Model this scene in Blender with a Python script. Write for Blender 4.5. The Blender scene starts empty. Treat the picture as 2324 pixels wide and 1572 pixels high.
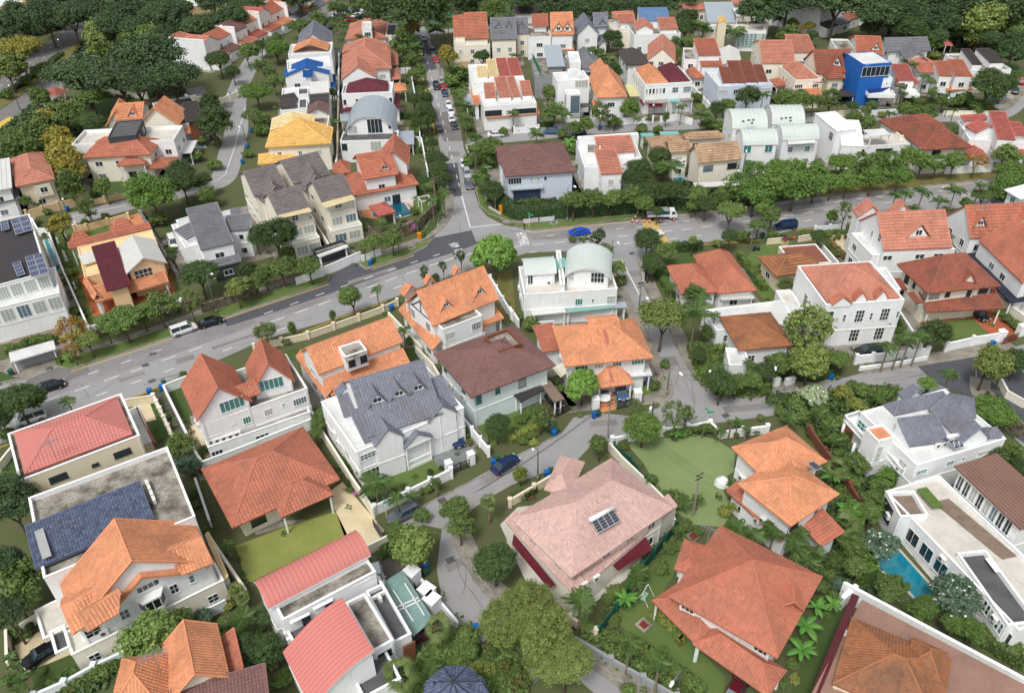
import bpy, bmesh, math, random
from mathutils import Vector, Matrix
S = bpy.context.scene
COL = S.collection
rnd = random.Random(7)
# ------------------------------------------------------------------ camera, world, sun, exposure
CAM_H, FOC, TILT, ROLL = 82.0, 1840.0, math.radians(36.5), math.radians(-1.2)
PCX, PCY = 1162.0, 786.0
_fw = Vector((0, math.cos(TILT), -math.sin(TILT))); _up = Vector((0, math.sin(TILT), math.cos(TILT))); _rt = Vector((1, 0, 0))
CX = _rt*math.cos(ROLL) + _up*math.sin(ROLL); CY = -_rt*math.sin(ROLL) + _up*math.cos(ROLL)
cd = bpy.data.cameras.new('camera'); cam = bpy.data.objects.new('camera', cd); COL.objects.link(cam)
cd.sensor_width = 36; cd.lens = FOC/2324*36; cd.clip_end = 3000; cd.clip_start = 1
m = Matrix.Identity(4)
for i in range(3):
 m[i][0] = CX[i]; m[i][1] = CY[i]; m[i][2] = -_fw[i]
m[2][3] = CAM_H
cam.matrix_world = m; S.camera = cam
W = bpy.data.worlds.new('World'); S.world = W; W.use_nodes = True
SUN_EL, SUN_AZ = math.radians(58), math.radians(205)     # azimuth clockwise from +Y
nt = W.node_tree; bg = nt.nodes['Background']; sky = nt.nodes.new('ShaderNodeTexSky')
sky.sky_type = 'NISHITA'; sky.sun_disc = False; sky.sun_elevation = SUN_EL; sky.sun_rotation = SUN_AZ
sky.dust_density = 4.0; sky.air_density = 1.0; sky.ozone_density = 1.0
hs = nt.nodes.new('ShaderNodeHueSaturation'); hs.inputs['Saturation'].default_value = 0.25
nt.links.new(sky.outputs[0], hs.inputs['Color']); nt.links.new(hs.outputs[0], bg.inputs[0]); bg.inputs[1].default_value = 0.145
sd = bpy.data.lights.new('sun', 'SUN'); sd.energy = 1.6; sd.angle = math.radians(12); sd.color = (1, .97, .92)
so = bpy.data.objects.new('sun', sd); COL.objects.link(so)
_sv = Vector((math.sin(SUN_AZ)*math.cos(SUN_EL), math.cos(SUN_AZ)*math.cos(SUN_EL), math.sin(SUN_EL)))
so.rotation_euler = _sv.to_track_quat('Z', 'Y').to_euler()
S.view_settings.view_transform = 'Standard'; S.view_settings.look = 'None'; S.view_settings.gamma = 1
S.view_settings.exposure = 0.14
S.render.engine = 'CYCLES'

# ------------------------------------------------------------------ survey helpers: a sighted point -> metres on the ground
WX = (0, 581, 1162, 1743); HY = (0, 393.4, 786.8, 1178.3)
def F(k, x, y):
 if k == 'F': return (x, y)
 return (WX[int(k[1])]+x/4, HY[int(k[0])]+y/4)
def ray(p):
 u = (p[0]-PCX)/FOC; v = -(p[1]-PCY)/FOC
 return CX*u + CY*v + _fw
def G(p, z=0.0):
 d = ray(p); t = (z-CAM_H)/d.z
 return Vector((d.x*t, d.y*t, z))
def proj(w):
 d = Vector(w)-Vector((0, 0, CAM_H)); zz = d.dot(_fw)
 return (PCX+FOC*d.dot(CX)/zz, PCY-FOC*d.dot(CY)/zz, zz)
def PP(k, pts, z=0.0): return [G(F(k, x, y), z) for x, y in pts]

# ------------------------------------------------------------------ materials (procedural)
MATS = {}
def srgb(r, g, b):
 f = lambda c: ((c/255+0.055)/1.055)**2.4 if c > 10 else c/3294.6
 return (f(r), f(g), f(b), 1)
def mat(name, col, rough=.75, dirt=.15, scale=1.2, dirtcol=None, bump=0, metal=0, tint=0, rnd_obj=0, spec=.35, fine=0, streak=0, emis=None, alpha=None):
 if name in MATS: return MATS[name]
 M = bpy.data.materials.new(name); M.use_nodes = True; N = M.node_tree.nodes; L = M.node_tree.links
 B = N['Principled BSDF']; B.inputs['Roughness'].default_value = rough; B.inputs['Metallic'].default_value = metal
 B.inputs['Specular IOR Level'].default_value = spec
 c = srgb(*col) if max(col) > 1 else (*col, 1)
 dc = (srgb(*dirtcol) if dirtcol else tuple([c[i]*.45 for i in range(3)]+[1]))
 tc = N.new('ShaderNodeTexCoord'); out = None
 def rgb(v): n = N.new('ShaderNodeRGB'); n.outputs[0].default_value = v; return n.outputs[0]
 def mix(f, a, b):
  n = N.new('ShaderNodeMix'); n.data_type = 'RGBA'
  if isinstance(f, float): n.inputs[0].default_value = f
  else: L.new(f, n.inputs[0])
  L.new(a, n.inputs[6]); L.new(b, n.inputs[7]); return n.outputs[2]
 def noise(sc, det=4, co=None, r=.6):
  n = N.new('ShaderNodeTexNoise'); n.inputs['Scale'].default_value = sc; n.inputs['Detail'].default_value = det; n.inputs['Roughness'].default_value = r
  L.new(co or gcoord, n.inputs['Vector']); return n.outputs['Fac']
 def ramp(f, a, b, hi=1.0):
  n = N.new('ShaderNodeMapRange'); n.inputs[1].default_value = a; n.inputs[2].default_value = b; n.inputs[4].default_value = hi
  L.new(f, n.inputs[0]); return n.outputs[0]
 ge = N.new('ShaderNodeNewGeometry'); gcoord = ge.outputs['Position']
 if tint or rnd_obj: gcoord = ge.outputs['Position']
 out = rgb(c)
 if dirt:
  out = mix(ramp(noise(scale*.35, 6), .42, .72, dirt*1.6), out, rgb(dc))
  out = mix(ramp(noise(scale*2.5, 3), .5, .75, dirt), out, rgb(dc))
 if streak:
  mp = N.new('ShaderNodeMapping'); mp.inputs['Scale'].default_value = (2.2, 2.2, .22); L.new(gcoord, mp.inputs[0])
  out = mix(ramp(noise(1.6, 5, mp.outputs[0]), .55, .8, streak), out, rgb(dc))
 if fine:
  out = mix(ramp(noise(14, 2), .35, .7, fine), out, rgb(tuple([x*.55 for x in c[:3]]+[1])))
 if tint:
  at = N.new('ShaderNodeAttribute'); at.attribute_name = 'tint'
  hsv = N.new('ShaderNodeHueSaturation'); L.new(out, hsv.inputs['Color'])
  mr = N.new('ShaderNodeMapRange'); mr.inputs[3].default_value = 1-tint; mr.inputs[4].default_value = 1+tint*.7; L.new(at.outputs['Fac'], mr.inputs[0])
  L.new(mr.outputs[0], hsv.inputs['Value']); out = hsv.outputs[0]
 if rnd_obj:
  oi = N.new('ShaderNodeObjectInfo'); hsv = N.new('ShaderNodeHueSaturation'); L.new(out, hsv.inputs['Color'])
  mr = N.new('ShaderNodeMapRange'); mr.inputs[3].default_value = 1-rnd_obj; mr.inputs[4].default_value = 1+rnd_obj; L.new(oi.outputs['Random'], mr.inputs[0])
  L.new(mr.outputs[0], hsv.inputs['Value']); 
  m2 = N.new('ShaderNodeMapRange'); m2.inputs[3].default_value = .5-rnd_obj*.06; m2.inputs[4].default_value = .5+rnd_obj*.04
  ml = N.new('ShaderNodeMath'); ml.operation = 'FRACT'; mm = N.new('ShaderNodeMath'); mm.operation = 'MULTIPLY'; mm.inputs[1].default_value = 7.3
  L.new(oi.outputs['Random'], mm.inputs[0]); L.new(mm.outputs[0], ml.inputs[0]); L.new(ml.outputs[0], m2.inputs[0]); L.new(m2.outputs[0], hsv.inputs['Hue'])
  out = hsv.outputs[0]
 L.new(out, B.inputs['Base Color'])
 if bump:
  bn = N.new('ShaderNodeBump'); bn.inputs['Strength'].default_value = .5; bn.inputs['Distance'].default_value = bump
  L.new(noise(8, 4), bn.inputs['Height']); L.new(bn.outputs[0], B.inputs['Normal'])
 if alpha is not None: B.inputs['Alpha'].default_value = alpha
 MATS[name] = M; return M
def leafmat(name, col, var=.35, hue=(.0, 0)):
 M = mat(name, col, rough=.55, dirt=0, tint=var, rnd_obj=.14, spec=.3)
 return M

# ------------------------------------------------------------------ mesh builder
class MB:
 def __init__(s): s.v = []; s.f = []; s.t = []; s.m = []
 def add(s, verts, faces, tint=.5, mi=0):
  o = len(s.v); s.v += [tuple(v) for v in verts]
  for f in faces: s.f.append([o+i for i in f]); s.t.append(tint); s.m.append(mi)
 def poly(s, pts, tint=.5, mi=0): s.add(pts, [list(range(len(pts)))], tint, mi)
 def box(s, c, d, rz=0, tint=.5, mi=0, M=None):
  x, y, z = d[0]/2, d[1]/2, d[2]/2
  V = [(-x,-y,-z),(x,-y,-z),(x,y,-z),(-x,y,-z),(-x,-y,z),(x,-y,z),(x,y,z),(-x,y,z)]
  if M is None: M = Matrix.Translation(c) @ Matrix.Rotation(rz, 4, 'Z')
  s.add([M @ Vector(v) for v in V], [(0,3,2,1),(4,5,6,7),(0,1,5,4),(1,2,6,5),(2,3,7,6),(3,0,4,7)], tint, mi)
 def bar(s, a, b, w, h=None, tint=.5, mi=0, up=Vector((0,0,1))):
  a, b = Vector(a), Vector(b); h = h or w; d = b-a
  if d.length < 1e-5: return
  x = d.normalized(); y = up.cross(x)
  if y.length < 1e-3: y = Vector((0,1,0)).cross(x)
  y.normalize(); z = x.cross(y)
  M = Matrix.Identity(4)
  for i in range(3): M[i][0] = x[i]; M[i][1] = y[i]; M[i][2] = z[i]; M[i][3] = (a[i]+b[i])/2
  s.box(None, (d.length, w, h), M=M, tint=tint, mi=mi)
 def tube(s, pts, rad, n=6, tint=.5, mi=0, cap=True):
  rings = []; o = len(s.v); k = len(pts)
  for i, p in enumerate(pts):
   p = Vector(p); q = Vector(pts[min(i+1, k-1)])-Vector(pts[max(i-1, 0)]); q.normalize()
   u = q.cross(Vector((0.13, .99, .05))); u = u.normalized() if u.length > 1e-3 else Vector((1,0,0)); w = q.cross(u)
   r = rad[i] if isinstance(rad, (list, tuple)) else rad
   for j in range(n):
    a = 2*math.pi*j/n; s.v.append(tuple(p+(u*math.cos(a)+w*math.sin(a))*r))
  for i in range(k-1):
   for j in range(n):
    s.f.append([o+i*n+j, o+i*n+(j+1)%n, o+(i+1)*n+(j+1)%n, o+(i+1)*n+j]); s.t.append(tint); s.m.append(mi)
  if cap:
   s.f.append([o+(k-1)*n+j for j in range(n)]); s.t.append(tint); s.m.append(mi)
   s.f.append([o+j for j in range(n)][::-1]); s.t.append(tint); s.m.append(mi)
 def cyl(s, c, r, h, n=12, tint=.5, mi=0, r2=None): s.tube([c, (c[0], c[1], c[2]+h)], [r, r if r2 is None else r2], n, tint, mi)
 def prism(s, pts, z0, z1, tint=.5, mi=0):   # pts CCW
  n = len(pts); V = [(p[0], p[1], z0) for p in pts]+[(p[0], p[1], z1) for p in pts]
  s.add(V, [list(range(n))[::-1], list(range(n, 2*n))]+[(i, (i+1)%n, n+(i+1)%n, n+i) for i in range(n)], tint, mi)
 def mesh(s, name, mats, smooth=False):
  me = bpy.data.meshes.new(name); me.from_pydata(s.v, [], s.f)
  for M in (mats if isinstance(mats, (list, tuple)) else [mats]): me.materials.append(M)
  a = me.attributes.new('tint', 'FLOAT', 'FACE'); a.data.foreach_set('value', s.t)
  me.polygons.foreach_set('material_index', s.m)
  if smooth: me.polygons.foreach_set('use_smooth', [True]*len(s.f))
  me.update(); return me
 def obj(s, name, mats, parent=None, smooth=False, tf=None):
  if tf is not None: s.v = [tuple(tf @ Vector(v)) for v in s.v]
  return link(name, s.mesh(name, mats, smooth), parent)
def link(name, me, parent=None, loc=None, rz=None, scale=None):
 o = bpy.data.objects.new(name, me); COL.objects.link(o)
 if parent: o.parent = parent
 if loc is not None: o.location = loc
 if rz is not None: o.rotation_euler = (0, 0, rz)
 if scale is not None: o.scale = scale
 return o
def tag(o, label=None, cat=None, group=None, kind=None):
 if label: o['label'] = label
 if cat: o['category'] = cat
 if group: o['group'] = group
 if kind: o['kind'] = kind
 return o

# labels that point at one thing: look + where it stands next to a named house; ties broken by order in the photo
LAND = []      # (xy, phrase)
AUTO = []      # (obj, desc, pos)
def auto(o, desc, cat, pos, group=None):
 o['category'] = cat
 o['group'] = group or GRP.get(cat, cat+'s around the houses')
 AUTO.append((o, desc, Vector(pos))); return o
GRP = {'tree': 'trees among the houses', 'shrub': 'garden shrubs', 'palm': 'palms in the gardens and along the kerbs', 'car': 'cars parked and driving', 'van': 'vans', 'wall': 'garden boundary walls', 'hedge': 'hedges', 'street lamp': 'street lamps', 'fence': 'green screened fences', 'plant': 'banana plants'}
def clean(pos): return Vector((pos[0], pos[1], 0))
NUM = ['', '', 'two', 'three', 'four', 'five', 'six', 'seven', 'eight', 'nine', 'ten', 'eleven', 'twelve']
ORD = ['leftmost', 'second from left', 'third from left', 'fourth from left', 'fifth from left', 'sixth from left', 'seventh from left', 'eighth from left',
       'ninth from left', 'tenth from left', 'eleventh from left', 'twelfth from left']
def finish_labels():
 by = {}
 for o, d, p in AUTO:
  q = proj(p); L = sorted(LAND, key=lambda l: (l[0]-Vector((p.x, p.y))).length)[0]
  lq = proj((L[0].x, L[0].y, 4)); dx, dy = q[0]-lq[0], q[1]-lq[1]
  rel = ('left of' if dx < 0 else 'right of') if abs(dx) > abs(dy)*1.3 else ('behind' if dy < 0 else 'in front of')
  by.setdefault(f"{d} {rel} the {L[1]}", []).append((q[0], q[1], o))
 for lab, lst in by.items():
  lst.sort(key=lambda t: t[0]); n = len(lst)
  for i, (x, y, o) in enumerate(lst):
   if n == 1: s = lab
   elif i == n-1: s = lab+', rightmost'
   elif i < len(ORD): s = lab+', '+ORD[i]
   else: s = lab+', %d%s from left' % (i+1, {1: 'st', 2: 'nd', 3: 'rd'}.get((i+1) % 10 if i > 18 else 0, 'th'))
   o['label'] = s
# ------------------------------------------------------------------ house materials
def wallm(k):
 T={'white': (238,240,240),'cool': (226,232,236),'cream': (236,230,214),'beige': (226,214,188),'tan': (205,180,140),'peach': (240,205,160),
         'grey': (150,152,155),'dark': (62,66,72),'aqua': (222,236,236),'paleblue': (205,214,228),'olive': (222,216,196),'navy': (42,58,84),'blue': (24,100,184),'brown':(120,72,52),'slate':(94,97,110)}
 return mat('painted_wall_'+k,T[k],rough=.8,dirt=.05,dirtcol=(110,104,92),scale=.9,streak=.26,bump=.004)
RC={'orange': (218,148,108),'terra': (186,114,90),'salmon': (198,132,110),'brick': (154,88,70),'red': (188,104,94),'coral': (202,126,118),'pink': (204,170,162),'brown': (128,94,90),
      'maroon': (104,42,54),'slate': (124,127,140),'grey': (124,126,132),'dark': (78,74,74),'tan': (182,150,120),'yellow': (232,186,108),'pale': (232,210,160),'metal': (198,206,202),
      'white': (232,234,234),'steel': (160,170,178),'blue': (18,92,168),'old': (164,108,72),'umber': (138,106,94),'navy': (40,50,72),'silver': (208,208,204),'redbrown':(140,84,68),
      'mauve': (122,114,114),'bluegrey': (96,128,168),'corr': (156,122,108),'blueslate': (92,104,130),'teal':(120,178,172),'darkpanel':(58,56,60),'glassroof': (128,168,162)}
def roofm(k):
 d=.4 if k in ('old','tan','dark','brick') else (.1 if k in ('yellow','pale','pink') else .22)
 flat=k in ('metal','white','silver','steel','coral','teal','glassroof')
 return mat('roof_'+k,RC[k],rough=.45 if flat else .7,dirt=.06 if flat else d,scale=.8,dirtcol=(84,72,64) if not flat else (120,120,112),tint=.05 if flat else (.5 if k == 'blueslate' else .2),bump=0,streak=0 if flat else .1)
def lapm(k): return mat('tile_lap_shade_'+k,tuple(int(c*.6+8) for c in RC[k]),rough=.9,dirt=.3)  # risers in a darkened tile colour, painting in the shade at each lap
GLASS=mat('window_glass',(40,52,58),rough=.08,dirt=0,spec=.8)
GLASST=mat('teal_window_glass',(62,128,124),rough=.12,dirt=0,spec=.8)
GLASSB=mat('sky_painted_glass',(104,124,134),rough=.1,dirt=.1,scale=2,spec=.8)  # paler pane colour with the sky's reflection painted in
CURT=mat('curtained_glass',(176,182,176),rough=.25,dirt=.12,scale=3,spec=.6)
FRW=mat('white_frame',(232,234,232),rough=.5,dirt=0);FRD=mat('dark_frame',(50,48,48),rough=.5,dirt=0)
CONC=mat('stained_concrete',(166,160,148),rough=.9,dirt=.75,scale=1.1,dirtcol=(70,64,56),fine=.2)
CONCW=mat('pale_flat_roof',(214,216,214),rough=.85,dirt=.2,scale=1,dirtcol=(120,118,110))
TILEF=mat('pale_terrace_tile',(205,200,190),rough=.8,dirt=.25,scale=2)
DARKF=mat('dark_terrace_floor',(92,92,94),rough=.85,dirt=.4,scale=1.5)
WOOD=mat('timber_deck',(134,118,104),rough=.8,dirt=.4,scale=2)
FLOORS={'conc': CONC,'white': CONCW,'tile': TILEF,'dark': DARKF,'wood': WOOD,'steel': None}
ACM=mat('ac_casing',(226,226,220),rough=.5,dirt=.1,scale=4);ACF=mat('ac_grille',(70,72,72),rough=.6,dirt=0)

# ------------------------------------------------------------------ shared small meshes
CACHE={}
def window_mesh(w,h,nx,ny,fr,gl,t=.05):
 k=('w',round(w,1),round(h,1),nx,ny,fr.name,gl.name)
 if k in CACHE: return CACHE[k]
 w,h=round(w,1),round(h,1)
 b=MB();f=.07
 b.box((0,-t/2,h/2-f/2),(w,t,f));b.box((0,-t/2-.03,-h/2+f/2),(w+.16,t+.06,f))
 b.box((-w/2+f/2,-t/2,0),(f,t,h-2*f));b.box((w/2-f/2,-t/2,0),(f,t,h-2*f))
 for i in range(1,nx): b.box((-w/2+w*i/nx,-t/2,0),(f,t*.8,h-2*f))
 for j in range(1,ny):
  for i in range(nx): b.box((-w/2+w*(i+.5)/nx,-t/2,-h/2+h*j/ny),(w/nx-f,t*.6,f*.8))
 fm=b.mesh('window',fr)
 g=MB()
 for i in range(nx):
  a=(i % 2)*.012
  g.poly([(-w/2+w*i/nx+.03,-.014-a,-h/2+.04),(-w/2+w*(i+1)/nx-.03,-.014-a,-h/2+.04),(-w/2+w*(i+1)/nx-.03,-.014-a,h/2-.04),(-w/2+w*i/nx+.03,-.014-a,h/2-.04)])
 gm=g.mesh('pane',gl);CACHE[k]=(fm,gm);return CACHE[k]
def ac_mesh():
 if 'ac' in CACHE: return CACHE['ac']
 b=MB();b.box((0,-.2,.35),(.9,.38,.7),mi=0)
 V=[(-.15+.26*math.cos(a*math.pi/6),-.395,.35+.26*math.sin(a*math.pi/6)) for a in range(12)];b.poly(V,mi=1)
 b.box((-.3,-.2,-.03),(.06,.4,.06));b.box((.3,-.2,-.03),(.06,.4,.06))
 CACHE['ac']=b.mesh('air_conditioner',[ACM,ACF]);return CACHE['ac']

# ------------------------------------------------------------------ rectangles in the world
class Rect: pass
def rect(pts,z,crop='F',turn=0):
 w=[G(F(crop,*p),z) for p in pts]
 if len(w) == 3: w.append(w[0]+w[2]-w[1])
 A,B,C,D=w
 e1=(B-A)+(C-D);e2=(D-A)+(C-B)
 t1=math.atan2(e1.y,e1.x);t2=math.atan2(e2.y,e2.x)-math.pi/2
 dt=(t2-t1+math.pi) % (2*math.pi)-math.pi
 th=t1+dt*(e2.length**2/(e1.length**2+e2.length**2))
 R=Rect();R.c=(A+B+C+D)/4;R.c.z=0;R.th=th
 ux=Vector((math.cos(th),math.sin(th),0));uy=Vector((-math.sin(th),math.cos(th),0))
 R.a=abs(e1.dot(ux))/4;R.b=abs(e2.dot(uy))/4;R.skew=math.degrees(dt)
 R.M=Matrix.Translation(R.c) @ Matrix.Rotation(th,4,'Z')
 return R

def clip_rows(poly2,t):
 xs=[]
 n=len(poly2)
 for i in range(n):
  (s0,t0),(s1,t1)=poly2[i],poly2[(i+1) % n]
  if (t0 <= t < t1) or (t1 <= t < t0): xs.append(s0+(s1-s0)*(t-t0)/(t1-t0))
 return (min(xs),max(xs)) if len(xs) >= 2 else None
def tile_plane(mb,poly,tw,th_,lift=.1,rib=.05,rg=rnd,whole=False,big=None):
 """stepped courses of single tiles over a roof plane; poly[0]->poly[1] is the low edge"""
 P=[Vector(p) for p in poly];O=P[0];ex=(P[1]-P[0]).normalized()
 nrm=Vector((0,0,0))
 for i in range(len(P)): nrm += P[i].cross(P[(i+1) % len(P)])
 nrm.normalize();
 if nrm.z < 0: nrm=-nrm
 ey=nrm.cross(ex)
 p2=[((p-O).dot(ex),(p-O).dot(ey)) for p in P]
 if sum(q[1] for q in p2) < 0: ey=-ey;p2=[(a,-b) for a,b in p2]
 T=max(q[1] for q in p2)
 if T < .2: return
 n=max(1,round(T/th_));dt=T/n;gp=tw*.06
 for i in range(n):
  t0,t1=i*dt,(i+1)*dt
  r0=clip_rows(p2,t0+dt*.08);r1=clip_rows(p2,t1-dt*.08)
  if not r0 or not r1: continue
  a0,b0=r0;a1,b1=r1
  s0,s1=max(a0,a1) if abs(a0-a1) > .02 else a0,min(b0,b1)
  lo,hi=min(a0,a1),max(b0,b1)
  if whole: k0,k1,step=0,1,hi-lo
  else: k0=math.floor(lo/tw);k1=math.ceil(hi/tw);step=tw
  off=0 if whole else 0
  for k in range(k0,k1):
   x0,x1=(lo,hi) if whole else (k*tw+gp,(k+1)*tw-gp)
   # clip the tile to slanted ends
   l0,h0=max(x0,a0),min(x1,b0);l1,h1=max(x0,a1),min(x1,b1)
   if h0-l0 < .02 and h1-l1 < .02: continue
   l0,h0=min(l0,h0),max(l0,h0);l1,h1=min(l1,h1),max(l1,h1)
   j=rg.uniform(-.008,.008)
   q=lambda s,t,z: O+ex*s+ey*t+nrm*z
   tn=min(1,max(0,rg.gauss(.5,.2)))
   if whole or rib == 0:
    V=[q(l0,t0,lift+j),q(h0,t0,lift+j),q(h1,t1,.012),q(l1,t1,.012),q(l0,t0,0),q(h0,t0,0)]
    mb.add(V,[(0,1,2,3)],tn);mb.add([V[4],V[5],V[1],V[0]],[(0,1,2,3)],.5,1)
   else:
    m0,m1=l0*.45+h0*.55,l1*.45+h1*.55
    V=[q(l0,t0,lift*.5+j),q(m0,t0,lift*.5+rib+j),q(h0,t0,lift*.5+j),q(h1,t1,.01),q(m1,t1,rib*.6+.01),q(l1,t1,.01),
                     q(l0,t0,0),q(h0,t0,0)]
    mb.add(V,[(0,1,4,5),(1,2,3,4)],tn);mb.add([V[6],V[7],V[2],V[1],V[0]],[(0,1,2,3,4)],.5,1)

def seam_planes(h,roofobj,planes,m,w=.45):
 pass

HOUSES=[]
class House:
 def __init__(s,name,label,short,wall='white',roof='orange',cat='house',near=None):
  s.name,s.label,s.short,s.wall,s.roof=name,label,short,wall,roof
  s.cat=cat;s.root=None;s.rg=random.Random(hash(name+str(len(HOUSES))) % 9999 if False else len(HOUSES)*13+5);HOUSES.append(s);s.style=None;s.main=None
 def begin(s,R):
  s.root=bpy.data.objects.new(s.name,None);COL.objects.link(s.root)
  s.root.location=R.c;s.root.rotation_euler=(0,0,R.th);s.inv=R.M.inverted();s.main=R
  tag(s.root,s.label,s.cat);LAND.append((R.c.to_2d(),s.short))
  s.dist=proj((R.c.x,R.c.y,4))[2]
  st=s.rg.choice([(1.5,1.3,2,1),(2.0,1.3,3,1),(1.2,1.3,2,2),(1.7,1.2,2,1),(1.3,1.5,2,1)])
  s.style=st
 def block(s,crop,pts,ze,typ='hip',rh=2.5,ax='x',wall=None,roof=None,base=0,over=.6,win='auto',floor='white',ins=None,posts=False,
              open_=False,dorm=None,thick=.2,cover=None,gl=None,fr=None,para=.5,band=True,nowall=False,fascia=None,segs=10,door=False,sides='flr',wn=None,wz=None,wsz=None):
  R=rect(pts,ze,crop)
  if s.root is None: s.begin(R)
  if abs(R.skew) > 22 or R.a*2 > 32 or R.b*2 > 32: print('CHECK',s.name,'skew %.0f  %.1f x %.1f' % (R.skew,R.a*2,R.b*2))
  T=s.inv @ R.M;a,b=R.a,R.b;WM=wallm(wall or s.wall);rk=roof or s.roof;RM=roofm(rk)
  far=s.dist > 175
  h=(lambda x,y: ze)
  planes=[];ends=[]
  prof=None
  if typ in ('gable','shed','barrel','cshed','mansard','sag'):
   if typ == 'gable': prof=[(-1,0),(0,rh),(1,0)]
   elif typ == 'shed': prof=[(-1,0),(1,rh)]
   elif typ == 'cshed': prof=[(-1+2*i/segs,rh*math.sin(math.pi/2*i/segs)) for i in range(segs+1)]
   elif typ == 'mansard': prof=[(-1,0),(-.55,rh*.85),(.2,rh),(1,rh)]
   else:
    al=1.2 if rh > 1.5 else .9
    prof=[(math.sin(al*(-1+2*i/segs))/math.sin(al),rh*(math.cos(al*(-1+2*i/segs))-math.cos(al))/(1-math.cos(al))) for i in range(segs+1)]
   L = a if ax == 'x' else b;Wd = b if ax == 'x' else a
   pt = (lambda l,w_,z: Vector((l,w_,ze+z))) if ax == 'x' else (lambda l,w_,z: Vector((-w_ if False else w_,l,ze+z)))
   for (s0,z0),(s1,z1) in zip(prof[:-1],prof[1:]):
    q=[pt(-L,s0*Wd,z0),pt(L,s0*Wd,z0),pt(L,s1*Wd,z1),pt(-L,s1*Wd,z1)]
    if z1 < z0: q=[q[3],q[2],q[1],q[0]]
    planes.append(q)
   def ph(x):
    for (s0,z0),(s1,z1) in zip(prof[:-1],prof[1:]):
     if s0-1e-6 <= x <= s1+1e-6: return z0+(z1-z0)*(x-s0)/(s1-s0)
    return 0
  elif typ == 'hip':
   if a >= b: ax = ax if ax in ('x','y') else 'x'
   if ins is None: ax='x' if a >= b else 'y'
   if ax == 'x':
    i0,i1=ins if ins else (b,b);i0,i1=i0*1.0,i1*1.0
    r0,r1=Vector((-a+i0,0,ze+rh)),Vector((a-i1,0,ze+rh))
    if r1.x < r0.x+.05: mid=(r0.x+r1.x)/2;r0.x=mid-.02;r1.x=mid+.02
    A,B,C,D=Vector((-a,-b,ze)),Vector((a,-b,ze)),Vector((a,b,ze)),Vector((-a,b,ze))
    planes=[[A,B,r1,r0],[B,C,r1],[C,D,r0,r1],[D,A,r0]]
   else:
    i0,i1=ins if ins else (a,a)
    r0,r1=Vector((0,-b+i0,ze+rh)),Vector((0,b-i1,ze+rh))
    if r1.y < r0.y+.05: mid=(r0.y+r1.y)/2;r0.y=mid-.02;r1.y=mid+.02
    A,B,C,D=Vector((-a,-b,ze)),Vector((a,-b,ze)),Vector((a,b,ze)),Vector((-a,b,ze))
    planes=[[A,B,r0],[B,C,r1,r0],[C,D,r1],[D,A,r0,r1]]
   caps = [(A,r0),(B,r1 if ax == 'x' else r0),(C,r1),(D,r0 if ax == 'x' else r1),(r0,r1)]
  # ---- walls
  wa,wb=a-over,b-over
  if typ == 'flat': wa,wb=a,b
  ztop=ze
  if not (open_ or nowall):
   w = MB();zc = ze-(.02 if typ == 'flat' else .1)
   if typ in ('flat',):
    w.prism([(-wa,-wb),(wa,-wb),(wa,wb),(-wa,wb)],base,ze-para-.04)
    # parapet: four upstands, butted
    tk=.22
    w.box((0,-wb+tk/2,ze-para/2),(2*wa,tk,para));w.box((0,wb-tk/2,ze-para/2),(2*wa,tk,para))
    w.box((-wa+tk/2,0,ze-para/2),(tk,2*wb-2*tk,para));w.box((wa-tk/2,0,ze-para/2),(tk,2*wb-2*tk,para))
   elif prof:
    Ld = wa if ax == 'x' else wb;Wi = wb if ax == 'x' else wa;Wd = b if ax == 'x' else a
    k=[(sx,z) for sx,z in prof if abs(sx*Wd) < Wi-.05]
    pr=[(-Wi,ph(-Wi/Wd))]+[(sx*Wd,z) for sx,z in k]+[(Wi,ph(Wi/Wd))]
    P3 = (lambda l,w_,z: (l,w_,z)) if ax == 'x' else (lambda l,w_,z: (w_,l,z))
    n=len(pr);V=[]
    for l in (-Ld,Ld):
     V += [P3(l,-Wi,base),P3(l,Wi,base)]+[P3(l,x,ze+z-.12) for x,z in pr[::-1]]
    m_=n+2
    w.add(V,[list(range(m_)),list(range(m_,2*m_))[::-1],(0,1,m_+1,m_),(1,2,m_+2,m_+1),(0,m_,2*m_-1,m_-1)])
   else:
    w.prism([(-wa,-wb),(wa,-wb),(wa,wb),(-wa,wb)],base,ze-.08)
   wo=w.obj('wall',WM,s.root,tf=T)
   if band and not far and ze-base > 5.5:
    bb=MB();zz=base+3.15
    bb.box((0,-wb-.04,zz),(2*wa+.16,.08,.18));bb.box((wa+.04,0,zz),(.08,2*wb,.18));bb.box((-wa-.04,0,zz),(.08,2*wb,.18))
    bb.obj('wall_band',FRW,s.root,tf=T)
  if posts or open_:
   for sx in (-1,1):
    for sy in (-1,1):
     p=MB();p.cyl((0,0,base),.14,ze-base-.05,8);me=p.mesh('post',wallm('white'))
     o=link('post',me,s.root);o.matrix_local=T @ Matrix.Translation((sx*(a-.4),sy*(b-.4),0))
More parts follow.
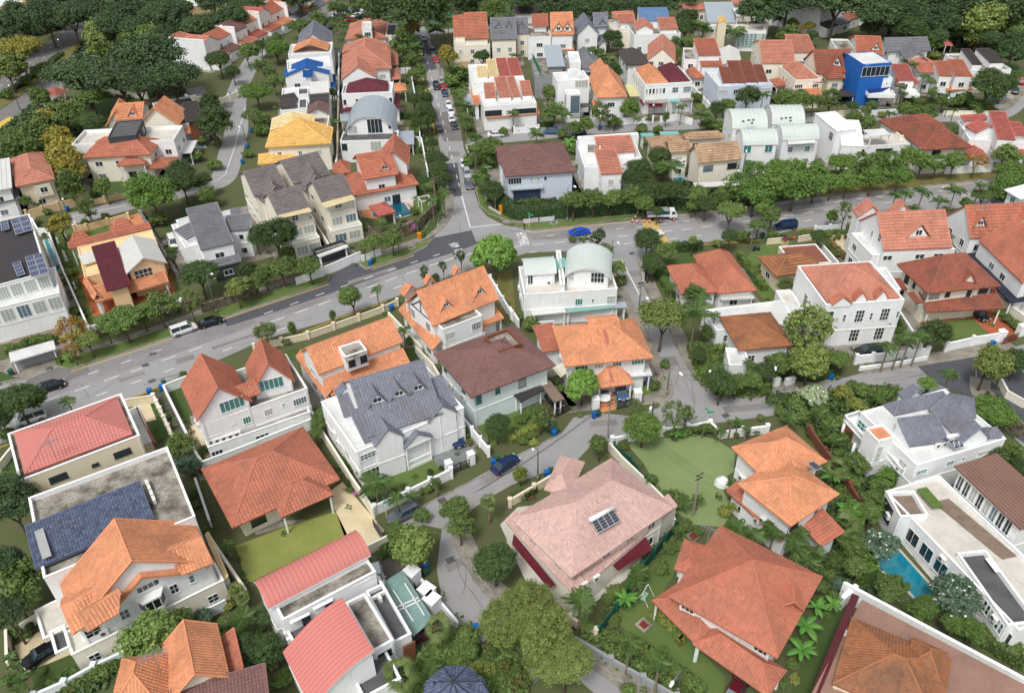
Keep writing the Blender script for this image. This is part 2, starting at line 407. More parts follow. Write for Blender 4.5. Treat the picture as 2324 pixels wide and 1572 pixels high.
  # ---- roof
  if typ == 'flat':
   f=MB();tk=.22 if not open_ else 0
   if open_: f.prism([(-a,-b),(a,-b),(a,b),(-a,b)],ze-.2,ze);f.obj('roof',RM if cover is None else cover,s.root,tf=T)
   else:
    f.prism([(-a+tk,-b+tk),(a-tk,-b+tk),(a-tk,b-tk),(-a+tk,b-tk)],ze-para-.03,ze-para+.03)
    f.obj('flat_roof',FLOORS.get(floor) or RM,s.root,tf=T)
    if not far:
     cp=MB();c_=.3
     cp.box((0,-b+.09,ze+.03),(2*a+.12,c_,.06));cp.box((0,b-.09,ze+.03),(2*a+.12,c_,.06))
     cp.box((-a+.09,0,ze+.03),(c_,2*b-.48,.06));cp.box((a-.09,0,ze+.03),(c_,2*b-.48,.06))
     cp.obj('parapet_coping',wallm('white' if (wall or s.wall) in ('white','cream','cool','aqua','beige') else (wall or s.wall)),s.root,tf=T)
  else:
   r=MB();edges={}
   key=lambda v: (round(v.x,2),round(v.y,2),round(v.z,2))
   for q in planes:
    for i in range(len(q)):
     e=tuple(sorted((key(q[i]),key(q[(i+1) % len(q)]))));edges[e]=edges.get(e,0)+1
   dz=Vector((0,0,-thick))
   for q in planes:
    qq=q if (q[1]-q[0]).cross(q[2]-q[1]).z > 0 else q[::-1]
    r.poly(qq);r.poly([v+dz for v in qq[::-1]])
    for i in range(len(q)):
     v0,v1=qq[i],qq[(i+1) % len(q)]
     if edges[tuple(sorted((key(v0),key(v1))))] == 1: r.poly([v0+dz,v1+dz,v1,v0],mi=1)
   ro=r.obj('roof',[RM,fascia or (wallm('white') if typ in ('barrel','cshed') else RM)],s.root,tf=T)
   metal=typ in ('barrel','cshed') or rk in ('metal','white','steel','silver','coral','corr','bluegrey','umber') and cover != 'tile'
   if metal:
    # standing-seam sheets: each its own part on the near roofs
    Lx = a if ax == 'x' else b
    if prof:
     wd=.5 if not far else .9;n=max(4,int(2*Lx/wd));st_=2*Lx/n
     if (s.dist < 115) and n <= 60 and rk in ('coral','metal'):
      Wd = b if ax == 'x' else a
      me=None
      for i in range(n):
       if me is None:
        q=MB()
        for (s0,z0),(s1,z1) in zip(prof[:-1],prof[1:]):
         l0,l1=.0,st_
         Q=[(l0,s0*Wd,ze+z0+.02),(l1-.07,s0*Wd,ze+z0+.02),(l1-.07,s1*Wd,ze+z1+.02),(l0,s1*Wd,ze+z1+.02)]
         if ax == 'y': Q=[(y_,x_,z_) for x_,y_,z_ in Q]
         q.poly(Q,rnd.uniform(.3,.7))
         Q=[(l1-.07,s0*Wd,ze+z0+.1),(l1,s0*Wd,ze+z0+.1),(l1,s1*Wd,ze+z1+.1),(l1-.07,s1*Wd,ze+z1+.1)]
         Q2=[(l1-.07,s0*Wd,ze+z0),(l1-.07,s0*Wd,ze+z0+.1),(l1-.07,s1*Wd,ze+z1+.1),(l1-.07,s1*Wd,ze+z1)]
         Q3=[(l1,s0*Wd,ze+z0),(l1,s0*Wd,ze+z0+.1),(l1,s1*Wd,ze+z1+.1),(l1,s1*Wd,ze+z1)]
         for q_ in (Q,Q2,Q3):
          if ax == 'y': q_=[(y_,x_,z_) for x_,y_,z_ in q_]
          q.poly(q_,.1)
        me=q.mesh('roof_sheet',RM)
       o=link('roof_sheet',me,s.root);o.matrix_local = T @ Matrix.Translation((-Lx+i*st_,0,0) if ax == 'x' else (0,-Lx+i*st_,0))
     else:
      q = MB();Wd = b if ax == 'x' else a
      for i in range(n+1):
       l=-Lx+i*st_*.999
       for (s0,z0),(s1,z1) in zip(prof[:-1],prof[1:]):
        p0,p1=(l,s0*Wd,ze+z0+.04),(l,s1*Wd,ze+z1+.04)
        if ax == 'y': p0,p1=(p0[1],p0[0],p0[2]),(p1[1],p1[0],p1[2])
        q.bar(p0,p1,.07,.09,tint=.1)
      o=q.obj('roof_seams',RM,ro);o['kind']='stuff';o.data.transform(T)
   else:
    q=MB();near=s.dist < 150
    for p in planes:
     if near: tile_plane(q,p,.34 if s.dist < 105 else .44,.38 if s.dist < 105 else .46,rg=s.rg)
     else: tile_plane(q,p,.9,.62,lift=.12,rib=.0,rg=s.rg)
    if q.v:
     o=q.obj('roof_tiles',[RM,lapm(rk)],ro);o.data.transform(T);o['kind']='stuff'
    # ridge and hip caps
    cm=mat('ridge_'+rk,tuple(min(255,int(c*1.02+4)) for c in RC[rk]),rough=.75,dirt=.2)
    cs = caps if typ == 'hip' else []
    if typ == 'gable': cs=[(planes[0][2],planes[0][3])]+[(planes[0][1],planes[0][2]),(planes[0][0],planes[0][3])]+[(planes[1][0],planes[1][3]),(planes[1][1],planes[1][2])]
    if typ == 'shed': cs=[(planes[0][1],planes[0][2]),(planes[0][0],planes[0][3]),(planes[0][3],planes[0][2])]
    for p0,p1 in cs:
     if (p1-p0).length < .3: continue
     c_=MB();c_.tube([p0+Vector((0,0,.06)),p1+Vector((0,0,.06))],.085 if s.dist < 150 else .12,5);o=c_.obj('ridge_cap',cm,ro,tf=T)
  # ---- windows
  if not (open_ or nowall) and win != 'none':
   gm={'t': GLASST,'c': CURT,None: GLASS}[gl];fm = FRD if fr == 'd' else FRW
   H = ze-(para if typ == 'flat' else 0)-base
   if win == 'auto':
    nfl=max(1,int((H-.2)/2.9)) if H > 2.2 else 0
    specs={}
    for sd_ in sides:
     Ls=2*(wa if sd_ in 'fb' else wb);lst=[]
     w_,h_,nx,ny=wsz or s.style
     for k in range(nfl):
      zc=(base+1.55+k*3.05) if wz is None else wz[k]
      n=wn or int(Ls/(w_+1.9))
      if far: n=wn or max(1,int(Ls/(w_+2.3)))
      if Ls < w_+.8: n=0
      for i in range(n):
       if not wn and s.rg.random() < .12: continue
       lst.append((-Ls/2+Ls*(i+.5)/n+s.rg.uniform(-.15,.15),zc,w_,min(h_,H-.6),nx,ny))
     specs[sd_]=lst
   else:
    specs=win
   for sd_,lst in specs.items():
    hf=max(.5,(wa if sd_ in 'fb' else wb)-.15);mx=max([abs(t[0])+t[2]/2 for t in lst] or [0]);kf=hf/mx if mx > hf else 1
    lst=[(u*kf,zc,max(.5,w_*kf),h_,nx,ny) for (u,zc,w_,h_,nx,ny) in lst]
    for (u,zc,w_,h_,nx,ny) in lst:
     if isinstance(u,float) and abs(u) > 50: continue
     fmesh,gmesh=window_mesh(w_,h_,nx,ny,fm,gm if s.rg.random() < .62 else (CURT if s.rg.random() < .6 else GLASSB))
     if sd_ == 'f': M=Matrix.Translation((u,-wb,zc))
     elif sd_ == 'r': M=Matrix.Translation((wa,u,zc)) @ Matrix.Rotation(math.pi/2,4,'Z')
     elif sd_ == 'l': M=Matrix.Translation((-wa,-u,zc)) @ Matrix.Rotation(-math.pi/2,4,'Z')
     else: M=Matrix.Translation((-u,wb,zc)) @ Matrix.Rotation(math.pi,4,'Z')
     o=link('window',fmesh,s.root);o.matrix_local=T @ M
     g=link('pane',gmesh,o)
  if win != 'none' and s.dist < 150 and ze-base > 4 and not (open_ or nowall):
   for sx in (-1,1):
    q=MB();q.bar((sx*(wa-.25),-wb-.07,base),(sx*(wa-.25),-wb-.07,ze-.35),.09);q.obj('downpipe',FRW,s.root,tf=T)
   for sd_ in ('l','r'):
    for k in range(s.rg.choice((1,2,2))):
     u = s.rg.uniform(-wb*.7,wb*.7);M = Matrix.Translation(((-wa if sd_ == 'l' else wa),u,base+s.rg.choice((2.6,3.4)))) @ Matrix.Rotation(-math.pi/2 if sd_ == 'l' else math.pi/2,4,'Z')
     o=link('air_conditioner',ac_mesh(),s.root);o.matrix_local=T @ M
  if door:
   fmesh,gmesh=window_mesh(1.8,2.2,2,1,FRD,GLASS)
   o=link('door',fmesh,s.root);o.matrix_local=T @ Matrix.Translation((wa*.3,-wb,base+1.15));link('pane',gmesh,o)
  # ---- dormers: list of (x along front slope -1..1, width, height)
  if dorm:
   for (dx,dv,dw,dh,dm) in dorm:      # dv: 0 eave .. 1 ridge position of the face
    y0=-b+dv*b;z0=ze+rh*dv;slope=rh/b
    D=MB();x0=dx*a;ln=dh/slope*.98
    face=[(x0-dw/2,y0,z0),(x0+dw/2,y0,z0),(x0,y0,z0+dh)]
    D.add([(x0-dw/2*.8,y0-.05,z0+.05),(x0+dw/2*.8,y0-.05,z0+.05),(x0,y0-.05,z0+dh*.88),(x0,y0+ln*.9,z0+dh*.88),(x0-dw/2*.8,y0+.2,z0-.1),(x0+dw/2*.8,y0+.2,z0-.1)],
                      [(0,1,2),(0,2,3),(1,3,2),(0,4,1),(1,4,5)])
    do=D.obj('dormer',wallm(dm),s.root,tf=T)
    R_=MB()
    for sx in (-1,1):
     q=[(x0+sx*(dw/2+.25),y0-.35,z0-.15),(x0,y0-.35,z0+dh+.08),(x0,y0+ln,z0+dh+.08),(x0+sx*(dw/2+.25),y0-.1,z0-.15+slope*.25)]
     q=[Vector(v) for v in q]
     R_.poly(q);R_.poly([v+Vector((0,0,-.12)) for v in q[::-1]])
     for i in range(4): R_.poly([q[i]+Vector((0,0,-.12)),q[(i+1)%4]+Vector((0,0,-.12)),q[(i+1)%4],q[i]])
    R_.obj('dormer_roof',RM,do,tf=T)
    fmesh,gmesh=window_mesh(min(dw*.45,1.2),dh*.42,2,1,FRW,GLASS)
    o=link('window',fmesh,s.root);o.matrix_local=T @ Matrix.Translation((x0,y0-.055,z0+dh*.34));link('pane',gmesh,o)
  return R,T
 def ac(s,crop,p,z,rz=0):
  w=G(F(crop,*p),z);o=link('air_conditioner',ac_mesh(),s.root);o.matrix_local=s.inv @ Matrix.Translation(w) @ Matrix.Rotation(s.main.th+rz,4,'Z');return o
 def boxw(s,name,crop,pts,z0,z1,m):      # a slab with a four-sided plan sighted at z1
  w=[s.inv @ G(F(crop,*p),z1) for p in pts]
  if sum(w[i].x*w[(i+1) % len(w)].y-w[(i+1) % len(w)].x*w[i].y for i in range(len(w))) < 0: w=w[::-1]
  b=MB();b.prism(w,z0,z1);return b.obj(name,m,s.root)
 def quad(s,name,crop,pts,zs,m,t=.06):
  w=[s.inv @ G(F(crop,*p),z) for p,z in zip(pts,zs)]
  b=MB();n=(w[1]-w[0]).cross(w[2]-w[0]).normalized()
  if n.z < 0: w=w[::-1];n=-n
  b.add([v for v in w]+[v-n*t for v in w],[list(range(len(w))),list(range(len(w),2*len(w)))[::-1]]+[(i,len(w)+i,len(w)+(i+1) % len(w),(i+1) % len(w)) for i in range(len(w))])
  return b.obj(name,m,s.root)
 def panels(s,crop,pts,zs,nx,ny,solar=True):
  w=[s.inv @ G(F(crop,*p),z) for p,z in zip(pts,zs)]
  P=mat('solar_cell',(44,58,96),rough=.2,dirt=0,spec=.7) if solar else mat('black_collector',(40,42,50),rough=.15,dirt=0,spec=.7);E_=mat('panel_frame',(190,195,205),rough=.4,dirt=0,metal=.4)
  for i in range(nx):
   for j in range(ny):
    L=lambda u,v: (w[0]*(1-u)+w[1]*u)*(1-v)+(w[3]*(1-u)+w[2]*u)*v
    q=[L((i+.03)/nx,(j+.03)/ny),L((i+.97)/nx,(j+.03)/ny),L((i+.97)/nx,(j+.97)/ny),L((i+.03)/nx,(j+.97)/ny)]
    n=(q[1]-q[0]).cross(q[2]-q[0]).normalized();n=n if n.z > 0 else -n
    c=sum(q,Vector())/4;b=MB()
    b.add([v+n*.08 for v in q]+list(q),[(0,1,2,3),(0,4,5,1),(1,5,6,2),(2,6,7,3),(3,7,4,0)],mi=1)
    for g in range(4):
     for k in range(3):
      M2=lambda u,v: (q[0]*(1-u)+q[1]*u)*(1-v)+(q[3]*(1-u)+q[2]*u)*v+n*.085
      b.poly([M2(.05+.9*k/3+.01,.05+.9*g/4+.01),M2(.05+.9*(k+1)/3-.01,.05+.9*g/4+.01),M2(.05+.9*(k+1)/3-.01,.05+.9*(g+1)/4-.01),M2(.05+.9*k/3+.01,.05+.9*(g+1)/4-.01)],mi=0)
    b.obj('solar_panel',[P,E_],s.root)
 def wins(s,crop,pts,z,ang,w,h,nx,ny,gl=None,fr=None):   # windows at sighted points;ang relative to main frame
  gm={'t': GLASST,'c': CURT,None: GLASS}[gl];fm = FRD if fr == 'd' else FRW
  a,c=window_mesh(w,h,nx,ny,fm,gm)
  for p in pts:
   o=link('window',a,s.root);o.matrix_local=s.inv @ Matrix.Translation(G(F(crop,*p),z)) @ Matrix.Rotation(s.main.th+ang,4,'Z');link('pane',c,o)
# ------------------------------------------------------------------ the houses
PI=math.pi
# --- upper left
h=House('cream_house','cream house under bright orange cross gables beside the park lawn, top left','orange cross-gabled house','cream','orange')
h.block('00',[(1275,1137),(1640,1140),(1690,1030)],6.5,'gable',4.5,ax='y')
h.block('00',[(1080,1085),(1300,1085),(1345,960),(1110,950)],6.8,'gable',2.4,ax='x',dorm=[(.3,.2,2.6,1.8,'cream')])
h.block('00',[(955,1150),(1190,1120),(1240,1000)],5,'gable',3.6,ax='y')
h.block('00',[(1625,1225),(1840,1195),(1795,1095),(1660,1100)],3.5,'hip',1.2,open_=True)
h=House('white_house','white house with a dark flat-roofed wing behind the orange cross gables','dark-trimmed white house','white','dark')
h.block('00',[(1640,1140),(1830,1080),(1800,900),(1250,915)],5.5,'flat',floor='dark')
h.block('00',[(1690,1110),(1830,1090),(1800,950),(1660,960)],6.8,'shed',.8,wall='brown')
h=House('modern_house','white flat-roofed modern house with a roof terrace and grey roof box, behind the terracotta hip','flat white terrace house','white','grey')
h.block('00',[(690,1310),(1620,1265),(1610,1150),(735,1170)],7.6,'flat',floor='tile',para=.9)
h.block('00',[(990,1245),(1240,1230),(1290,1090),(1045,1100)],10,'flat',floor='dark',wall='dark',base=6.7,para=.25)
h.block('00',[(1585,1390),(1745,1390),(1785,1275),(1640,1280)],3.3,'flat',open_=True,cover=CONCW)
h=House('cream_villa','cream villa with low terracotta hipped roofs stepping down to a porch','terracotta hipped villa','cream','terra')
h.block('00',[(755,1437),(1388,1400),(1437,1275),(860,1290)],6.5,'hip',3.0,door=True)
h.block('00',[(1062,1505),(1345,1490),(1335,1400),(1120,1400)],4.8,'hip',1.6,open_=True)
h.block('00',[(1335,1530),(1570,1525),(1615,1430),(1370,1437)],3.3,'hip',1.2,open_=True)
h=House('red_roofed_house','old house with a weathered red tiled roof at the left edge','weathered red-roofed house','beige','salmon')
h.block('00',[(140,1695),(530,1620),(400,1405),(95,1430)],6.3,'hip',2.0)
h.block('10',[(300,120),(460,85),(440,40),(300,60)],5.6,'flat',floor='dark',base=2.8,wall='olive')
h=House('pale_house','white house with a pale ribbed roof cut by the left edge','pale ribbed-roof house','white','silver')
h.block('10',[(-200,190),(110,125),(100,-100),(-200,-60)],7,'shed',1.0)
h.block('10',[(-200,330),(180,215),(150,150),(-200,200)],4,'shed',.6,roof='grey')
# terrace rows
def terrace(name,desc,short,p0,p1,n,depth,roofs,walls,ze=7.2,seed=1,zf=0):
 rg=random.Random(seed);a,b=G(F(*p0)),G(F(*p1));d=(b-a);L=d.length/n;u=d.normalized();v=Vector((-u.y,u.x,0))
 for i in range(n):
  H=House(name,desc[i % len(desc)],short[i % len(short)],walls[i % len(walls)],roofs[i % len(roofs)])
  o=a+u*L*i
  def bl(x0,x1,y0,y1,z,*aa,**kk):
   q=[o+u*x0*L+v*y0,o+u*x1*L+v*y0,o+u*x1*L+v*y1,o+u*x0*L+v*y1]
   return H.block('F',[proj((w.x,w.y,z))[:2] for w in q],z,*aa,**kk)
  j=rg.uniform(-1.2,1.2);z=ze+rg.uniform(-.5,.6)
  bl(.02,.98,1+j,depth*.62+j,z,'gable',rg.uniform(1.8,2.8),ax='x' if i % 4 else 'y',over=.05,sides='f')
  bl(.02,.98,depth*.62+j,depth+j,z+.4,'flat' if i % 2 else 'shed',rg.uniform(.6,1.5),over=.05,win='none',floor='conc')
  bl(.08,.92,-3+j,1.2+j,3.2,'shed',.9,over=.2,roof=roofs[(i+1) % len(roofs)],sides='f')
  if i % 2 == 0: bl(.0,.06,.2+j,depth+.2+j,z+2.1,'flat',win='none',band=False)
terrace('terrace_house',['white terrace house with brown mono-pitch roof, low end of the upper-left row','second white terrace house of the upper-left row, red gabled roof',
  'third white terrace house of the upper-left row, tall red-brown roof','half-timber fronted terrace house mid upper-left row','fifth house of the upper-left row under a salmon roof',
  'sixth terrace house of the upper-left row, flat rear roof','seventh terrace house of the upper-left row with party wall','eighth terrace house of the upper-left row near the park',
  'ninth terrace house of the upper-left row by the parked cars','last grey-roofed terrace house at the far end of the upper-left row'],
  ['low end terrace house','second terrace house','third terrace house','fourth terrace house','fifth terrace house','sixth terrace house','seventh terrace house','eighth terrace house','ninth terrace house','far end terrace house'],
  ('00',1900,640),('01',700,50),10,15,['salmon','terra','brown','salmon','red','terra','orange','grey','salmon','slate'],['white','white','white','cream','white'],seed=3)
h=House('tan_building','tan columned building among the dark trees at the top edge','tan columned building','tan','brown')
h.block('00',[(1700,70),(2050,20),(2000,-60),(1690,-20)],6,'flat')
h=House('beige_block','long beige block in the top left corner beyond the main road','corner beige block','tan','grey')
h.block('00',[(-60,90),(190,10),(60,-60),(-200,0)],8,'flat')
# --- column of houses left of the lane
h=House('slate_gabled_house','white gable-fronted house with dark slate roof at the head of the lane','slate gabled white house','white','slate')
h.block('01',[(350,445),(692,418),(688,295),(412,315)],6.5,'gable',4.2,ax='y',over=.3)
h=House('white_house','white house with a low orange gabled roof between white parapets','low orange-gabled white house','white','orange')
h.block('01',[(290,500),(690,475),(690,385),(320,400)],7.5,'flat',wn=3)
h.block('01',[(345,466),(660,458),(662,400),(350,410)],7.6,'gable',2.0,ax='y',nowall=True)
h=House('white_house','white house with bright blue sheeting over its roof valley','blue-sheeted white house','white','blue')
h.block('01',[(272,640),(670,600),(668,505),(290,548)],8.6,'flat',win='none',floor='white')
h.block('01',[(258,697),(670,672),(668,590),(265,615)],7.4,'gable',2.2,ax='y',over=.3,wn=2)
h.block('01',[(430,700),(515,695),(515,630),(430,635)],8.3,'shed',.6,base=4)
h.block('01',[(675,790),(725,785),(725,705),(680,705)],3.6,'shed',.8,open_=True)
h=House('white_house','white house of stepped slopes with an open light well, below the blue-sheeted roof','stepped white house','white','dark')
h.block('01',[(215,1010),(660,960),(665,770),(240,800)],6.4,'flat',floor='white')
h.block('01',[(215,945),(362,905),(362,860),(225,900)],6.9,'shed',.7,nowall=True)
h.block('01',[(215,990),(360,960),(360,925),(215,955)],6.8,'shed',.7,nowall=True)
h.block('01',[(490,915),(662,900),(662,870),(495,880)],7.2,'shed',.5,nowall=True)
h.block('01',[(490,950),(662,935),(662,910),(490,920)],7.0,'shed',.5,nowall=True)
h.block('01',[(490,850),(662,835),(660,760),(490,775)],7.6,'shed',.9,roof='silver')
h.block('01',[(380,860),(475,850),(475,790),(385,795)],8.0,'flat',floor='dark',win='none')
h.block('01',[(385,985),(463,975),(465,895),(388,900)],7.4,'flat',floor='dark',win='none',para=.2)
h.block('01',[(450,1035),(665,1020),(660,960),(490,965)],6.8,'gable',1.3,ax='y',roof='brown')
h=House('yellow_roofed_house','cream house with pale yellow hipped roof in two stages','yellow-roofed house','cream','yellow')
h.block('01',[(122,1187),(530,1148),(535,1052),(150,1078)],7.4,'gable',1.4,ax='y',roof='pale')
h.block('01',[(75,1342),(690,1302),(692,1165),(135,1195)],6.8,'hip',3.2,ax='y',ins=(8,0),wsz=(.9,1.3,2,1),wn=3)
h.block('01',[(10,1500),(420,1450),(400,1370),(30,1400)],3.6,'hip',1.3)
h.block('01',[(500,1170),(660,1165),(655,1050),(530,1055)],6.6,'flat',floor='conc',win='none')
# --- middle column
h=House('red_roofed_bungalow','red and white house behind feathery palms facing the park','red parapet house by the park','white','salmon')
h.block('01',[(815,352),(1220,355),(1190,215),(850,222)],5,'hip',2.0,ax='y',ins=(6,0))
h.block('01',[(1180,320),(1270,320),(1275,215),(1190,215)],5.6,'flat',floor='dark')
h.block('01',[(965,255),(1050,255),(1048,195),(960,195)],8.6,'flat',base=5,floor='white')
h=House('salmon_roofed_house','large salmon hip-roofed house with a lower cross gable','large salmon hip house','white','salmon')
h.block('01',[(777,640),(1248,626),(1200,440),(790,460)],7,'hip',3.8,ax='y',ins=(9,2))
h.block('01',[(778,720),(1110,702),(1062,600),(776,610)],6.8,'gable',3.2,ax='y',roof='salmon',over=.2)
h.block('01',[(1215,590),(1300,590),(1270,475),(1205,470)],3.4,'shed',1,open_=True)
h.block('01',[(1235,720),(1320,718),(1305,645),(1222,640)],3.4,'hip',1,open_=True)
h.block('01',[(790,480),(1200,470),(1195,400),(800,410)],7.6,'gable',2.2,ax='y',roof='salmon',win='none')
h=House('maroon_roofed_house','white parapet house with a maroon pyramid roof and maroon skirt roof','maroon pyramid house','white','maroon')
h.block('01',[(785,850),(1242,832),(1240,745),(790,760)],8.4,'flat',para=.8,wn=5,wsz=(1.0,1.8,1,1),wz=[6.2,20,20],band=False,win={'f': [(-6.5,6,1,1.6,1,1),(-3,6,1,1.6,1,1),(0,6,1,1.6,1,1),(3,6,1,1.6,1,1),(6.5,6,1,1.6,1,1)]})
h.block('01',[(822,838),(1202,822),(1200,745),(830,760)],8.2,'hip',2.4,nowall=True,ins=(6,6))
h.block('01',[(775,1010),(1335,975),(1282,850),(785,880)],4.2,'hip',1.5)
h.block('01',[(1250,830),(1375,825),(1350,765),(1240,768)],3.2,'hip',1,open_=True,roof='orange')
h=House('curved_roof_house','white modern house with a big grey curved roof arching over black windows','grey arched-roof house','white','steel')
h.block('01',[(825,1200),(1285,1205),(1262,1010),(845,1010)],5.8,'barrel',4.2,ax='y',over=.5,win={'f': [(1.5,7.2,4,3.6,4,1),(-4.5,6.5,2.4,2,2,1),(5.5,7,1,1.4,1,1)]})
h.block('01',[(770,1285),(1292,1262),(1285,1190),(785,1190)],5.6,'flat',floor='dark',win={'f': [(2.2,4,3.4,2.6,3,1),(-8,4,2,2,1,1)]})
h.block('01',[(1300,1310),(1440,1310),(1430,1188),(1295,1190)],3.0,'flat',open_=True,roof='steel')
h.block('01',[(762,1105),(845,1095),(840,1030),(765,1035)],3.4,'flat',open_=True,roof='steel')
h=House('terracotta_villa','white villa with terracotta cross gables and skirt roofs above a blue pool','terracotta pool villa','white','terra')
h.block('01',[(985,1632),(1290,1580),(1180,1400),(870,1440)],7.2,'gable',3.3,ax='x',dorm=[(.35,.25,2.4,1.6,'white')])
h.block('01',[(1130,1500),(1402,1503),(1385,1345),(1135,1350)],7.3,'gable',3.4,ax='y')
h.block('11',[(940,225),(1428,82),(1395,-70),(735,0)],4,'hip',2.2,door=True,ins=(5,5))
h.block('01',[(700,1572),(870,1572),(840,1480),(705,1485)],5,'hip',1.6)
h.block('11',[(1110,390),(1275,352),(1172,260),(1025,300)],2.8,'hip',.9,open_=True,roof='red')
# --- grey gabled quartet
h=House('grey_gabled_house','front-left cream house of the grey-gabled four, under a big dark tree','front-left grey-gabled house','cream','mauve')
h.block('11',[(195,385),(478,300),(345,150),(60,225)],9.3,'gable',2.8,ax='x',over=.3)
h.block('11',[(300,470),(520,412),(400,240),(185,305)],6.6,'flat',floor='tile',gl='c',wsz=(2.2,1.8,3,1),wn=2)
h.block('11',[(340,645),(578,580),(470,440),(250,500)],3.4,'flat',floor='tile',gl='c',wsz=(2.4,2,3,1),wn=2)
h.block('11',[(40,285),(290,180),(220,80),(0,170)],8,'gable',2.4,ax='y')
h.quad('awning','11',[(215,412),(508,345),(475,300),(195,382)],(8.9,8.9,9.3,9.3),mat('beige_canvas',(206,190,150),dirt=.2,scale=3))
h=House('grey_gabled_house','front-right cream house of the grey-gabled four, with ribbed beige awning and white terrace','front-right grey-gabled house','cream','mauve')
h.block('11',[(595,270),(868,187),(735,40),(465,120)],9.3,'gable',2.8,ax='x',over=.3)
h.block('11',[(660,378),(897,305),(780,145),(560,215)],6.6,'flat',floor='tile',gl='c',wsz=(2.2,1.8,3,1),wn=2)
h.block('11',[(685,530),(965,465),(860,330),(590,385)],3.4,'flat',floor='tile',gl='c',wsz=(2.4,2,3,1),wn=2)
h.block('11',[(430,175),(650,95),(590,0),(360,80)],8,'gable',2.4,ax='y')
h.quad('awning','11',[(628,317),(902,236),(865,187),(595,268)],(8.9,8.9,9.3,9.3),mat('beige_canvas',(206,190,150)))
h=House('grey_gabled_house','rear-right cream house of the grey-gabled four, between the yellow roof and terracotta villa','rear-right grey-gabled house','cream','mauve')
h.block('01',[(330,1690),(640,1575),(490,1400),(190,1500)],8.8,'gable',3.0,ax='x',over=.3)
h.block('01',[(420,1700),(640,1640),(560,1510),(360,1570)],8.2,'gable',2.6,ax='y',over=.2)
h=House('grey_gabled_house','rear-left cream house of the grey-gabled four, next to the side road','rear-left grey-gabled house','cream','mauve')
h.block('01',[(-20,1800),(255,1710),(130,1510),(-140,1590)],8.8,'gable',3.0,ax='x',over=.3)
h.block('01',[(60,1790),(270,1730),(200,1620),(0,1680)],8.2,'gable',2.6,ax='y',over=.2)
# --- left edge, row 2
h=House('solar_house','large modern white house with dark metal roof and many solar panels at the left edge','solar-panelled modern house','white','darkpanel')
h.block('10',[(-340,1085),(462,905),(245,392),(-460,520)],9.6,'flat',para=.12,band=False,gl='c',win={'f': [(-9+i*3.8,7.9,3.2,2.4,4,1) for i in range(6)]},floor='steel',roof='darkpanel')
h.block('10',[(-330,1290),(575,1085),(470,870),(-400,1050)],6.6,'flat',floor='white',gl='c',para=.3,win={'f': [(-9+i*3.8,4.8,3.0,2.5,3,1) for i in range(6)]})
h.block('10',[(-320,1400),(610,1190),(560,1060),(-360,1270)],3.5,'flat',floor='white',gl='c',para=.2,win={'f': [(-9+i*3.8,1.6,2.8,2.4,3,1) for i in range(6)]})
for pts,n in (([(140,560),(300,515),(245,390),(95,425)],(2,3)),([(10,525),(92,505),(70,430),(0,448)],(1,3)),([(280,945),(446,900),(380,722),(225,762)],(2,4)),([(155,935),(232,915),(185,795),(110,820)],(1,4))):
 h.panels('10',pts,(10.0,)*4,*n)
h=House('maroon_roofed_villa','peach villa with a maroon shed roof beside a silver gabled roof and orange skirt roof','maroon and silver peach villa','peach','orange')
h.block('10',[(800,890),(1540,800),(1330,515),(665,690)],4.2,'flat',para=.15,floor='steel',roof='pale')
h.block('10',[(945,1080),(1207,1005),(1040,690),(885,735)],4.9,'shed',1.7,roof='maroon')
h.block('10',[(1155,912),(1527,805),(1400,620),(1040,690)],5.6,'gable',2.2,ax='y',roof='silver',win={'f': [(-.8,4.4,3.2,2.0,4,2)]})
h.block('10',[(745,830),(925,780),(890,705),(730,770)],4.8,'shed',.5,roof='silver')
h.block('10',[(852,1178),(1525,985),(1490,900),(865,1075)],2.9,'shed',1.1,open_=True)
h.block('10',[(855,1178),(905,1100),(830,960),(770,985)],3.3,'gable',.9,ax='y',open_=True)
h.block('10',[(632,690),(1368,500),(1358,465),(622,650)],4.0,'shed',.5,roof='terra',open_=True)
h.block('10',[(1020,545),(1215,490),(1190,430),(1010,500)],4.1,'hip',1.8,roof='terra',open_=True)
h.block('10',[(655,645),(835,600),(800,570),(645,615)],4.1,'hip',1.8,roof='terra',open_=True)
h=House('grey_tiled_house','white house with grey tiled slopes meeting at odd angles, white van alongside','angled grey-tiled house','white','grey')
h.block('10',[(1680,690),(2290,500),(2130,335),(1555,455)],5.4,'flat',floor='white')
h.block('10',[(1810,712),(2115,620),(1990,345),(1735,420)],6.6,'shed',2.2,over=.2)
h.block('10',[(1665,625),(1905,480),(1850,430),(1640,545)],6.0,'shed',1.0,over=.2)
h.block('10',[(2090,510),(2290,520),(2250,425),(2030,415)],6.2,'shed',1.0,over=.2)
h.block('10',[(2110,410),(2230,420),(2180,350),(2090,360)],6.0,'shed',.8,over=.2)
h.block('10',[(1610,445),(1830,380),(1810,365),(1600,425)],6.4,'flat',floor='dark',win='none')
h.block('10',[(1940,858),(2190,798),(2165,750),(1900,810)],3.3,'shed',.7,over=.2,wall='dark')
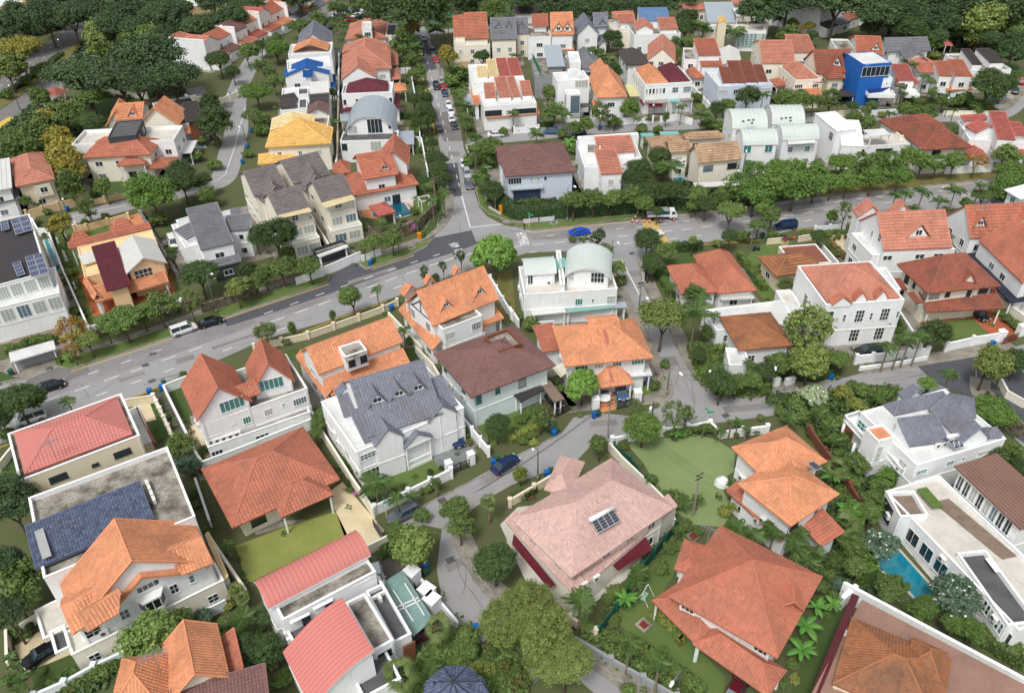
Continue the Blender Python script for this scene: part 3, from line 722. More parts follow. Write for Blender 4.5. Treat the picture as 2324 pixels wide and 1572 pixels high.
# --- centre top across the street
h=House('tall_red_roofed_house','tall cream house with steep red tiled roof at the far right corner of the street','steep red-roofed corner house','cream','brick')
h.block('01',[(1905,357),(2112,352),(2085,195),(1888,200)],8.2,'gable',5.4,ax='x',over=.3,roof='terra')
h.block('01',[(1795,330),(1905,326),(1890,205),(1790,210)],8.0,'gable',4.2,ax='x',over=.3,roof='terra')
h.block('01',[(1790,420),(2120,400),(2110,300),(1800,310)],6.6,'flat',floor='tile')
h=House('dormered_grey_house','cream house with grey slate roof and small arched dormers','grey dormered twin','cream','grey')
h.block('01',[(2140,362),(2370,360),(2350,235),(2122,238)],7.8,'gable',4.6,ax='x',over=.3,dorm=[(-.4,.55,2.2,1.6,'grey'),(.4,.55,2.2,1.6,'grey')])
h.block('02',[(38,308),(146,304),(140,230),(32,235)],7.6,'gable',3.6,ax='x',over=.3,dorm=[(0,.45,2.2,1.5,'grey')])
h=House('orange_dormered_house','white house with glowing orange roof and two joined gabled dormers','twin-dormered orange house','white','orange')
h.block('02',[(358,322),(556,314),(532,205),(335,210)],8.2,'gable',5.0,ax='x',over=.3,dorm=[(-.35,.15,4.2,2.6,'white'),(.42,.15,4.2,2.6,'white')])
h.block('02',[(150,340),(350,330),(330,235),(120,240)],7.2,'flat',floor='conc')
h.block('02',[(185,242),(326,238),(322,185),(180,190)],8.6,'shed',2,roof='terra')
h.block('02',[(205,425),(350,415),(345,360),(205,365)],3.6,'shed',1.2,roof='terra')
h.block('02',[(420,465),(560,460),(556,420),(420,425)],3.4,'shed',1,open_=True)
h=House('bluegrey_roofed_house','white house with dark blue-grey roof, round gable window and small gabled porch','blue-grey gabled house','white','slate')
h.block('02',[(585,318),(780,302),(755,215),(548,225)],6.8,'gable',3.6,ax='y',over=.5)
h.block('02',[(760,247),(866,242),(852,185),(700,188)],7.8,'gable',3.4,ax='x',dorm=[(.2,.2,2.4,1.6,'slate')])
h.block('02',[(775,417),(870,408),(850,362),(762,370)],3.2,'gable',1.8,ax='y',wall='white')
h=House('grey_bungalow','low grey-roofed building at the top edge beside the trees','low grey building','white','dark')
h.block('02',[(20,130),(265,120),(250,70),(20,75)],3.6,'gable',1.5,ax='x')
h=House('cluster_house','white house cluster of small red roofs around a light blue ribbed roof','white cluster with blue roof','white','salmon')
h.block('02',[(1160,190),(1440,190),(1402,110),(1135,115)],8.2,'shed',1.6,roof='bluegrey',over=.2)
h.block('02',[(890,300),(1140,280),(1110,170),(885,180)],5.4,'flat',floor='tile',wall='cream')
h.block('02',[(1090,330),(1500,290),(1460,190),(1060,210)],6.2,'flat',floor='conc')
h.block('02',[(1120,277),(1286,272),(1270,207),(1110,213)],7.2,'gable',1.6,ax='y',over=.2)
h.block('02',[(1342,272),(1500,262),(1472,205),(1320,210)],7.4,'shed',1.6,over=.2)
h.block('02',[(905,175),(1100,150),(1080,120),(900,130)],6.6,'gable',1.4,ax='x')
h.block('02',[(965,215),(1120,200),(1100,160),(960,165)],6.8,'shed',1.2)
h=House('slatted_modern_house','modern house with sloped steel roof, yellow arch and slatted glass wing','yellow-arched modern house','cream','steel')
h.block('02',[(1772,207),(2032,197),(2003,95),(1742,100)],7.4,'shed',2.8,wall='white')
h.block('02',[(1750,240),(2320,215),(2310,190),(1740,212)],6.8,'flat',para=.2,win={'f': [(-14+i*2.2,5.2,1.8,1.2,2,1) for i in range(6)]})
h.block('02',[(2040,290),(2290,280),(2280,205),(2030,210)],6.4,'flat',wall='white',floor='tile',win={'f': [(-6+i*2.0,3.4,1.9,4.6,3,8) for i in range(7)]},gl='t')
h.block('02',[(2030,150),(2155,140),(2120,70),(2010,75)],9.6,'flat',open_=True,cover=CONCW)
h.block('02',[(1868,215),(1945,212),(1945,175),(1868,178)],9.2,'gable',1.0,ax='y',wall='beige',roof='yellow',over=.05,win='none')
h=House('long_red_roofed_house','long low house with terracotta roofs in the top right, left of the white rows','long terracotta house','cream','salmon')
h.block('02',[(2160,110),(2330,80),(2250,0),(1960,10)],5,'hip',2.2)
h.block('02',[(1830,110),(2000,95),(1960,30),(1800,50)],5,'gable',1.8,ax='x')
h.block('02',[(1540,110),(1760,80),(1740,35),(1560,70)],4.4,'gable',1.4,ax='x')
h=House('shed_roofed_house','half-built grey house with steep ribbed metal roof and green safety netting','green-netted grey house','grey','steel')
h.block('02',[(322,607),(476,600),(440,455),(285,465)],8.2,'shed',1.6)
h.block('02',[(200,700),(540,680),(500,520),(180,530)],6.2,'flat',floor='conc',wall='grey',win='none')
NET=mat('green_netting',(24,140,110),dirt=.3,scale=3);BNET=mat('blue_netting',(14,72,150),dirt=.35,scale=2,rough=.7,dirtcol=(8,40,96))
h.quad('safety_net','02',[(262,690),(262,640),(188,480),(188,530)],(6.3,8.4,8.4,6.3),NET)
h=House('grey_pyramid_house','house with mid-grey tiled pyramid roofs behind the white modern cube','grey pyramid-roofed house','white','grey')
h.block('02',[(560,640),(800,605),(770,520),(600,520)],6.4,'hip',2.4)
h.block('02',[(520,572),(625,560),(600,465),(510,470)],8.6,'flat',floor='white')
h.block('02',[(640,560),(740,545),(700,460),(590,470)],6.4,'hip',1.8)
h=House('white_cube_house','tall white modern house with slatted stair tower and green curtains','slatted white tower house','white','white')
h.block('02',[(410,745),(700,712),(655,645),(375,655)],9.2,'flat',para=.15,win={'f': [(2.2,8,3.6,2,4,1),(1,4.8,2,1.5,2,1)]},gl='t')
h.block('02',[(490,862),(622,855),(600,808),(482,815)],7.6,'flat',para=.2,win={'f': [(.5,4.9,2.4,4.6,1,7),(.5,1.7,2.4,1,1,1)],'l': [(0,5,.9,3.8,1,6)]},fr='d')
h.block('02',[(515,690),(625,680),(600,622),(515,630)],10.4,'flat',para=.2,floor='white',win='none',base=9)
h.block('02',[(615,975),(735,965),(725,935),(610,940)],3.4,'flat',open_=True,cover=DARKF)
h=House('orange_pyramid_house','white house under a steep bright orange pyramid roof with blue windows','orange pyramid house','white','orange')
h.block('02',[(738,893),(1060,876),(950,690),(718,700)],6.8,'hip',4.6,ax='y')
h.block('02',[(735,740),(930,720),(840,600),(730,620)],7.0,'hip',3.4,ax='y',ins=(1,3))
h.block('02',[(735,985),(1000,970),(980,930),(740,945)],3.6,'shed',1,open_=True)
h=House('twin_parapet_house','white semi-detached house with orange and maroon pyramid roofs inside one parapet','orange-and-maroon parapet twin','white','orange')
h.block('02',[(1215,767),(1640,742),(1512,602),(1092,618)],8.2,'flat',para=.7,win={'f': [(-9+i*1.45,6.2,1.1,1.5,1,1) for i in range(6)]+[(3,6.2,2.6,1.5,4,2),(8,6.2,3.4,1.6,5,2)],'l': [(-6+i*2,6,.8,1.8,1,1) for i in range(6)]},fr=None)
h.block('02',[(1217,762),(1413,750),(1312,618),(1112,628)],7.9,'hip',2.2,nowall=True)
h.block('02',[(1417,750),(1622,738),(1502,606),(1318,616)],7.9,'hip',2.2,nowall=True,roof='maroon')
h.block('02',[(1215,940),(1420,930),(1400,885),(1210,895)],3.8,'flat',open_=True,cover=CONC)
h.block('02',[(1440,925),(1520,922),(1500,870),(1425,872)],3.8,'flat',open_=True,roof='teal')
h.block('02',[(1530,912),(1650,908),(1640,880),(1520,885)],3.8,'flat',open_=True,cover=CONC)
h.quad('awning','02',[(1240,978),(1370,970),(1360,935),(1238,940)],(2.8,2.8,3.4,3.4),mat('maroon_canvas',(98,28,42),dirt=.1))
h.quad('awning','02',[(1190,955),(1225,925),(1180,895),(1145,905)],(2.8,3.2,3.4,2.8),mat('maroon_canvas',(98,28,42)))
h.block('02',[(1060,880),(1185,868),(1120,765),(1035,770)],3.4,'flat',open_=True,cover=mat('yellow_clear_roof',(216,206,150),dirt=.3,scale=3))
h=House('dark_roofed_house','house with a dark weathered pyramid roof left of the tall stained gable','dark weathered-roof house','white','dark')
h.block('02',[(1052,600),(1246,578),(1175,465),(945,465)],6.4,'hip',2.0)
h=House('stained_gable_house','tall white house with stained blank side wall and stacked orange window hoods','stained tall gable house','cream','salmon')
h.block('02',[(1262,520),(1545,582),(1425,430),(1205,395)],7.4,'gable',3.4,ax='y',over=.2,win={'f': [(-3.5,6.4,1.8,1.2,3,1),(0,6.4,1.8,1.2,3,1),(-3.5,3.4,1.8,1.2,3,1),(0,3.4,1.8,1.2,3,1),(3.5,3.4,1.8,1.2,3,1)]})
for p in ((1298,490),(1382,490)): h.quad('window_hood','02',[(p[0]-38,p[1]+15),(p[0]+34,p[1]+8),(p[0]+30,p[1]-12),(p[0]-38,p[1]-8)],(6.6,6.6,7.3,7.3),roofm('orange'))
for p in ((1290,577),(1372,572),(1470,570)): h.quad('window_hood','02',[(p[0]-38,p[1]+15),(p[0]+34,p[1]+8),(p[0]+30,p[1]-12),(p[0]-38,p[1]-8)],(3.8,3.8,4.5,4.5),roofm('orange'))
h=House('stepped_red_house','white house with two stepped terracotta slopes and a low skirt roof','stepped terracotta house','white','terra')
h.block('02',[(1692,510),(1880,497),(1843,405),(1645,412)],8.6,'shed',1.8,over=.2)
h.block('02',[(1715,608),(1898,597),(1875,520),(1690,530)],6.4,'shed',1.2,over=.2)
h.block('02',[(1560,520),(1700,560),(1660,430),(1555,440)],6.6,'flat',floor='conc')
h.block('02',[(1640,715),(1755,705),(1640,590),(1550,600)],3.4,'hip',1.2)
h=House('grey_sheet_roof_house','low house with pale grey sheet roof between two terracotta neighbours','grey sheet-roofed house','white','silver')
h.block('02',[(1905,605),(2095,590),(2060,470),(1868,435)],4.6,'gable',1.4,ax='y')
h=House('brown_slope_terrace','pale blue terrace block with four weathered brown roof slopes','brown-sloped terrace block','paleblue','redbrown')
h.block('02',[(1880,800),(2330,755),(2250,620),(1762,640)],6.6,'flat',floor='white',win={'f': [(-9,5,3.6,1.3,4,1),(-3,5,3.6,1.3,4,1),(3,5,3,1.4,4,2),(8.5,5,4.4,1.4,6,2)]})
h.block('02',[(1912,757),(2003,748),(1965,660),(1877,668)],7.0,'shed',1.6,over=.05,roof='redbrown')
h.block('02',[(2010,755),(2112,746),(2050,610),(1945,615)],7.1,'shed',1.8,over=.05)
h.block('02',[(2120,750),(2222,740),(2155,608),(2060,612)],7.0,'shed',1.8,over=.05)
h.block('02',[(2240,742),(2312,738),(2262,640),(2180,645)],7.0,'shed',1.6,over=.05)
h.block('02',[(1990,860),(2330,835),(2310,790),(1960,810)],3.6,'flat',floor='white')
h=House('arched_window_house','cream gable-ended house with arched windows and large terracotta roof','arched-window cream house','cream','salmon')
h.block('03',[(-60,585),(225,568),(150,385),(-130,395)],7,'gable',3.6,ax='x',over=.2)
h.block('03',[(205,485),(413,467),(362,368),(160,375)],7.8,'shed',1.8,over=.2)
# --- upper right rows
terrace('row_house',['white row house with long dark roof, nearest the round green tree','second white row house with steep dark slope in the top right','third row house in the top right with reddish roof','far white row house with terracotta roof by the palms'],
  ['nearest top-right row house','second top-right row house','third top-right row house','far top-right row house'],('03',430,330),('03',870,190),4,20,['dark','dark','slate','terra'],['white'],ze=7.4,seed=8)
terrace('row_house',['low dark-roofed house at the top edge left of the white rows','red-roofed house at the top edge behind the row houses','orange-roofed house partly hidden at the top edge'],
  ['low dark top-edge house','red top-edge house','orange top-edge house'],('03',-60,170),('03',260,60),3,14,['dark','salmon','terra'],['cream'],ze=5,seed=4)
h=House('brick_brown_house','cream house with brown roof, small gabled dormer and lower pyramid','brown-roofed cream house','cream','redbrown')
h.block('03',[(415,690),(702,642),(682,520),(380,560)],6.8,'gable',4.6,ax='x',over=.3,roof='brick',dorm=[(.1,.3,3.4,2.6,'cream')])
h.block('03',[(545,718),(690,712),(640,640),(470,650)],6.6,'hip',2.4,wall='beige',roof='brick')
h.block('03',[(610,880),(790,868),(740,815),(600,820)],3.0,'flat',open_=True,roof='darkpanel')
h=House('salmon_parapet_house','cream parapet house with salmon hipped roof and orange skirt roofs','salmon parapet house','cream','salmon')
h.block('03',[(262,725),(480,715),(335,588),(85,590)],6.8,'flat',para=.6,win={'f': [(-3,4.9,2.8,1.1,4,1),(3,4.9,2.2,1.1,3,1)],'l': [(-4+i*2.2,4.6,.8,1.2,1,1) for i in range(4)]})
h.block('03',[(268,716),(447,704),(330,592),(112,594)],6.6,'hip',2.0,nowall=True)
h.block('03',[(272,758),(485,745),(478,718),(270,725)],5.8,'shed',.6,nowall=True)
h.block('03',[(262,885),(468,870),(455,800),(243,812)],3.4,'shed',1.1,roof='orange')
h.block('03',[(80,800),(165,760),(110,712),(15,735)],3.4,'hip',1.2,open_=True,roof='terra')
h=House('scaffolded_house','white flat-topped house wrapped in blue construction netting','blue-netted house','white','white')
h.block('03',[(872,588),(1118,568),(968,472),(702,482)],11.5,'flat',para=.12,floor='white',win={'f': [(0,9.4,8.5,2.6,6,1)]},wall='blue',band=False)
h.quad('front_cladding','03',[(880,665),(885,592),(1112,572),(1104,640)],(8.6,11.3,11.3,8.8),wallm('paleblue'))
h.block('03',[(900,860),(1135,855),(1120,790),(885,800)],4.2,'flat',para=.6,floor='white',base=3.2,win='none')
h.block('03',[(925,720),(1100,700),(1095,640),(920,650)],7.4,'flat',para=.1,win={'f': [(-2.5,5.6,2,2.2,3,1),(2,6,.5,.5,1,1),(3.2,6,.5,.5,1,1)]})
h.quad('safety_net','03',[(860,905),(868,585),(680,478),(685,640)],(.3,11.2,11.2,.3),BNET)
h.quad('safety_net','03',[(895,690),(1105,665),(1105,640),(893,662)],(7.6,7.6,8.4,8.4),BNET)
h.quad('safety_net','03',[(900,850),(1125,825),(1120,790),(905,815)],(3.6,3.6,5.0,5.0),BNET)
h.quad('safety_net','03',[(860,905),(925,880),(950,700),(868,690)],(.4,.4,7.4,7.8),BNET)
h=House('skylight_red_house','white-flanked house with long terracotta roof behind the blue netting','terracotta house behind netting','white','terra')
h.block('03',[(800,490),(1052,508),(945,345),(735,350)],7,'gable',3.0,ax='x',dorm=[(.45,.25,3,2.2,'cream')])
h.block('03',[(640,470),(790,480),(740,340),(575,370)],6.8,'flat',floor='conc')
h=House('grey_l_roof_house','house under a broad grey tiled L-shaped roof before the dark trees','grey L-roofed house','white','grey')
h.block('03',[(1090,480),(1430,452),(1385,372),(1005,385)],6,'gable',2.6,ax='x')
h.block('03',[(1240,555),(1420,540),(1390,440),(1200,450)],5.8,'gable',2.2,ax='y')
h=House('curved_balcony_house','narrow house with coral shed roof and white curved balcony','coral shed-roofed house','white','red')
h.block('03',[(1172,735),(1350,725),(1242,625),(1122,610)],6.4,'shed',1.0,over=.2)
h.block('03',[(1240,865),(1358,850),(1345,800),(1230,810)],4.0,'flat',base=3.0,win='none',floor='white')
h.block('03',[(1170,765),(1355,755),(1345,725),(1170,735)],5.4,'shed',.6,nowall=True)
h=House('red_sloped_cluster','white house cluster with four terracotta slopes right of the netting','four-sloped terracotta cluster','white','terra')
h.block('03',[(1350,640),(1560,680),(1490,590),(1340,600)],5.8,'hip',1.6)
h.block('03',[(1562,692),(1672,692),(1610,610),(1485,595)],6.8,'shed',1.4,over=.05)
h.block('03',[(1700,695),(1852,688),(1750,598),(1612,592)],7.0,'shed',1.6,over=.05)
h.block('03',[(1310,610),(1500,575),(1420,520),(1290,560)],5,'hip',1.4,roof='salmon')
h.block('03',[(1710,722),(1855,712),(1850,692),(1705,700)],6.0,'shed',.5,roof='orange',nowall=True)
h.block('03',[(1620,825),(1840,812),(1830,785),(1610,795)],3.2,'shed',.7,roof='orange',open_=True)
h=House('grey_topped_pair','white pair of boxy houses with grey-topped sloping roofs near the right wood','grey-topped white pair','white','dark')
h.block('03',[(1830,660),(2125,610),(2010,470),(1650,500)],5.6,'flat',floor='conc')
h.block('03',[(1860,592),(1930,582),(1822,480),(1750,490)],6.9,'shed',1.2,over=.05)
h.block('03',[(2022,578),(2120,562),(1995,470),(1895,490)],6.9,'shed',1.2,over=.05)
# --- barrel vaults
h=House('vaulted_house','rear-left house of the four pale green barrel vaults, with rooftop air conditioners','rear-left vaulted house','white','metal')
h.block('02',[(1995,1175),(2295,1148),(2250,1025),(1935,1035)],7.6,'barrel',2.6,ax='x',over=.2,gl='t')
for p in ((2100,1110),(2150,1100),(2190,1098),(2180,1125)): h.ac('02',p,9.9)
h=House('vaulted_house','rear-right house of the four pale green barrel vaults','rear-right vaulted house','white','metal')
h.block('03',[(30,1135),(315,1115),(262,995),(-25,1000)],7.6,'barrel',2.6,ax='x',over=.2,gl='t')
for p in ((125,1085),(165,1080),(205,1078),(205,1105)): h.ac('03',p,9.9)
h=House('vaulted_house','front-left house of the four pale green barrel vaults, teal balcony windows','front-left vaulted house','white','metal')
h.block('02',[(2100,1322),(2392,1302),(2360,1205),(2030,1215)],7.2,'barrel',2.2,ax='x',over=.2,gl='t',win={'f': [(-4,6,2.6,1.8,2,1),(3,6,2.6,1.8,2,1),(-3,2.6,2.2,1.6,2,1)]})
h.block('02',[(2150,1400),(2370,1382),(2350,1330),(2130,1345)],4.2,'flat',gl='t',floor='tile')
h=House('vaulted_house','front-right house of the four pale green barrel vaults, white canopy over its balcony','front-right vaulted house','white','metal')
h.block('03',[(130,1278),(442,1248),(402,1165),(60,1180)],7.2,'barrel',2.2,ax='x',over=.2,gl='t')
h.block('03',[(170,1370),(420,1340),(400,1280),(160,1300)],4.0,'flat',gl='t',floor='tile')
h.quad('awning','03',[(185,1312),(435,1297),(425,1258),(180,1275)],(6.6,6.6,6.9,6.9),CONCW)
h=House('white_curved_house','large white house with ribbed curved roof and pergola terrace','white curved-roof house','white','white')
h.block('03',[(632,1190),(808,1175),(612,1035),(400,1045)],8.4,'shed',.6,over=.1,win={'l': [(6,6.5,3,2,3,1),(-5,4,1.2,1,1,1),(-8,6,1.6,1,2,1)]})
h.block('03',[(650,1340),(838,1308),(810,1180),(632,1192)],5.8,'cshed',2.7,ax='x',over=.1)
h.block('03',[(640,1370),(1235,1275),(1190,1200),(815,1235)],5.6,'flat',floor='tile',win={'f': [(-10,4,6,1.4,6,2),(2,4,7.5,1.4,10,2)]},fr='d')
h.block('03',[(935,1240),(1112,1222),(1062,1168),(862,1178)],8.2,'flat',open_=True,base=5.4,cover=CONCW)
h=House('redbrown_hipped_house','cream house with broad red-brown hipped roofs behind the clipped hedge trees','broad red-brown hip house','cream','brick')
h.block('03',[(1395,1367),(1857,1332),(1545,1115),(1150,1150)],6.4,'hip',3.2,win={'f': [(-2.5,5,2.6,1.5,2,1),(4.5,5,3.4,1.4,4,1)]},fr='d',over=.9)
h.block('03',[(1165,1195),(1625,1137),(1440,1062),(985,1082)],6.6,'hip',2.0)
h.block('03',[(1205,1235),(1330,1220),(1290,1130),(1130,1155)],6.4,'flat',floor='conc')
h=House('coral_roofed_house','white house with coral shed roofs at many levels near the right edge','multi-level coral-roofed house','white','red')
h.block('03',[(2060,1275),(2245,1255),(2120,1070),(2025,1080)],7.8,'shed',1.6,over=.1)
h.block('03',[(1890,1210),(2060,1180),(2000,1110),(1815,1155)],7.0,'gable',1.2,ax='y',over=.2)
h.block('03',[(1850,1280),(2330,1280),(2250,1130),(1700,1080)],5.6,'flat',floor='white',gl=None)
h.block('03',[(2240,1240),(2340,1225),(2280,1140),(2170,1150)],6.2,'shed',1)
h.block('03',[(1770,1105),(1990,1085),(1960,1060),(1760,1070)],6.8,'shed',.6)
h.block('03',[(1800,1440),(2010,1430),(1900,1320),(1790,1330)],3.2,'hip',1)
h.block('03',[(2250,1420),(2340,1410),(2330,1360),(2240,1370)],3.2,'shed',1)
h.quad('window_hood','03',[(1870,1255),(1850,1225),(1760,1180),(1770,1210)],(4.8,5.4,5.4,4.8),roofm('red'))
# --- middle row
h=House('mauve_hipped_house','white and navy house under a large mauve-brown hipped roof at the street corner','mauve corner house','white','brown')
h.block('F',[(1140,403),(1307,388),(1273,322),(1131,334)],6.8,'hip',3.2,win={'f': [(-6.4,5.3,3.4,1.5,5,1),(-2.2,5.4,.8,1,1,1),(-.4,5.4,.8,1,1,1),(1.4,5.4,.8,1,1,1)]},wall='paleblue')
h.block('F',[(1158,432),(1232,426),(1228,404),(1155,409)],3.6,'shed',1.2,roof='steel',wall='navy',gl='c')
h.block('F',[(1232,424),(1303,410),(1290,392),(1228,400)],3.6,'flat',wall='navy',floor='tile')
h.block('F',[(1130,372),(1170,368),(1168,348),(1128,350)],6.2,'hip',1.2)
h=House('l_roof_house','white high-walled house with salmon L-shaped roof','white-walled L-roof house','white','salmon')
h.block('02',[(650,1540),(1150,1480),(1145,1250),(598,1290)],6.2,'flat',floor='white',para=.8)
h.block('02',[(600,1262),(1145,1222),(1145,1200),(596,1238)],8.2,'flat',win='none',para=.1)
h.block('02',[(805,1595),(988,1560),(942,1390),(755,1410)],6.7,'shed',1.2,over=.2)
h.block('02',[(765,1405),(1105,1370),(1078,1275),(775,1300)],6.9,'shed',1.4,over=.2)
h.block('02',[(655,1400),(805,1380),(800,1290),(700,1300)],7.6,'flat',floor='conc',base=5,win='none')
h=House('tan_tiled_house','cream house with mossy tan tiled roofs and rust shutters','mossy tan-tiled house','cream','tan')
h.block('02',[(1700,1484),(2084,1444),(1975,1340),(1592,1372)],6.4,'gable',2.8,ax='x',over=.5,win={'f': [(-3,4.7,2.8,1.4,2,1),(4,4.7,2.8,1.4,2,1)]},fr='d')
h.block('02',[(1300,1365),(1640,1345),(1560,1240),(1190,1250)],5.4,'hip',1.8)
h.block('02',[(1575,1270),(1935,1255),(1900,1210),(1560,1225)],6.4,'hip',1.2)
h.block('02',[(1445,1385),(1612,1375),(1580,1290),(1385,1300)],6.6,'gable',1.4,ax='x')
for p in ((1520,1480),(1560,1475),(1520,1510),(1560,1505)): h.ac('02',p,3.6)
h.block('02',[(1660,1700),(2070,1680),(2050,1640),(1650,1660)],3.0,'flat',open_=True,roof='silver')
h.block('02',[(1180,1240),(1300,1235),(1275,1205),(1160,1210)],3.4,'flat',open_=True,roof='teal')
h.block('02',[(1345,1225),(1525,1220),(1500,1190),(1340,1195)],3.4,'flat',open_=True,roof='teal')
h=House('vaulted_corner_house','big white corner house with two pale ribbed vault roofs','white vaulted corner house','white','metal')
h.block('12',[(545,925),(960,995),(850,775),(438,675)],8.0,'barrel',2.0,ax='y',over=.5,win={'f': [(-4.5,8.2,1.6,2,2,2),(2.6,8,3.6,2,4,2)]})
h.block('12',[(130,925),(400,898),(372,770),(68,778)],8.6,'barrel',1.2,ax='x',over=.3,win={'f': [(-2.5,7.4,1.4,1.9,2,1)]})
h.block('12',[(150,1100),(990,1045),(840,820),(20,830)],6.4,'flat',floor='tile',win={'f': [(2.2,4.2,2,1.4,3,1),(6,4.3,.5,.7,1,1),(11,4.2,2.4,1.6,3,2)]},gl='t')
h.block('12',[(440,1010),(480,1005),(440,700),(400,700)],7.8,'flat',win='none')
h.quad('glass_roof','12',[(375,868),(440,862),(410,772),(365,780)],(8.0,8.0,8.0,8.0),mat('roof_teal',(120,178,172)))
h.quad('glass_roof','12',[(455,855),(512,850),(480,765),(440,770)],(8.0,8.0,8.0,8.0),mat('roof_teal',(120,178,172)))
for p in ((300,1000),(345,1000),(420,905),(540,1010),(590,1005),(625,1000),(660,995)): h.ac('12',p,6.1)
h.quad('window_shade','12',[(140,1215),(425,1180),(425,1105),(135,1130)],(2.6,2.6,5.4,5.4),mat('dark_shade',(62,74,88),dirt=.2))
h.block('12',[(495,1265),(935,1215),(920,1170),(480,1215)],3.0,'flat',open_=True,roof='glassroof')
h.block('12',[(180,1290),(500,1255),(485,1212),(175,1240)],3.0,'flat',open_=True,roof='silver')
h.block('12',[(930,1220),(1045,1212),(1030,1160),(925,1170)],3.0,'flat',open_=True,roof='steel')
h=House('redbrown_bungalow','bungalow with rust-red L-shaped hipped roof inside hedged lawns','rust hip bungalow','white','brick')
h.block('12',[(1870,1092),(2220,1062),(1975,718),(1640,745)],4,'hip',3.0,roof='terra')
h.block('12',[(1535,1100),(1890,1075),(1730,820),(1400,838)],3.9,'hip',2.2,roof='terra')
h.block('12',[(1890,1150),(2200,1130),(2180,1080),(1880,1095)],2.8,'flat',open_=True,roof='silver')
h=House('old_tiled_bungalow','old bungalow with mossy orange tiles and a white flat roof slab','mossy orange bungalow','white','old')
h.block('F',[(1668,805),(1795,775),(1748,708),(1645,718)],3.9,'hip',2.2)
h.block('F',[(1625,765),(1800,715),(1790,688),(1600,695)],3.3,'flat',floor='white',para=.15)
h.block('F',[(1745,715),(1835,765),(1800,690),(1770,690)],3.4,'shed',.3,roof='silver')
h.block('F',[(1652,830),(1700,828),(1690,790),(1650,790)],3.2,'flat',floor='white')
h=House('flat_red_bungalow','low house half under cracked red flat roof, half under old orange tiles','cracked red flat-roof bungalow','beige','old')
h.block('F',[(1767,633),(1863,607),(1835,572),(1716,580)],3.6,'hip',1.6)
h.block('F',[(1800,600),(1888,598),(1850,552),(1768,562)],3.2,'flat',para=.15,floor='steel',roof='redbrown')
h=House('white_gabled_villa','large white villa with broad terracotta gable roof and triangular dormer','broad terracotta gable villa','white','salmon')
h.block('13',[(1045,712),(1625,662),(1430,395),(850,440)],8.0,'gable',4.6,ax='x',over=.15,dorm=[(.05,.32,4.6,2.6,'white')],win={'l': [(3.5,9,1.2,1.6,2,2),(0,8.3,1,1.2,2,2),(5,2.5,3,2,4,1),(-3,2.5,3,2,4,1)],'f': [(-6,6.3,2,1,2,1),(1,6.3,2,1,2,1),(5,6.3,2,1,2,1)]})
h.block('13',[(1040,760),(1650,675),(1545,520),(660,520)],6.4,'flat',floor='white',para=.15)
h.block('13',[(790,400),(1040,385),(985,320),(800,330)],8.6,'gable',2.2,ax='y',over=.2)
h.block('13',[(1120,380),(1290,365),(1240,320),(1110,330)],8.6,'gable',2.2,ax='y',over=.2)
h=House('long_terracotta_house','long terracotta gabled house with side skirt roof at the right edge','long gabled right-edge house','white','terra')
h.block('13',[(1800,605),(2450,548),(2290,330),(1690,400)],6.8,'gable',4.4,ax='x',over=.2,dorm=[(-.72,.35,2.4,2.2,'white'),(.5,.4,2.4,2.2,'white')])
h.block('13',[(1780,615),(1870,600),(1660,390),(1555,395)],4.2,'shed',.8,ax='y',roof='brick')
h.block('13',[(1800,700),(2400,650),(2330,560),(1740,600)],3.6,'flat',floor='dark')
h=House('brown_hipped_villa','cream villa with red-brown hipped roof, gabled bay and pillared porch','pillared red-brown villa','cream','brick')
h.block('13',[(1455,1087),(2122,1022),(1800,770),(1155,820)],6.6,'hip',4.2,over=.9,win={'f': [(-6.2,5.3,2.6,1.2,3,1),(-2.8,5.3,1.3,1.1,2,1),(3.2,5.3,1.2,1.4,2,1),(6.4,5.3,2.8,1.2,3,1)],'l': [(5,5.2,1.6,1.5,2,1),(0,5.2,1,1.4,1,1),(-3.5,5,1.8,1.8,2,1),(-4,1.8,2,1.8,2,1)]},fr='d')
h.block('13',[(1695,1048),(1882,1030),(1850,950),(1680,965)],6.4,'gable',2.8,ax='y',over=.3,win={'f': [(0,4.9,3.2,2.8,3,1)]},fr='d')
h.block('13',[(1420,1265),(2112,1222),(2050,1100),(1385,1150)],3.4,'shed',1.5,open_=True)
h.block('13',[(1215,1065),(1255,1045),(1190,965),(1150,980)],4.4,'shed',.4,nowall=True)
h.block('13',[(1345,1185),(1385,1165),(1310,1090),(1275,1105)],4.4,'shed',.4,nowall=True)
for q in ((1420,1340),(1600,1325),(1860,1300),(2040,1280)): pass
h=House('white_classical_house','stately white classical house with salmon hipped roof and pediments','white pedimented mansion','white','salmon')
h.block('13',[(565,1210),(1165,1140),(985,790),(250,848)],8.4,'flat',para=.5,floor='white',win={'f': [(-7,6.2,1.8,2,2,2),(-3.6,5.6,.6,1.4,1,2),(-.5,5.8,1.8,2.4,3,3),(2,5.6,.6,1.4,1,2),(4.8,5.8,1.8,2.4,3,3),(7.6,5.6,.6,1.4,1,2),(-.5,2,2,2.6,3,3),(4.8,2,2,2.6,3,3)],'l': [(7,6.4,1.2,1.6,2,2),(7,3,1.4,1.6,2,2),(-1,4.6,1.6,2.8,2,3)]})
h.block('13',[(572,1182),(1125,1112),(960,805),(275,850)],8.2,'hip',3.0,nowall=True,over=.1)
h.block('13',[(1075,1065),(1197,1045),(1065,850),(960,860)],8.2,'flat',para=.4,floor='white')
for x0,x1,y in ((575,750,1190),(785,885,1150),(975,1075,1135)):
 h.block('13',[(x0,y+8),(x1,y-12),(x1-15,y-62),(x0-15,y-42)],8.6,'gable',1.4,ax='y',over=.1,win='none',base=8.0,roof='terra')
h.block('13',[(230,1310),(290,1250),(230,1050),(65,1070)],3.6,'flat',floor='tile',wall='white')
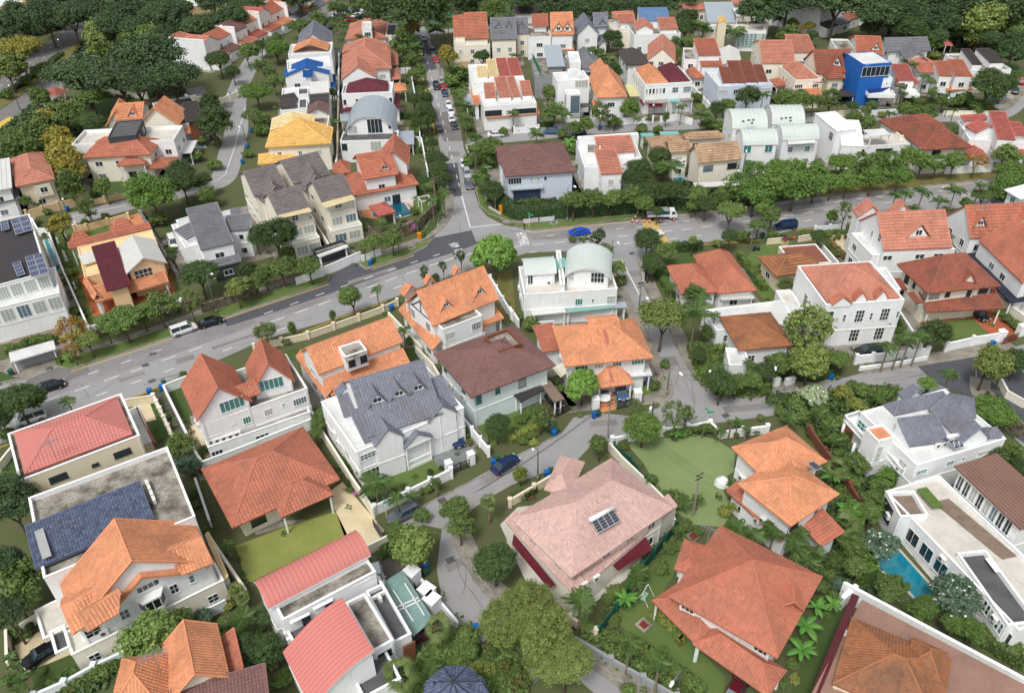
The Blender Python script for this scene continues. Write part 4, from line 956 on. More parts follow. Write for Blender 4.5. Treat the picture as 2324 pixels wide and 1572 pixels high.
h=House('skylit_orange_house','white house with orange roof slope and a deep white-framed roof opening, right edge','orange slope with roof well','white','orange')
h.block('13',[(2330,1010),(2800,960),(2480,560),(1945,640)],6.8,'gable',4.5,ax='y',over=.2,roof='terra')
h.block('13',[(2200,1190),(2420,1150),(2000,720),(1815,745)],3.4,'shed',.6,ax='y',open_=True,roof='navy')
h=House('white_roofed_house','white-roofed house with navy lean-to cut by the right edge','white-roofed edge house','white','white')
h.block('13',[(2280,240),(2500,200),(2400,90),(2190,160)],6,'hip',2)
h.block('13',[(2030,275),(2240,262),(2200,220),(2010,228)],3.2,'shed',.4,roof='navy',open_=True)
h=House('strip_roofed_house','white house with cream and coral roof strips between white fins, by the long street','cream-and-coral strip-roofed house','white','salmon')
h.block('01',[(1955,790),(2440,760),(2390,560),(1935,595)],7.4,'flat',floor='white')
for i,(x0,x1,y0,x2,x3,y1,rk) in enumerate(((2012,2102,700,2092,2005,628,'pale'),(2118,2202,692,2172,2092,572,'pale'),(2212,2308,688,2262,2182,560,'red'),(2320,2415,684,2375,2275,560,'red'))):
 h.block('01',[(x0,y0),(x1,y0-4),(x2,y1),(x3,y1+4)],7.6,'shed',1.0,over=.05,roof=rk,win='none',base=6.8)
h=House('strip_roofed_house','white house with orange roof slopes between white fins, black balcony band and orange skirt roof','black-balconied strip-roofed house','white','salmon')
h.block('01',[(2085,965),(2525,935),(2480,745),(1995,780)],6.6,'flat',floor='white',win={'f': [(-5,4.6,5,1.5,6,1),(4,4.6,7,1.3,8,1)]},fr='d')
for x0,x1,y0,x2,x3,y1 in ((2080,2178,890,2162,2070,800),(2198,2330,885,2255,2172,745),(2340,2400,882,2345,2270,742),(2415,2515,868,2475,2400,780)):
 h.block('01',[(x0,y0),(x1,y0-4),(x2,y1),(x3,y1+4)],7.2,'shed',1.4,over=.05,win='none',base=6)
h.block('01',[(2085,1080),(2555,1030),(2545,950),(2065,985)],3.6,'shed',1.4,roof='orange')
h.block('01',[(2420,1045),(2555,1032),(2540,985),(2410,1000)],3.3,'gable',1.4,ax='y',roof='orange',open_=True)
h.block('01',[(1975,955),(2035,940),(2015,830),(1950,845)],4.4,'shed',.8,roof='orange')
h.block('01',[(1905,960),(1980,945),(1960,850),(1885,860)],3.0,'flat',open_=True,roof='steel')
GRASSP=mat('planter_grass',(92,116,56),rough=.95,dirt=.35,scale=2)
# --- lower half: the near houses
h=House('red_hipped_house','cream house with flat red hipped roof sunk in a stained concrete gutter frame','red roof in concrete frame','beige','coral')
h.block('20',[(175,1225),(1260,800),(1105,425),(75,785)],8.4,'flat',para=.55,floor='conc',wall='beige',win={'f': [(-9,6.6,1.3,1,1,1),(-4.5,6.6,3,1.1,3,1),(1.5,6.4,1.2,.6,1,1),(6.2,6.6,3,1.1,3,1),(1.8,4.2,2.8,1.2,3,1),(5,4.3,1,.8,1,1)]},fr='d',band=False)
h.block('20',[(225,1157),(1197,790),(1066,455),(132,785)],8.3,'hip',2.0,nowall=True,cover='tile')
h.block('20',[(1240,925),(1400,865),(1245,545),(1170,570)],4.0,'flat',floor='white',para=.2)
h.quad('roof_trim','20',[(1385,865),(1415,870),(1265,545),(1235,545)],(4.3,3.5,3.5,4.3),roofm('brick'))
h.quad('roof_trim','20',[(1230,940),(1410,880),(1395,855),(1240,915)],(3.5,3.5,4.2,4.2),roofm('brick'))
for p in ((905,1085),(968,1052),(375,1295)): h.ac('20',p,5.0 if p[0] > 500 else 2.5)
R0=h.main
b=MB();n=14;rr=2.6
b.poly([(-.8+rr*math.cos(PI*i/n),-R0.b-.03,.9+rr*1.0*math.sin(PI*i/n)) for i in range(n+1)]);b.obj('arch_opening',GLASS,h.root)
b=MB()
for i in range(n): b.bar((-.8+2.7*math.cos(PI*i/n),-R0.b-.06,.9+2.7*math.sin(PI*i/n)),(-.8+2.7*math.cos(PI*(i+1)/n),-R0.b-.06,.9+2.7*math.sin(PI*(i+1)/n)),.16)
b.obj('arch_frame',wallm('beige'),h.root)
h=House('blue_slate_house','white house with stained concrete roof deck and mottled blue slate slope','blue slate roof house','white','blueslate')
h.block('F',[(100,1302),(447,1178),(376,1010),(64,1135)],8.4,'flat',floor='conc',para=.7,win='none')
h.block('F',[(82,1286),(352,1180),(317,1096),(60,1203)],8.5,'shed',.5,over=.3,win='none',thick=.3,wall='dark')
h.quad('skylight','30',[(385,360),(468,325),(390,75),(310,110)],(9.2,9.2,9.2,9.2),mat('skylight_glass',(170,170,170),rough=.2,dirt=.2))
for p in ((1330,1265),(1350,1310),(1370,1360),(1390,1410)): h.ac('20',p,7.8,PI/2)
h=House('orange_gabled_house','large white house with steep orange gable roof, chevron trim and bay window','orange gable with chevron','white','orange')
R,T=h.block('30',[(700,992),(1957,386),(1760,40),(520,590)],6.8,'gable',5.8,ax='y',over=.35,dorm=None,
   win={'f': [(.5,7.7,2.9,.9,4,1),(5.9,8.4,.7,.8,1,1),(-5.6,8.2,.8,.9,1,1),(3.3,5.4,1.1,1.5,2,2),(5.8,5.6,.7,1.3,1,2),(8.2,6.6,.7,1.2,1,2),(-3.4,5.2,1.2,1.5,2,2),(-7.6,4.9,2.1,1.4,2,2),(-2.6,1.6,1.6,.7,2,1)]},band=True)
a,bb_=R.a,R.b
q=MB()   # chevron hood over the gable window
for sx in (-3.3/3.7,4.7/3.7):
 q.add([(0.2,-bb_+.3,10.3),(.2+sx*3.7,-bb_+.3,7.9 if sx < 0 else 7.6),(.2+sx*3.7,-bb_-.35,7.7 if sx < 0 else 7.4),(.2,-bb_-.35,10.1)],[(0,1,2,3)] if sx < 0 else [(0,3,2,1)])
 q.add([(0.2,-bb_+.3,9.9),(.2+sx*3.7,-bb_+.3,7.5 if sx < 0 else 7.2),(.2+sx*3.7,-bb_-.35,7.5 if sx < 0 else 7.2),(.2,-bb_-.35,9.8)],[(0,1,2,3)])
 q.bar((.2,-bb_-.35,10.0),(.2+sx*3.7,-bb_-.35,7.6 if sx < 0 else 7.3),.12,.3)
q.obj('gable_hood',roofm('orange'),h.root)
q=MB();q.prism([(-1.3,-bb_+.25),(1.7,-bb_+.25),(1.1,-bb_-.8),(-.7,-bb_-.8)][::-1],4.5,4.9);q.prism([(-1.4,-bb_+.25),(1.8,-bb_+.25),(1.2,-bb_-.9),(-.8,-bb_-.9)][::-1],6.5,6.75);q.obj('bay_shelf',FRW,h.root)
q=MB();q.prism([(-1.2,-bb_+.25),(1.6,-bb_+.25),(1.0,-bb_-.7),(-.6,-bb_-.7)][::-1],4.9,6.5);q.obj('bay_window',GLASS,h.root)
q=MB()
for x,y in ((-1.2,0),(1.6,0),(1.0,-.95),(-.6,-.95),(.2,-.95)): q.box((x,-bb_+y+.22,5.7),(.1,.1,1.6))
q.obj('bay_frame',FRW,h.root)
for (x0,y0,y1,hh,sd_) in ((-.62,-4.5,1,2.6,-1),(-.42,-6.2,-3.2,1.2,-1),(.55,-4.6,1.5,2.6,1)):    # cross-gabled dormers on both slopes
 xe=x0*a;z=6.8+5.8*(1-abs(x0));w=abs(y1-y0)/2;yc=(y0+y1)/2;q=MB();L_=3.4
 for sy in (-1,1):
  P=[Vector((xe+sd_*3.1,yc+sy*w,z-1.7)),Vector((xe+sd_*3.1,yc,z+.1)),Vector((xe-sd_*1.2,yc,z+.35)),Vector((xe-sd_*.2,yc+sy*w,z-1.2))]
  q.poly(P if sy*sd_ > 0 else P[::-1]);q.poly([v-Vector((0,0,.18)) for v in P]);q.bar(P[0]-Vector((0,0,.09)),P[1]-Vector((0,0,.09)),.2)
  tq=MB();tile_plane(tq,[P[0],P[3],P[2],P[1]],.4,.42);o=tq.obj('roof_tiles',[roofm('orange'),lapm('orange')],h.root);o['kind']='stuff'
 dq=q.obj('dormer_roof',roofm('orange'),h.root)
 q=MB();q.poly([(xe+sd_*2.8,yc-w*.85,z-2.6),(xe+sd_*2.8,yc+w*.85,z-2.6),(xe+sd_*2.8,yc+w*.85,z-1.6),(xe+sd_*2.8,yc,z-.1),(xe+sd_*2.8,yc-w*.85,z-1.6)]);q.obj('dormer',wallm('white'),h.root)
h.block('30',[(640,1240),(2045,540),(1930,385),(600,1010)],3.6,'flat',floor='tile',para=.35,wall='cream')
h.block('30',[(390,1080),(840,870),(700,650),(315,815)],3.6,'flat',floor='tile',para=.35,open_=False,wall='cream',win='none',base=2.9)
h.block('30',[(500,1220),(640,1150),(580,950),(455,1020)],3.8,'flat',open_=False,base=3.2,para=.5,floor='dark',win='none',wall='cream')
h.block('30',[(2030,540),(2085,530),(1900,150),(1860,130)],3.0,'shed',.3,ax='y',roof='pale',open_=True)
for p in ((945,835),(1010,800),(950,1030)): h.ac('30',p,5.2 if p[1] < 900 else 3.9)
h=House('orange_cross_gabled_house','orange tiled house cut by the bottom edge with a bare antenna on its ridge','orange house with antenna','cream','orange')
h.block('F',[(381,1600),(530,1528),(485,1424),(374,1456)],6.2,'gable',2.6,ax='y')
h.block('F',[(220,1640),(400,1600),(372,1490),(300,1480)],6.2,'hip',2.8)
h.block('F',[(512,1570),(548,1505),(540,1440),(498,1445)],4.6,'shed',1.0,ax='y',roof='terra')
h.block('F',[(400,1650),(640,1620),(582,1518),(388,1585)],5.4,'shed',1.0,roof='brown')
h=House('twin_gabled_house','white house with two tall brick-red gables linked by a low roof, rows of air conditioners','twin brick-red gables','white','brick')
h.block('20',[(1790,672),(2280,500),(2130,180),(1640,360)],8.0,'gable',4.2,ax='y',over=.4,roof='terra',win={'f': [(1.2,8.4,3.4,1.9,5,1)]},gl='t')
h.block('21',[(-5,400),(378,320),(260,110),(-130,160)],8.0,'gable',4.2,ax='y',over=.4,roof='terra',win={'f': [(-.2,8.4,3.4,1.9,5,1)]},gl='t')
h.block('20',[(2190,470),(2370,430),(2290,310),(2090,370)],8.4,'gable',1.2,ax='x',roof='terra',nowall=True)
h.block('F',[(460,967),(689,882),(655,800),(422,880)],6.6,'flat',floor='conc',para=.4,win={'f': [(-9,4.8,2.8,1.3,4,1),(-2.4,4.8,1.5,1.3,3,1),(-5.2,5.2,.6,.5,1,1),(2,4.8,1.6,1.3,3,1),(5.2,5.2,.6,.5,1,1),(8.6,4.8,2.8,1.3,5,1)]},gl='t')
h.block('F',[(472,1015),(702,935),(690,905),(460,985)],2.9,'flat',floor='conc',para=.2,win={'f': [(-8,1.4,2,1,3,1),(0,1.4,2.4,1,3,1),(7,1.4,2,1,3,1)]})
for p in ((1920,870),(1980,855),(2040,835),(2100,815),(2160,795)): h.ac('20',p,2.9)
for p in ((290,610),(340,585),(400,560),(395,530)): h.ac('21',p,2.9)
h=House('orange_bungalow','sprawling bungalow with huge orange-red hipped roof and dark porch','huge orange hip bungalow','cream','terra')
h.block('F',[(525,1197),(770,1089),(688,965),(459,1067)],3.8,'hip',3.6,over=1.4,win='auto',fr='d')
h.block('F',[(645,1172),(757,1122),(722,1068),(598,1112)],3.6,'hip',1.8,over=.5,open_=True,fascia=FRD)
h.block('21',[(200,905),(770,1190),(790,1160),(640,900)],2.4,'flat',open_=True,roof='teal') if False else None
h=House('grey_gabled_mansion','white mansion with large grey tiled gable roof, three triangular dormers and a pedimented porch','white mansion with grey gable','white','slate')
h.block('21',[(890,985),(1862,545),(1525,135),(622,495)],6.6,'flat',floor='white',para=.35,win={'f': [(-7.2,5.2,3.0,1.1,5,2),(6.4,5.2,3.0,1.1,5,2),(-7,1.7,4,2,5,2),(-.6,5.6,5.4,.35,12,1)],'l': [(2,3,1.6,1.4,2,1)]})
h.block('21',[(1010,850),(1660,590),(1420,130),(800,330)],7.4,'gable',5.0,ax='x',over=.15,dorm=[(-.5,.5,2.6,1.9,'white'),(.08,.5,2.6,1.9,'white'),(.6,.5,2.6,1.9,'white')])
h.block('21',[(965,892),(1790,522),(1720,370),(900,712)],6.8,'shed',2.6,over=.1,win='none')
h.block('21',[(1075,915),(1335,805),(1250,650),(990,745)],6.7,'gable',2.2,ax='y',over=.2,win='none')
h.block('21',[(1560,700),(1815,590),(1735,450),(1480,555)],6.7,'gable',2.2,ax='y',over=.2,win='none')
R_,T_=h.block('21',[(1350,925),(1610,815),(1500,690),(1240,800)],4.6,'gable',1.7,ax='y',open_=True)
q=MB();q.poly([(-R_.a+.3,-R_.b+.1,4.5),(R_.a-.3,-R_.b+.1,4.5),(0,-R_.b+.1,6.05)]);q.bar((-R_.a+.3,-R_.b+.2,4.4),(R_.a-.3,-R_.b+.2,4.4),.3,.35);q.obj('pediment',FRW,h.root,tf=T_)
q=MB();q.prism([(-R_.a+.4,-R_.b+.3),(R_.a-.4,-R_.b+.3),(R_.a-.4,R_.b),(-R_.a+.4,R_.b)],0,.5);[q.box((x,-R_.b+.4,1.0),(.12,.12,.9)) for x in [-R_.a+.7+i*.4 for i in range(int((2*R_.a-1.2)/.4))]];q.bar((-R_.a+.5,-R_.b+.4,1.5),(R_.a-.5,-R_.b+.4,1.5),.25,.12);q.obj('porch_balustrade',FRW,h.root,tf=T_)
h.block('21',[(800,640),(905,605),(845,435),(738,470)],6.9,'shed',.9,ax='x',over=.1)
h.block('21',[(740,460),(900,400),(860,350),(720,410)],7.6,'gable',1.2,ax='y',over=.1,win='none')
h=House('orange_skylight_house','white house with wide orange roofs, recessed roof terrace and skirt roof facing the big road','wide orange house with roof terrace','white','orange')
h.block('11',[(575,1825),(1320,1532),(1155,1345),(400,1620)],6.6,'gable',2.9,ax='x',over=.3)
h.quad('terrace_floor','11',[(820,1710),(1000,1640),(950,1540),(770,1600)],(8.7,8.7,8.7,8.7),CONC)
h.block('21',[(800,105),(1000,25),(940,-60),(760,5)],8.8,'flat',para=.6,floor='conc',win={'f': [(-1.3,7.4,1.6,1.5,4,1),(1.6,7.4,1.6,1.5,4,1)]},fr='d',base=6)
h.block('21',[(668,465),(1385,163),(1290,15),(590,270)],3.6,'gable',1.7,ax='x',over=.4)
h.block('21',[(640,462),(685,440),(430,70),(350,90)],3.5,'shed',.9,ax='y',over=.4)
h.block('11',[(360,1530),(630,1445),(560,1400),(380,1500)],6.2,'gable',1.2,ax='x') if False else None
h=House('tudor_orange_house','white house with steep orange roof, mock-timber gable and two dormers beside the big road','mock-timber orange house','white','orange')
R,T=h.block('11',[(1612,1375),(2216,1142),(1945,955),(1340,1175)],7.2,'gable',4.4,ax='x',over=.5,dorm=[(-.45,.32,2.2,1.7,'white'),(.55,.32,2.2,1.7,'white')],win={'l': [(2,5.5,1.4,1.8,3,4),(-3,5.5,1.4,1.8,3,4)],'f': []})
q=MB()
for yy,zz,y2,z2 in ((-R.b*.75,8.1,0,11.0),(R.b*.75,8.1,0,11.0),(0,7.3,0,10.8),(-3,7.3,0,9.6),(3,7.3,0,9.6),(-R.b*.8,7.3,R.b*.8,7.3)):
 q.bar((-R.a+.44,yy,zz),(-R.a+.44,y2,z2),.06,.2)
q.obj('timber_frame',FRD,h.root)
h.block('11',[(1690,1425),(2040,1290),(1985,1215),(1640,1350)],6.9,'flat',floor='conc',para=.35,win={'f': [(-3.2,5.2,2.4,1.5,6,3),(3.2,5.2,2.4,1.5,6,3)]})
h.block('11',[(1700,1570),(2070,1420),(2045,1360),(1688,1500)],3.4,'shed',.9,over=.2)
h.block('11',[(2055,1400),(2238,1308),(2170,1245),(2040,1310)],3.4,'shed',.9,open_=True)
h.block('21',[(1610,30),(1680,0),(1400,-330),(1262,-360)],3.6,'shed',1.2,ax='y')
h.block('11',[(1350,1110),(1480,1060),(1430,1025),(1300,1090)],8.0,'gable',1.4,ax='y')
h.block('11',[(1530,1015),(1635,985),(1600,960),(1525,985)],8.6,'gable',1.3,ax='y',win='none')
h.block('11',[(1785,930),(1885,905),(1840,875),(1780,900)],8.6,'gable',1.3,ax='y',win='none')
h=House('maroon_hipped_house','pale aqua house with maroon-brown hipped roof and concrete roof terrace','maroon-brown hip on aqua walls','aqua','brown')
h.block('F',[(1070,906),(1252,828),(1172,735),(985,803)],6.8,'hip',2.6,over=.9,win={'f': [(-6,5,1.2,1.5,1,1),(-2.5,5.4,.8,1.3,1,1),(2,5,1.4,1.5,1,1)],'l': [(-4,5,1,1.3,1,1),(2,5,1,1.3,1,1)]},gl='t',fr='d')
h.block('F',[(1130,800),(1185,778),(1150,745),(1105,765)],9.0,'flat',base=7,floor='conc',para=.4,win='none',wall='brown')
h.block('22',[(65,505),(300,385),(210,330),(20,440)],3.0,'shed',.4,open_=True,roof='darkpanel')
h.block('22',[(380,505),(470,465),(330,280),(250,320)],3.0,'flat',open_=True,roof='dark',cover=WOOD)
h=House('orange_twin_house','wide orange-roofed twin house with raised monitor roof and red party-wall strip','orange twin with raised monitor','white','orange')
h.block('22',[(497,177),(1282,100),(1120,-250),(350,-190)],6.8,'hip',3.2,win={'f': [(-6,5.6,3,.9,4,1),(-2,5.6,2,.9,3,1),(2.2,5.6,2,.9,3,1),(7,5.6,3,.9,4,1)]},gl='t',over=.9)
h.block('12',[(718,1440),(972,1405),(940,1285),(662,1300)],9.2,'gable',.8,ax='x',over=.3,base=8.6,win='none')
h.block('22',[(290,52),(450,20),(375,-180),(190,-120)],3.6,'shed',1.2,roof='terra')
h.block('22',[(790,370),(1105,335),(1040,175),(690,215)],3.2,'hip',2.1,open_=True)
h.block('22',[(1062,275),(1270,248),(1235,140),(1060,165)],3.3,'flat',open_=True,cover=CONCW)
h.quad('party_wall_strip','22',[(880,80),(905,76),(850,-160),(825,-160)],(7.2,7.2,9.9,9.9),roofm('red'))
h.quad('party_wall_strip','22',[(905,322),(932,320),(885,170),(862,172)],(3.7,3.7,5.4,5.4),roofm('red'))
h.quad('sail_awning','22',[(440,278),(505,230),(455,140),(365,190)],(2.4,3.4,3.4,2.6),mat('cream_canvas',(222,218,200),dirt=.2,scale=3))
h=House('pink_hipped_house','large house with faded pink tiled hipped roof edged in rose, maroon awnings below','faded pink hip house','cream','pink')
h.block('F',[(1302,1330),(1514,1141),(1397,1045),(1160,1165)],6.6,'hip',3.8,over=.9)
h.block('F',[(1300,1358),(1530,1150),(1520,1130),(1285,1325)],4.0,'shed',.9,over=.1,win='none')
h.block('F',[(1305,1355),(1320,1325),(1170,1165),(1150,1185)],4.0,'shed',.9,ax='y',over=.1,win='none')
h.block('F',[(1205,1120),(1300,1110),(1330,1040),(1290,1048)],6.4,'hip',1.6)
h.quad('awning','32',[(330,625),(390,590),(15,130),(0,225)],(2.4,3.4,3.4,2.6),mat('maroon_canvas',(98,28,42)))
h.quad('awning','32',[(965,465),(1275,270),(1200,130),(900,400)],(2.4,2.4,3.4,3.4),mat('maroon_canvas',(98,28,42)))
h.panels('32',[(780,130),(985,15),(915,-95),(715,15)],(8.7,8.7,9.8,9.8),4,1,False)
q=MB();p0,p1=h.inv @ G(F('22',700,1572),9.9),h.inv @ G(F('22',925,1455),9.9);q.tube([p0,p1],.28,10);q.obj('water_heater_tank',FRW,h.root,smooth=True)
h.boxw('roof_balcony','32',[(860,215),(1085,90),(1045,30),(810,160)],5.9,6.9,wallm('beige'))
for p in ((645,600),(755,535)): h.ac('32',p,4.6)
h=House('orange_stepped_villa','white villa with bright orange stepped hipped roofs beside the round lawn','orange villa by the round lawn','white','orange')
h.block('F',[(1745,1085),(1892,1058),(1777,962),(1657,1023)],6.8,'hip',2.6,over=.7)
h.block('F',[(1803,1208),(1893,1110),(1790,1040),(1670,1088)],6.8,'hip',2.2,over=.7,win={'f': [(-5,5,3.6,1.3,4,1),(3,5,1.2,1.3,2,1)]},fr='d')
h.block('F',[(1862,1244),(1898,1222),(1852,1145),(1822,1190)],3.6,'shed',1.2,ax='y',roof='terra')
h.block('F',[(1770,1225),(1800,1215),(1670,1100),(1650,1115)],3.4,'shed',.8,ax='y',roof='terra')
h.panels('23',[(430,1125),(500,1105),(410,1035),(350,1055)],(8.6,8.6,8.9,8.9),1,1,False)
h=House('balustraded_mansion','white mansion with grey slate slopes, flat white roofs and balustraded balconies','white balustraded mansion','white','slate')
h.block('23',[(1350,1062),(2172,845),(1600,380),(835,600)],6.4,'flat',floor='white',para=.3,win={'f': [(-9,4.8,2.8,.9,4,2),(-2,4.8,1.8,.9,2,2),(1.2,4.8,.8,.7,1,1),(6,4.8,2.8,.9,4,2)],'l': [(-5,4.6,2.2,1.4,3,2),(4,4.6,1.6,1.4,2,2)]},gl='t')
h.block('23',[(1270,928),(1602,842),(1510,670),(1190,735)],7.0,'shed',1.5,over=.1,win='none')
h.block('23',[(1780,905),(1970,800),(1720,520),(1480,570)],6.9,'gable',2.2,ax='y',over=.2,win='none')
h.block('23',[(1170,610),(1640,520),(1600,400),(1035,540)],6.8,'hip',1.4,over=.1,win='none')
h.block('23',[(1700,560),(1940,700),(1830,480),(1590,395)],6.7,'hip',1.2,over=.1,win='none')
h.block('23',[(1990,835),(2140,820),(2080,725),(1920,745)],6.3,'hip',1.0,over=.1)
h.block('23',[(1235,475),(1450,490),(1370,400),(1180,425)],6.9,'gable',1.6,ax='y',over=.1,win='none')
h.block('23',[(1000,860),(1160,815),(1040,710),(880,735)],7.2,'flat',para=.25,floor='steel',roof='orange',win={'f': [(-1.2,4.4,2,3.4,3,3)]},gl='t')
q=MB();p0,p1=h.inv @ G(F('23',1625,815),8.4),h.inv @ G(F('23',1725,800),8.4);q.tube([p0,p1],.3,10);q.obj('water_heater_tank',FRW,h.root,smooth=True)
h.panels('23',[(1700,930),(1785,905),(1720,830),(1625,850)],(7.0,7.0,7.8,7.8),2,1,False)
for p in ((1530,900),(1590,885)): h.ac('23',p,6.3)
def balustrade(H,crop,pts,z,hh=.9):
 w=[H.inv @ G(F(crop,*p),z) for p in pts];t=MB();r=MB()
 for p,q_ in zip(w[:-1],w[1:]):
  t.bar(p+Vector((0,0,hh)),q_+Vector((0,0,hh)),.28,.12);t.bar(p,q_,.28,.1)
  L=(q_-p).length;n=max(2,int(L/.34))
  for i in range(n+1):
   c=p+(q_-p)*i/n;r.tube([c,c+Vector((0,0,hh*.5)),c+Vector((0,0,hh))],[.07,.1,.06],5,cap=False)
 t.obj('balustrade_rail',FRW,H.root);o=r.obj('baluster',FRW,H.root);o['kind']='stuff'
h.boxw('balcony','23',[(700,660),(860,850),(930,790),(810,620)],3.3,3.7,wallm('white'))
balustrade(h,'23',[(820,625),(690,665),(870,860)],3.7)
h.boxw('balcony','23',[(1030,930),(1210,1150),(1290,1110),(1110,880)],3.2,3.6,wallm('white'))
balustrade(h,'23',[(1025,935),(1205,1155),(1440,1085)],3.6)
for p in ((695,700),(790,880)):
 q=MB();w=h.inv @ G(F('23',*p),3.2);w.z=0;q.cyl(w,.22,3.3,10);q.obj('column',FRW,h.root,smooth=True)
h=House('brown_roofed_modern_house','white cubic modern house with flat brown roof and timber roof deck above a pool','white modern pool house','white','umber')
h.block('23',[(2290,1700),(2700,1480),(2060,1020),(1690,1062)],7.4,'shed',.4,over=.6,gl=None,wall='white',win={'l': [(11-i*3.4,5.6,2.9,2.3,2,1) for i in range(8)]})
h.block('F',[(2300,1440),(2460,1370),(2120,1085),(2022,1108)],4.6,'flat',para=.5,floor='tile',wall='white',win={'l': [(12-i*3,2.2,2.4,2.2,2,1) for i in range(8)]})
h.quad('timber_deck','33',[(1500,-160),(1640,-190),(2260,330),(2130,360)],(4.25,)*4,WOOD)
h.quad('roof_planter','23',[(1350,1290),(1440,1270),(1600,1450),(1500,1460)],(5.0,)*4,GRASSP)
h.quad('stone_bench','33',[(1970,350),(2010,345),(2110,470),(2070,480)],(4.9,)*4,FRW)
h.block('33',[(2180,1010),(2420,880),(1960,260),(1760,320)],4.8,'flat',para=.6,floor='dark',wall='white',win={'l': [(9.5-i*1.3,3.4,1.0,1.7,1,2) for i in range(10)]+[(-8,2.8,4.6,3,9,1)],'f': []})
h.block('23',[(1180,1572),(1420,1500),(1330,1290),(1120,1330)],5.0,'flat',para=.6,floor='wood',wall='white',win={'l': [(-1,3,3.6,2.6,8,1)]},fr='d')
h=House('dark_orange_villa','villa with big dark orange hipped roof on two levels inside a long lawn','dark orange hip villa','white','terra')
h.block('F',[(1523,1352),(1764,1497),(1865,1308),(1632,1190)],6.6,'hip',4.4,over=1.0,win={'f': [(-6,5,2.2,1,3,1),(6,5,2.2,1,3,1)]})
h.block('F',[(1518,1295),(1585,1300),(1600,1236),(1562,1228)],6.2,'hip',.8)
h.block('F',[(1478,1372),(1600,1470),(1640,1420),(1560,1300)],3.4,'hip',1.4,open_=True)
h.block('F',[(1565,1455),(1740,1578),(1790,1520),(1620,1415)],3.4,'hip',1.6,open_=True)
h.block('33',[(70,830),(325,790),(300,640),(140,620)],7.6,'gable',1.2,ax='y',over=.1,win='none',nowall=True)
h=House('corrugated_corner_house','bottom right house with brown corrugated roofs around an old orange hipped core','brown corrugated corner house','beige','corr')
R,T=h.block('F',[(1838,1610),(2225,1830),(2345,1568),(1947,1350)],4.0,'hip',.7,over=.5)
h.block('F',[(1883,1545),(2130,1660),(2162,1487),(1938,1411)],4.9,'hip',2.6,roof='old',over=.1)
h.block('F',[(2040,1520),(2130,1530),(2158,1487),(2080,1447)],5.6,'hip',1.6,roof='old',over=.1,nowall=True)
h.quad('maroon_gutter_roof','F',[(1828,1600),(1846,1605),(1950,1352),(1934,1345)],(3.6,4.3,4.3,3.6),roofm('maroon'))
h=House('barrel_red_house','white house with a coral standing-seam vault behind weathered terrace roofs','coral vault house','white','coral')
h.block('31',[(112,808),(1076,308),(866,125),(-30,560)],7.6,'barrel',1.2,ax='x',over=.3,win='none')
h.block('31',[(245,915),(1085,470),(1010,365),(180,790)],6.8,'flat',floor='conc',para=.3,win='none')
h.block('31',[(320,1120),(1190,640),(1090,500),(260,940)],4.6,'flat',floor='dark',para=.4,win={'f': []})
for p in ((400,930),(610,805),(960,600)):
 h.quad('window_hood','31',[(p[0]-90,p[1]+20),(p[0]+90,p[1]-70),(p[0]+85,p[1]-95),(p[0]-95,p[1]-10)],(6.2,6.2,6.3,6.3),FRW,t=.12)
 h.wins('31',[(p[0]+60,p[1]-15)],5.2,0,1.0,1.6,1,1,fr='d')
h=House('curved_red_house','white four-storey house with a coral seam roof curving up to the right','curved coral roof house','white','coral')
h.block('31',[(480,1720),(1120,1385),(815,880),(265,1215)],5.6,'cshed',3.6,ax='y',over=.2,win='none')
h.block('31',[(1060,1250),(1235,1050),(980,680),(830,740)],6.4,'flat',floor='conc',para=.5,win={'f': [(0,4.8,1.6,1.1,2,1)]},fr='d')
h.block('31',[(1245,1120),(1410,1035),(1140,570),(1010,660)],4.8,'flat',floor='dark',para=.7,win='none')
h.block('31',[(960,1640),(1300,1440),(1170,1150),(860,1350)],5.2,'flat',floor='dark',para=.4,win={'f': [],'r': [(-3,3.6,1.6,1.2,3,1),(0,3.6,1.6,1.2,3,1)]},fr='d')
h.ac('31',(1110,735),4.2,PI/2)
h.quad('glass_canopy','31',[(1430,1060),(1610,900),(1330,460),(1130,580)],(2.9,2.9,2.9,2.9),mat('canopy_glass',(128,158,152),rough=.15,dirt=.25,scale=3,spec=.7))
for a_,b_ in (((1265,800),(1475,710)),((1285,830),(1490,735)),((1245,640),(1430,925)),((1350,580),(1530,870))):
 q=MB();q.bar(h.inv @ G(F('31',*a_),3.1),h.inv @ G(F('31',*b_),3.1),.12,.2);q.obj('canopy_beam',FRW,h.root)
for i in range(9):
 q=MB();f_=i/8;q.bar(h.inv @ G(F('31',1335,1160+130*f_),3.6-3*f_),h.inv @ G(F('31',1445,1105+140*f_),3.6-3*f_),.25,.06);q.obj('louvre',wallm('brown'),h.root)
h=House('blue_tiled_house','house with blue tiled octagonal turret roof at the bottom edge','blue turret house','white','navy')
h.block('F',[(970,1640),(1075,1640),(1070,1560),(975,1560)],5,'hip',1.5,roof='blueslate')
c_=h.inv @ G(F('31',1800,1560),5.8);r1=3.3;q=MB();V=[(c_.x+r1*math.cos(PI/8+i*PI/4),c_.y+r1*math.sin(PI/8+i*PI/4),5.4) for i in range(8)]
for i in range(8): q.poly([V[i],V[(i+1) % 8],(c_.x,c_.y,7.6)],.4+.1*(i % 2))
o=q.obj('turret_roof',roofm('blueslate'),h.root)
tq=MB()
for i in range(8): tile_plane(tq,[Vector(V[i]),Vector(V[(i+1) % 8]),Vector((c_.x,c_.y,7.6))],.4,.42)
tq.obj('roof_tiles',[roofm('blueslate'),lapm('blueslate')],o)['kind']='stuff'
for i in range(8):
 q=MB();q.tube([V[i],(c_.x,c_.y,7.65)],.07,5);q.obj('ridge_cap',roofm('navy'),o)
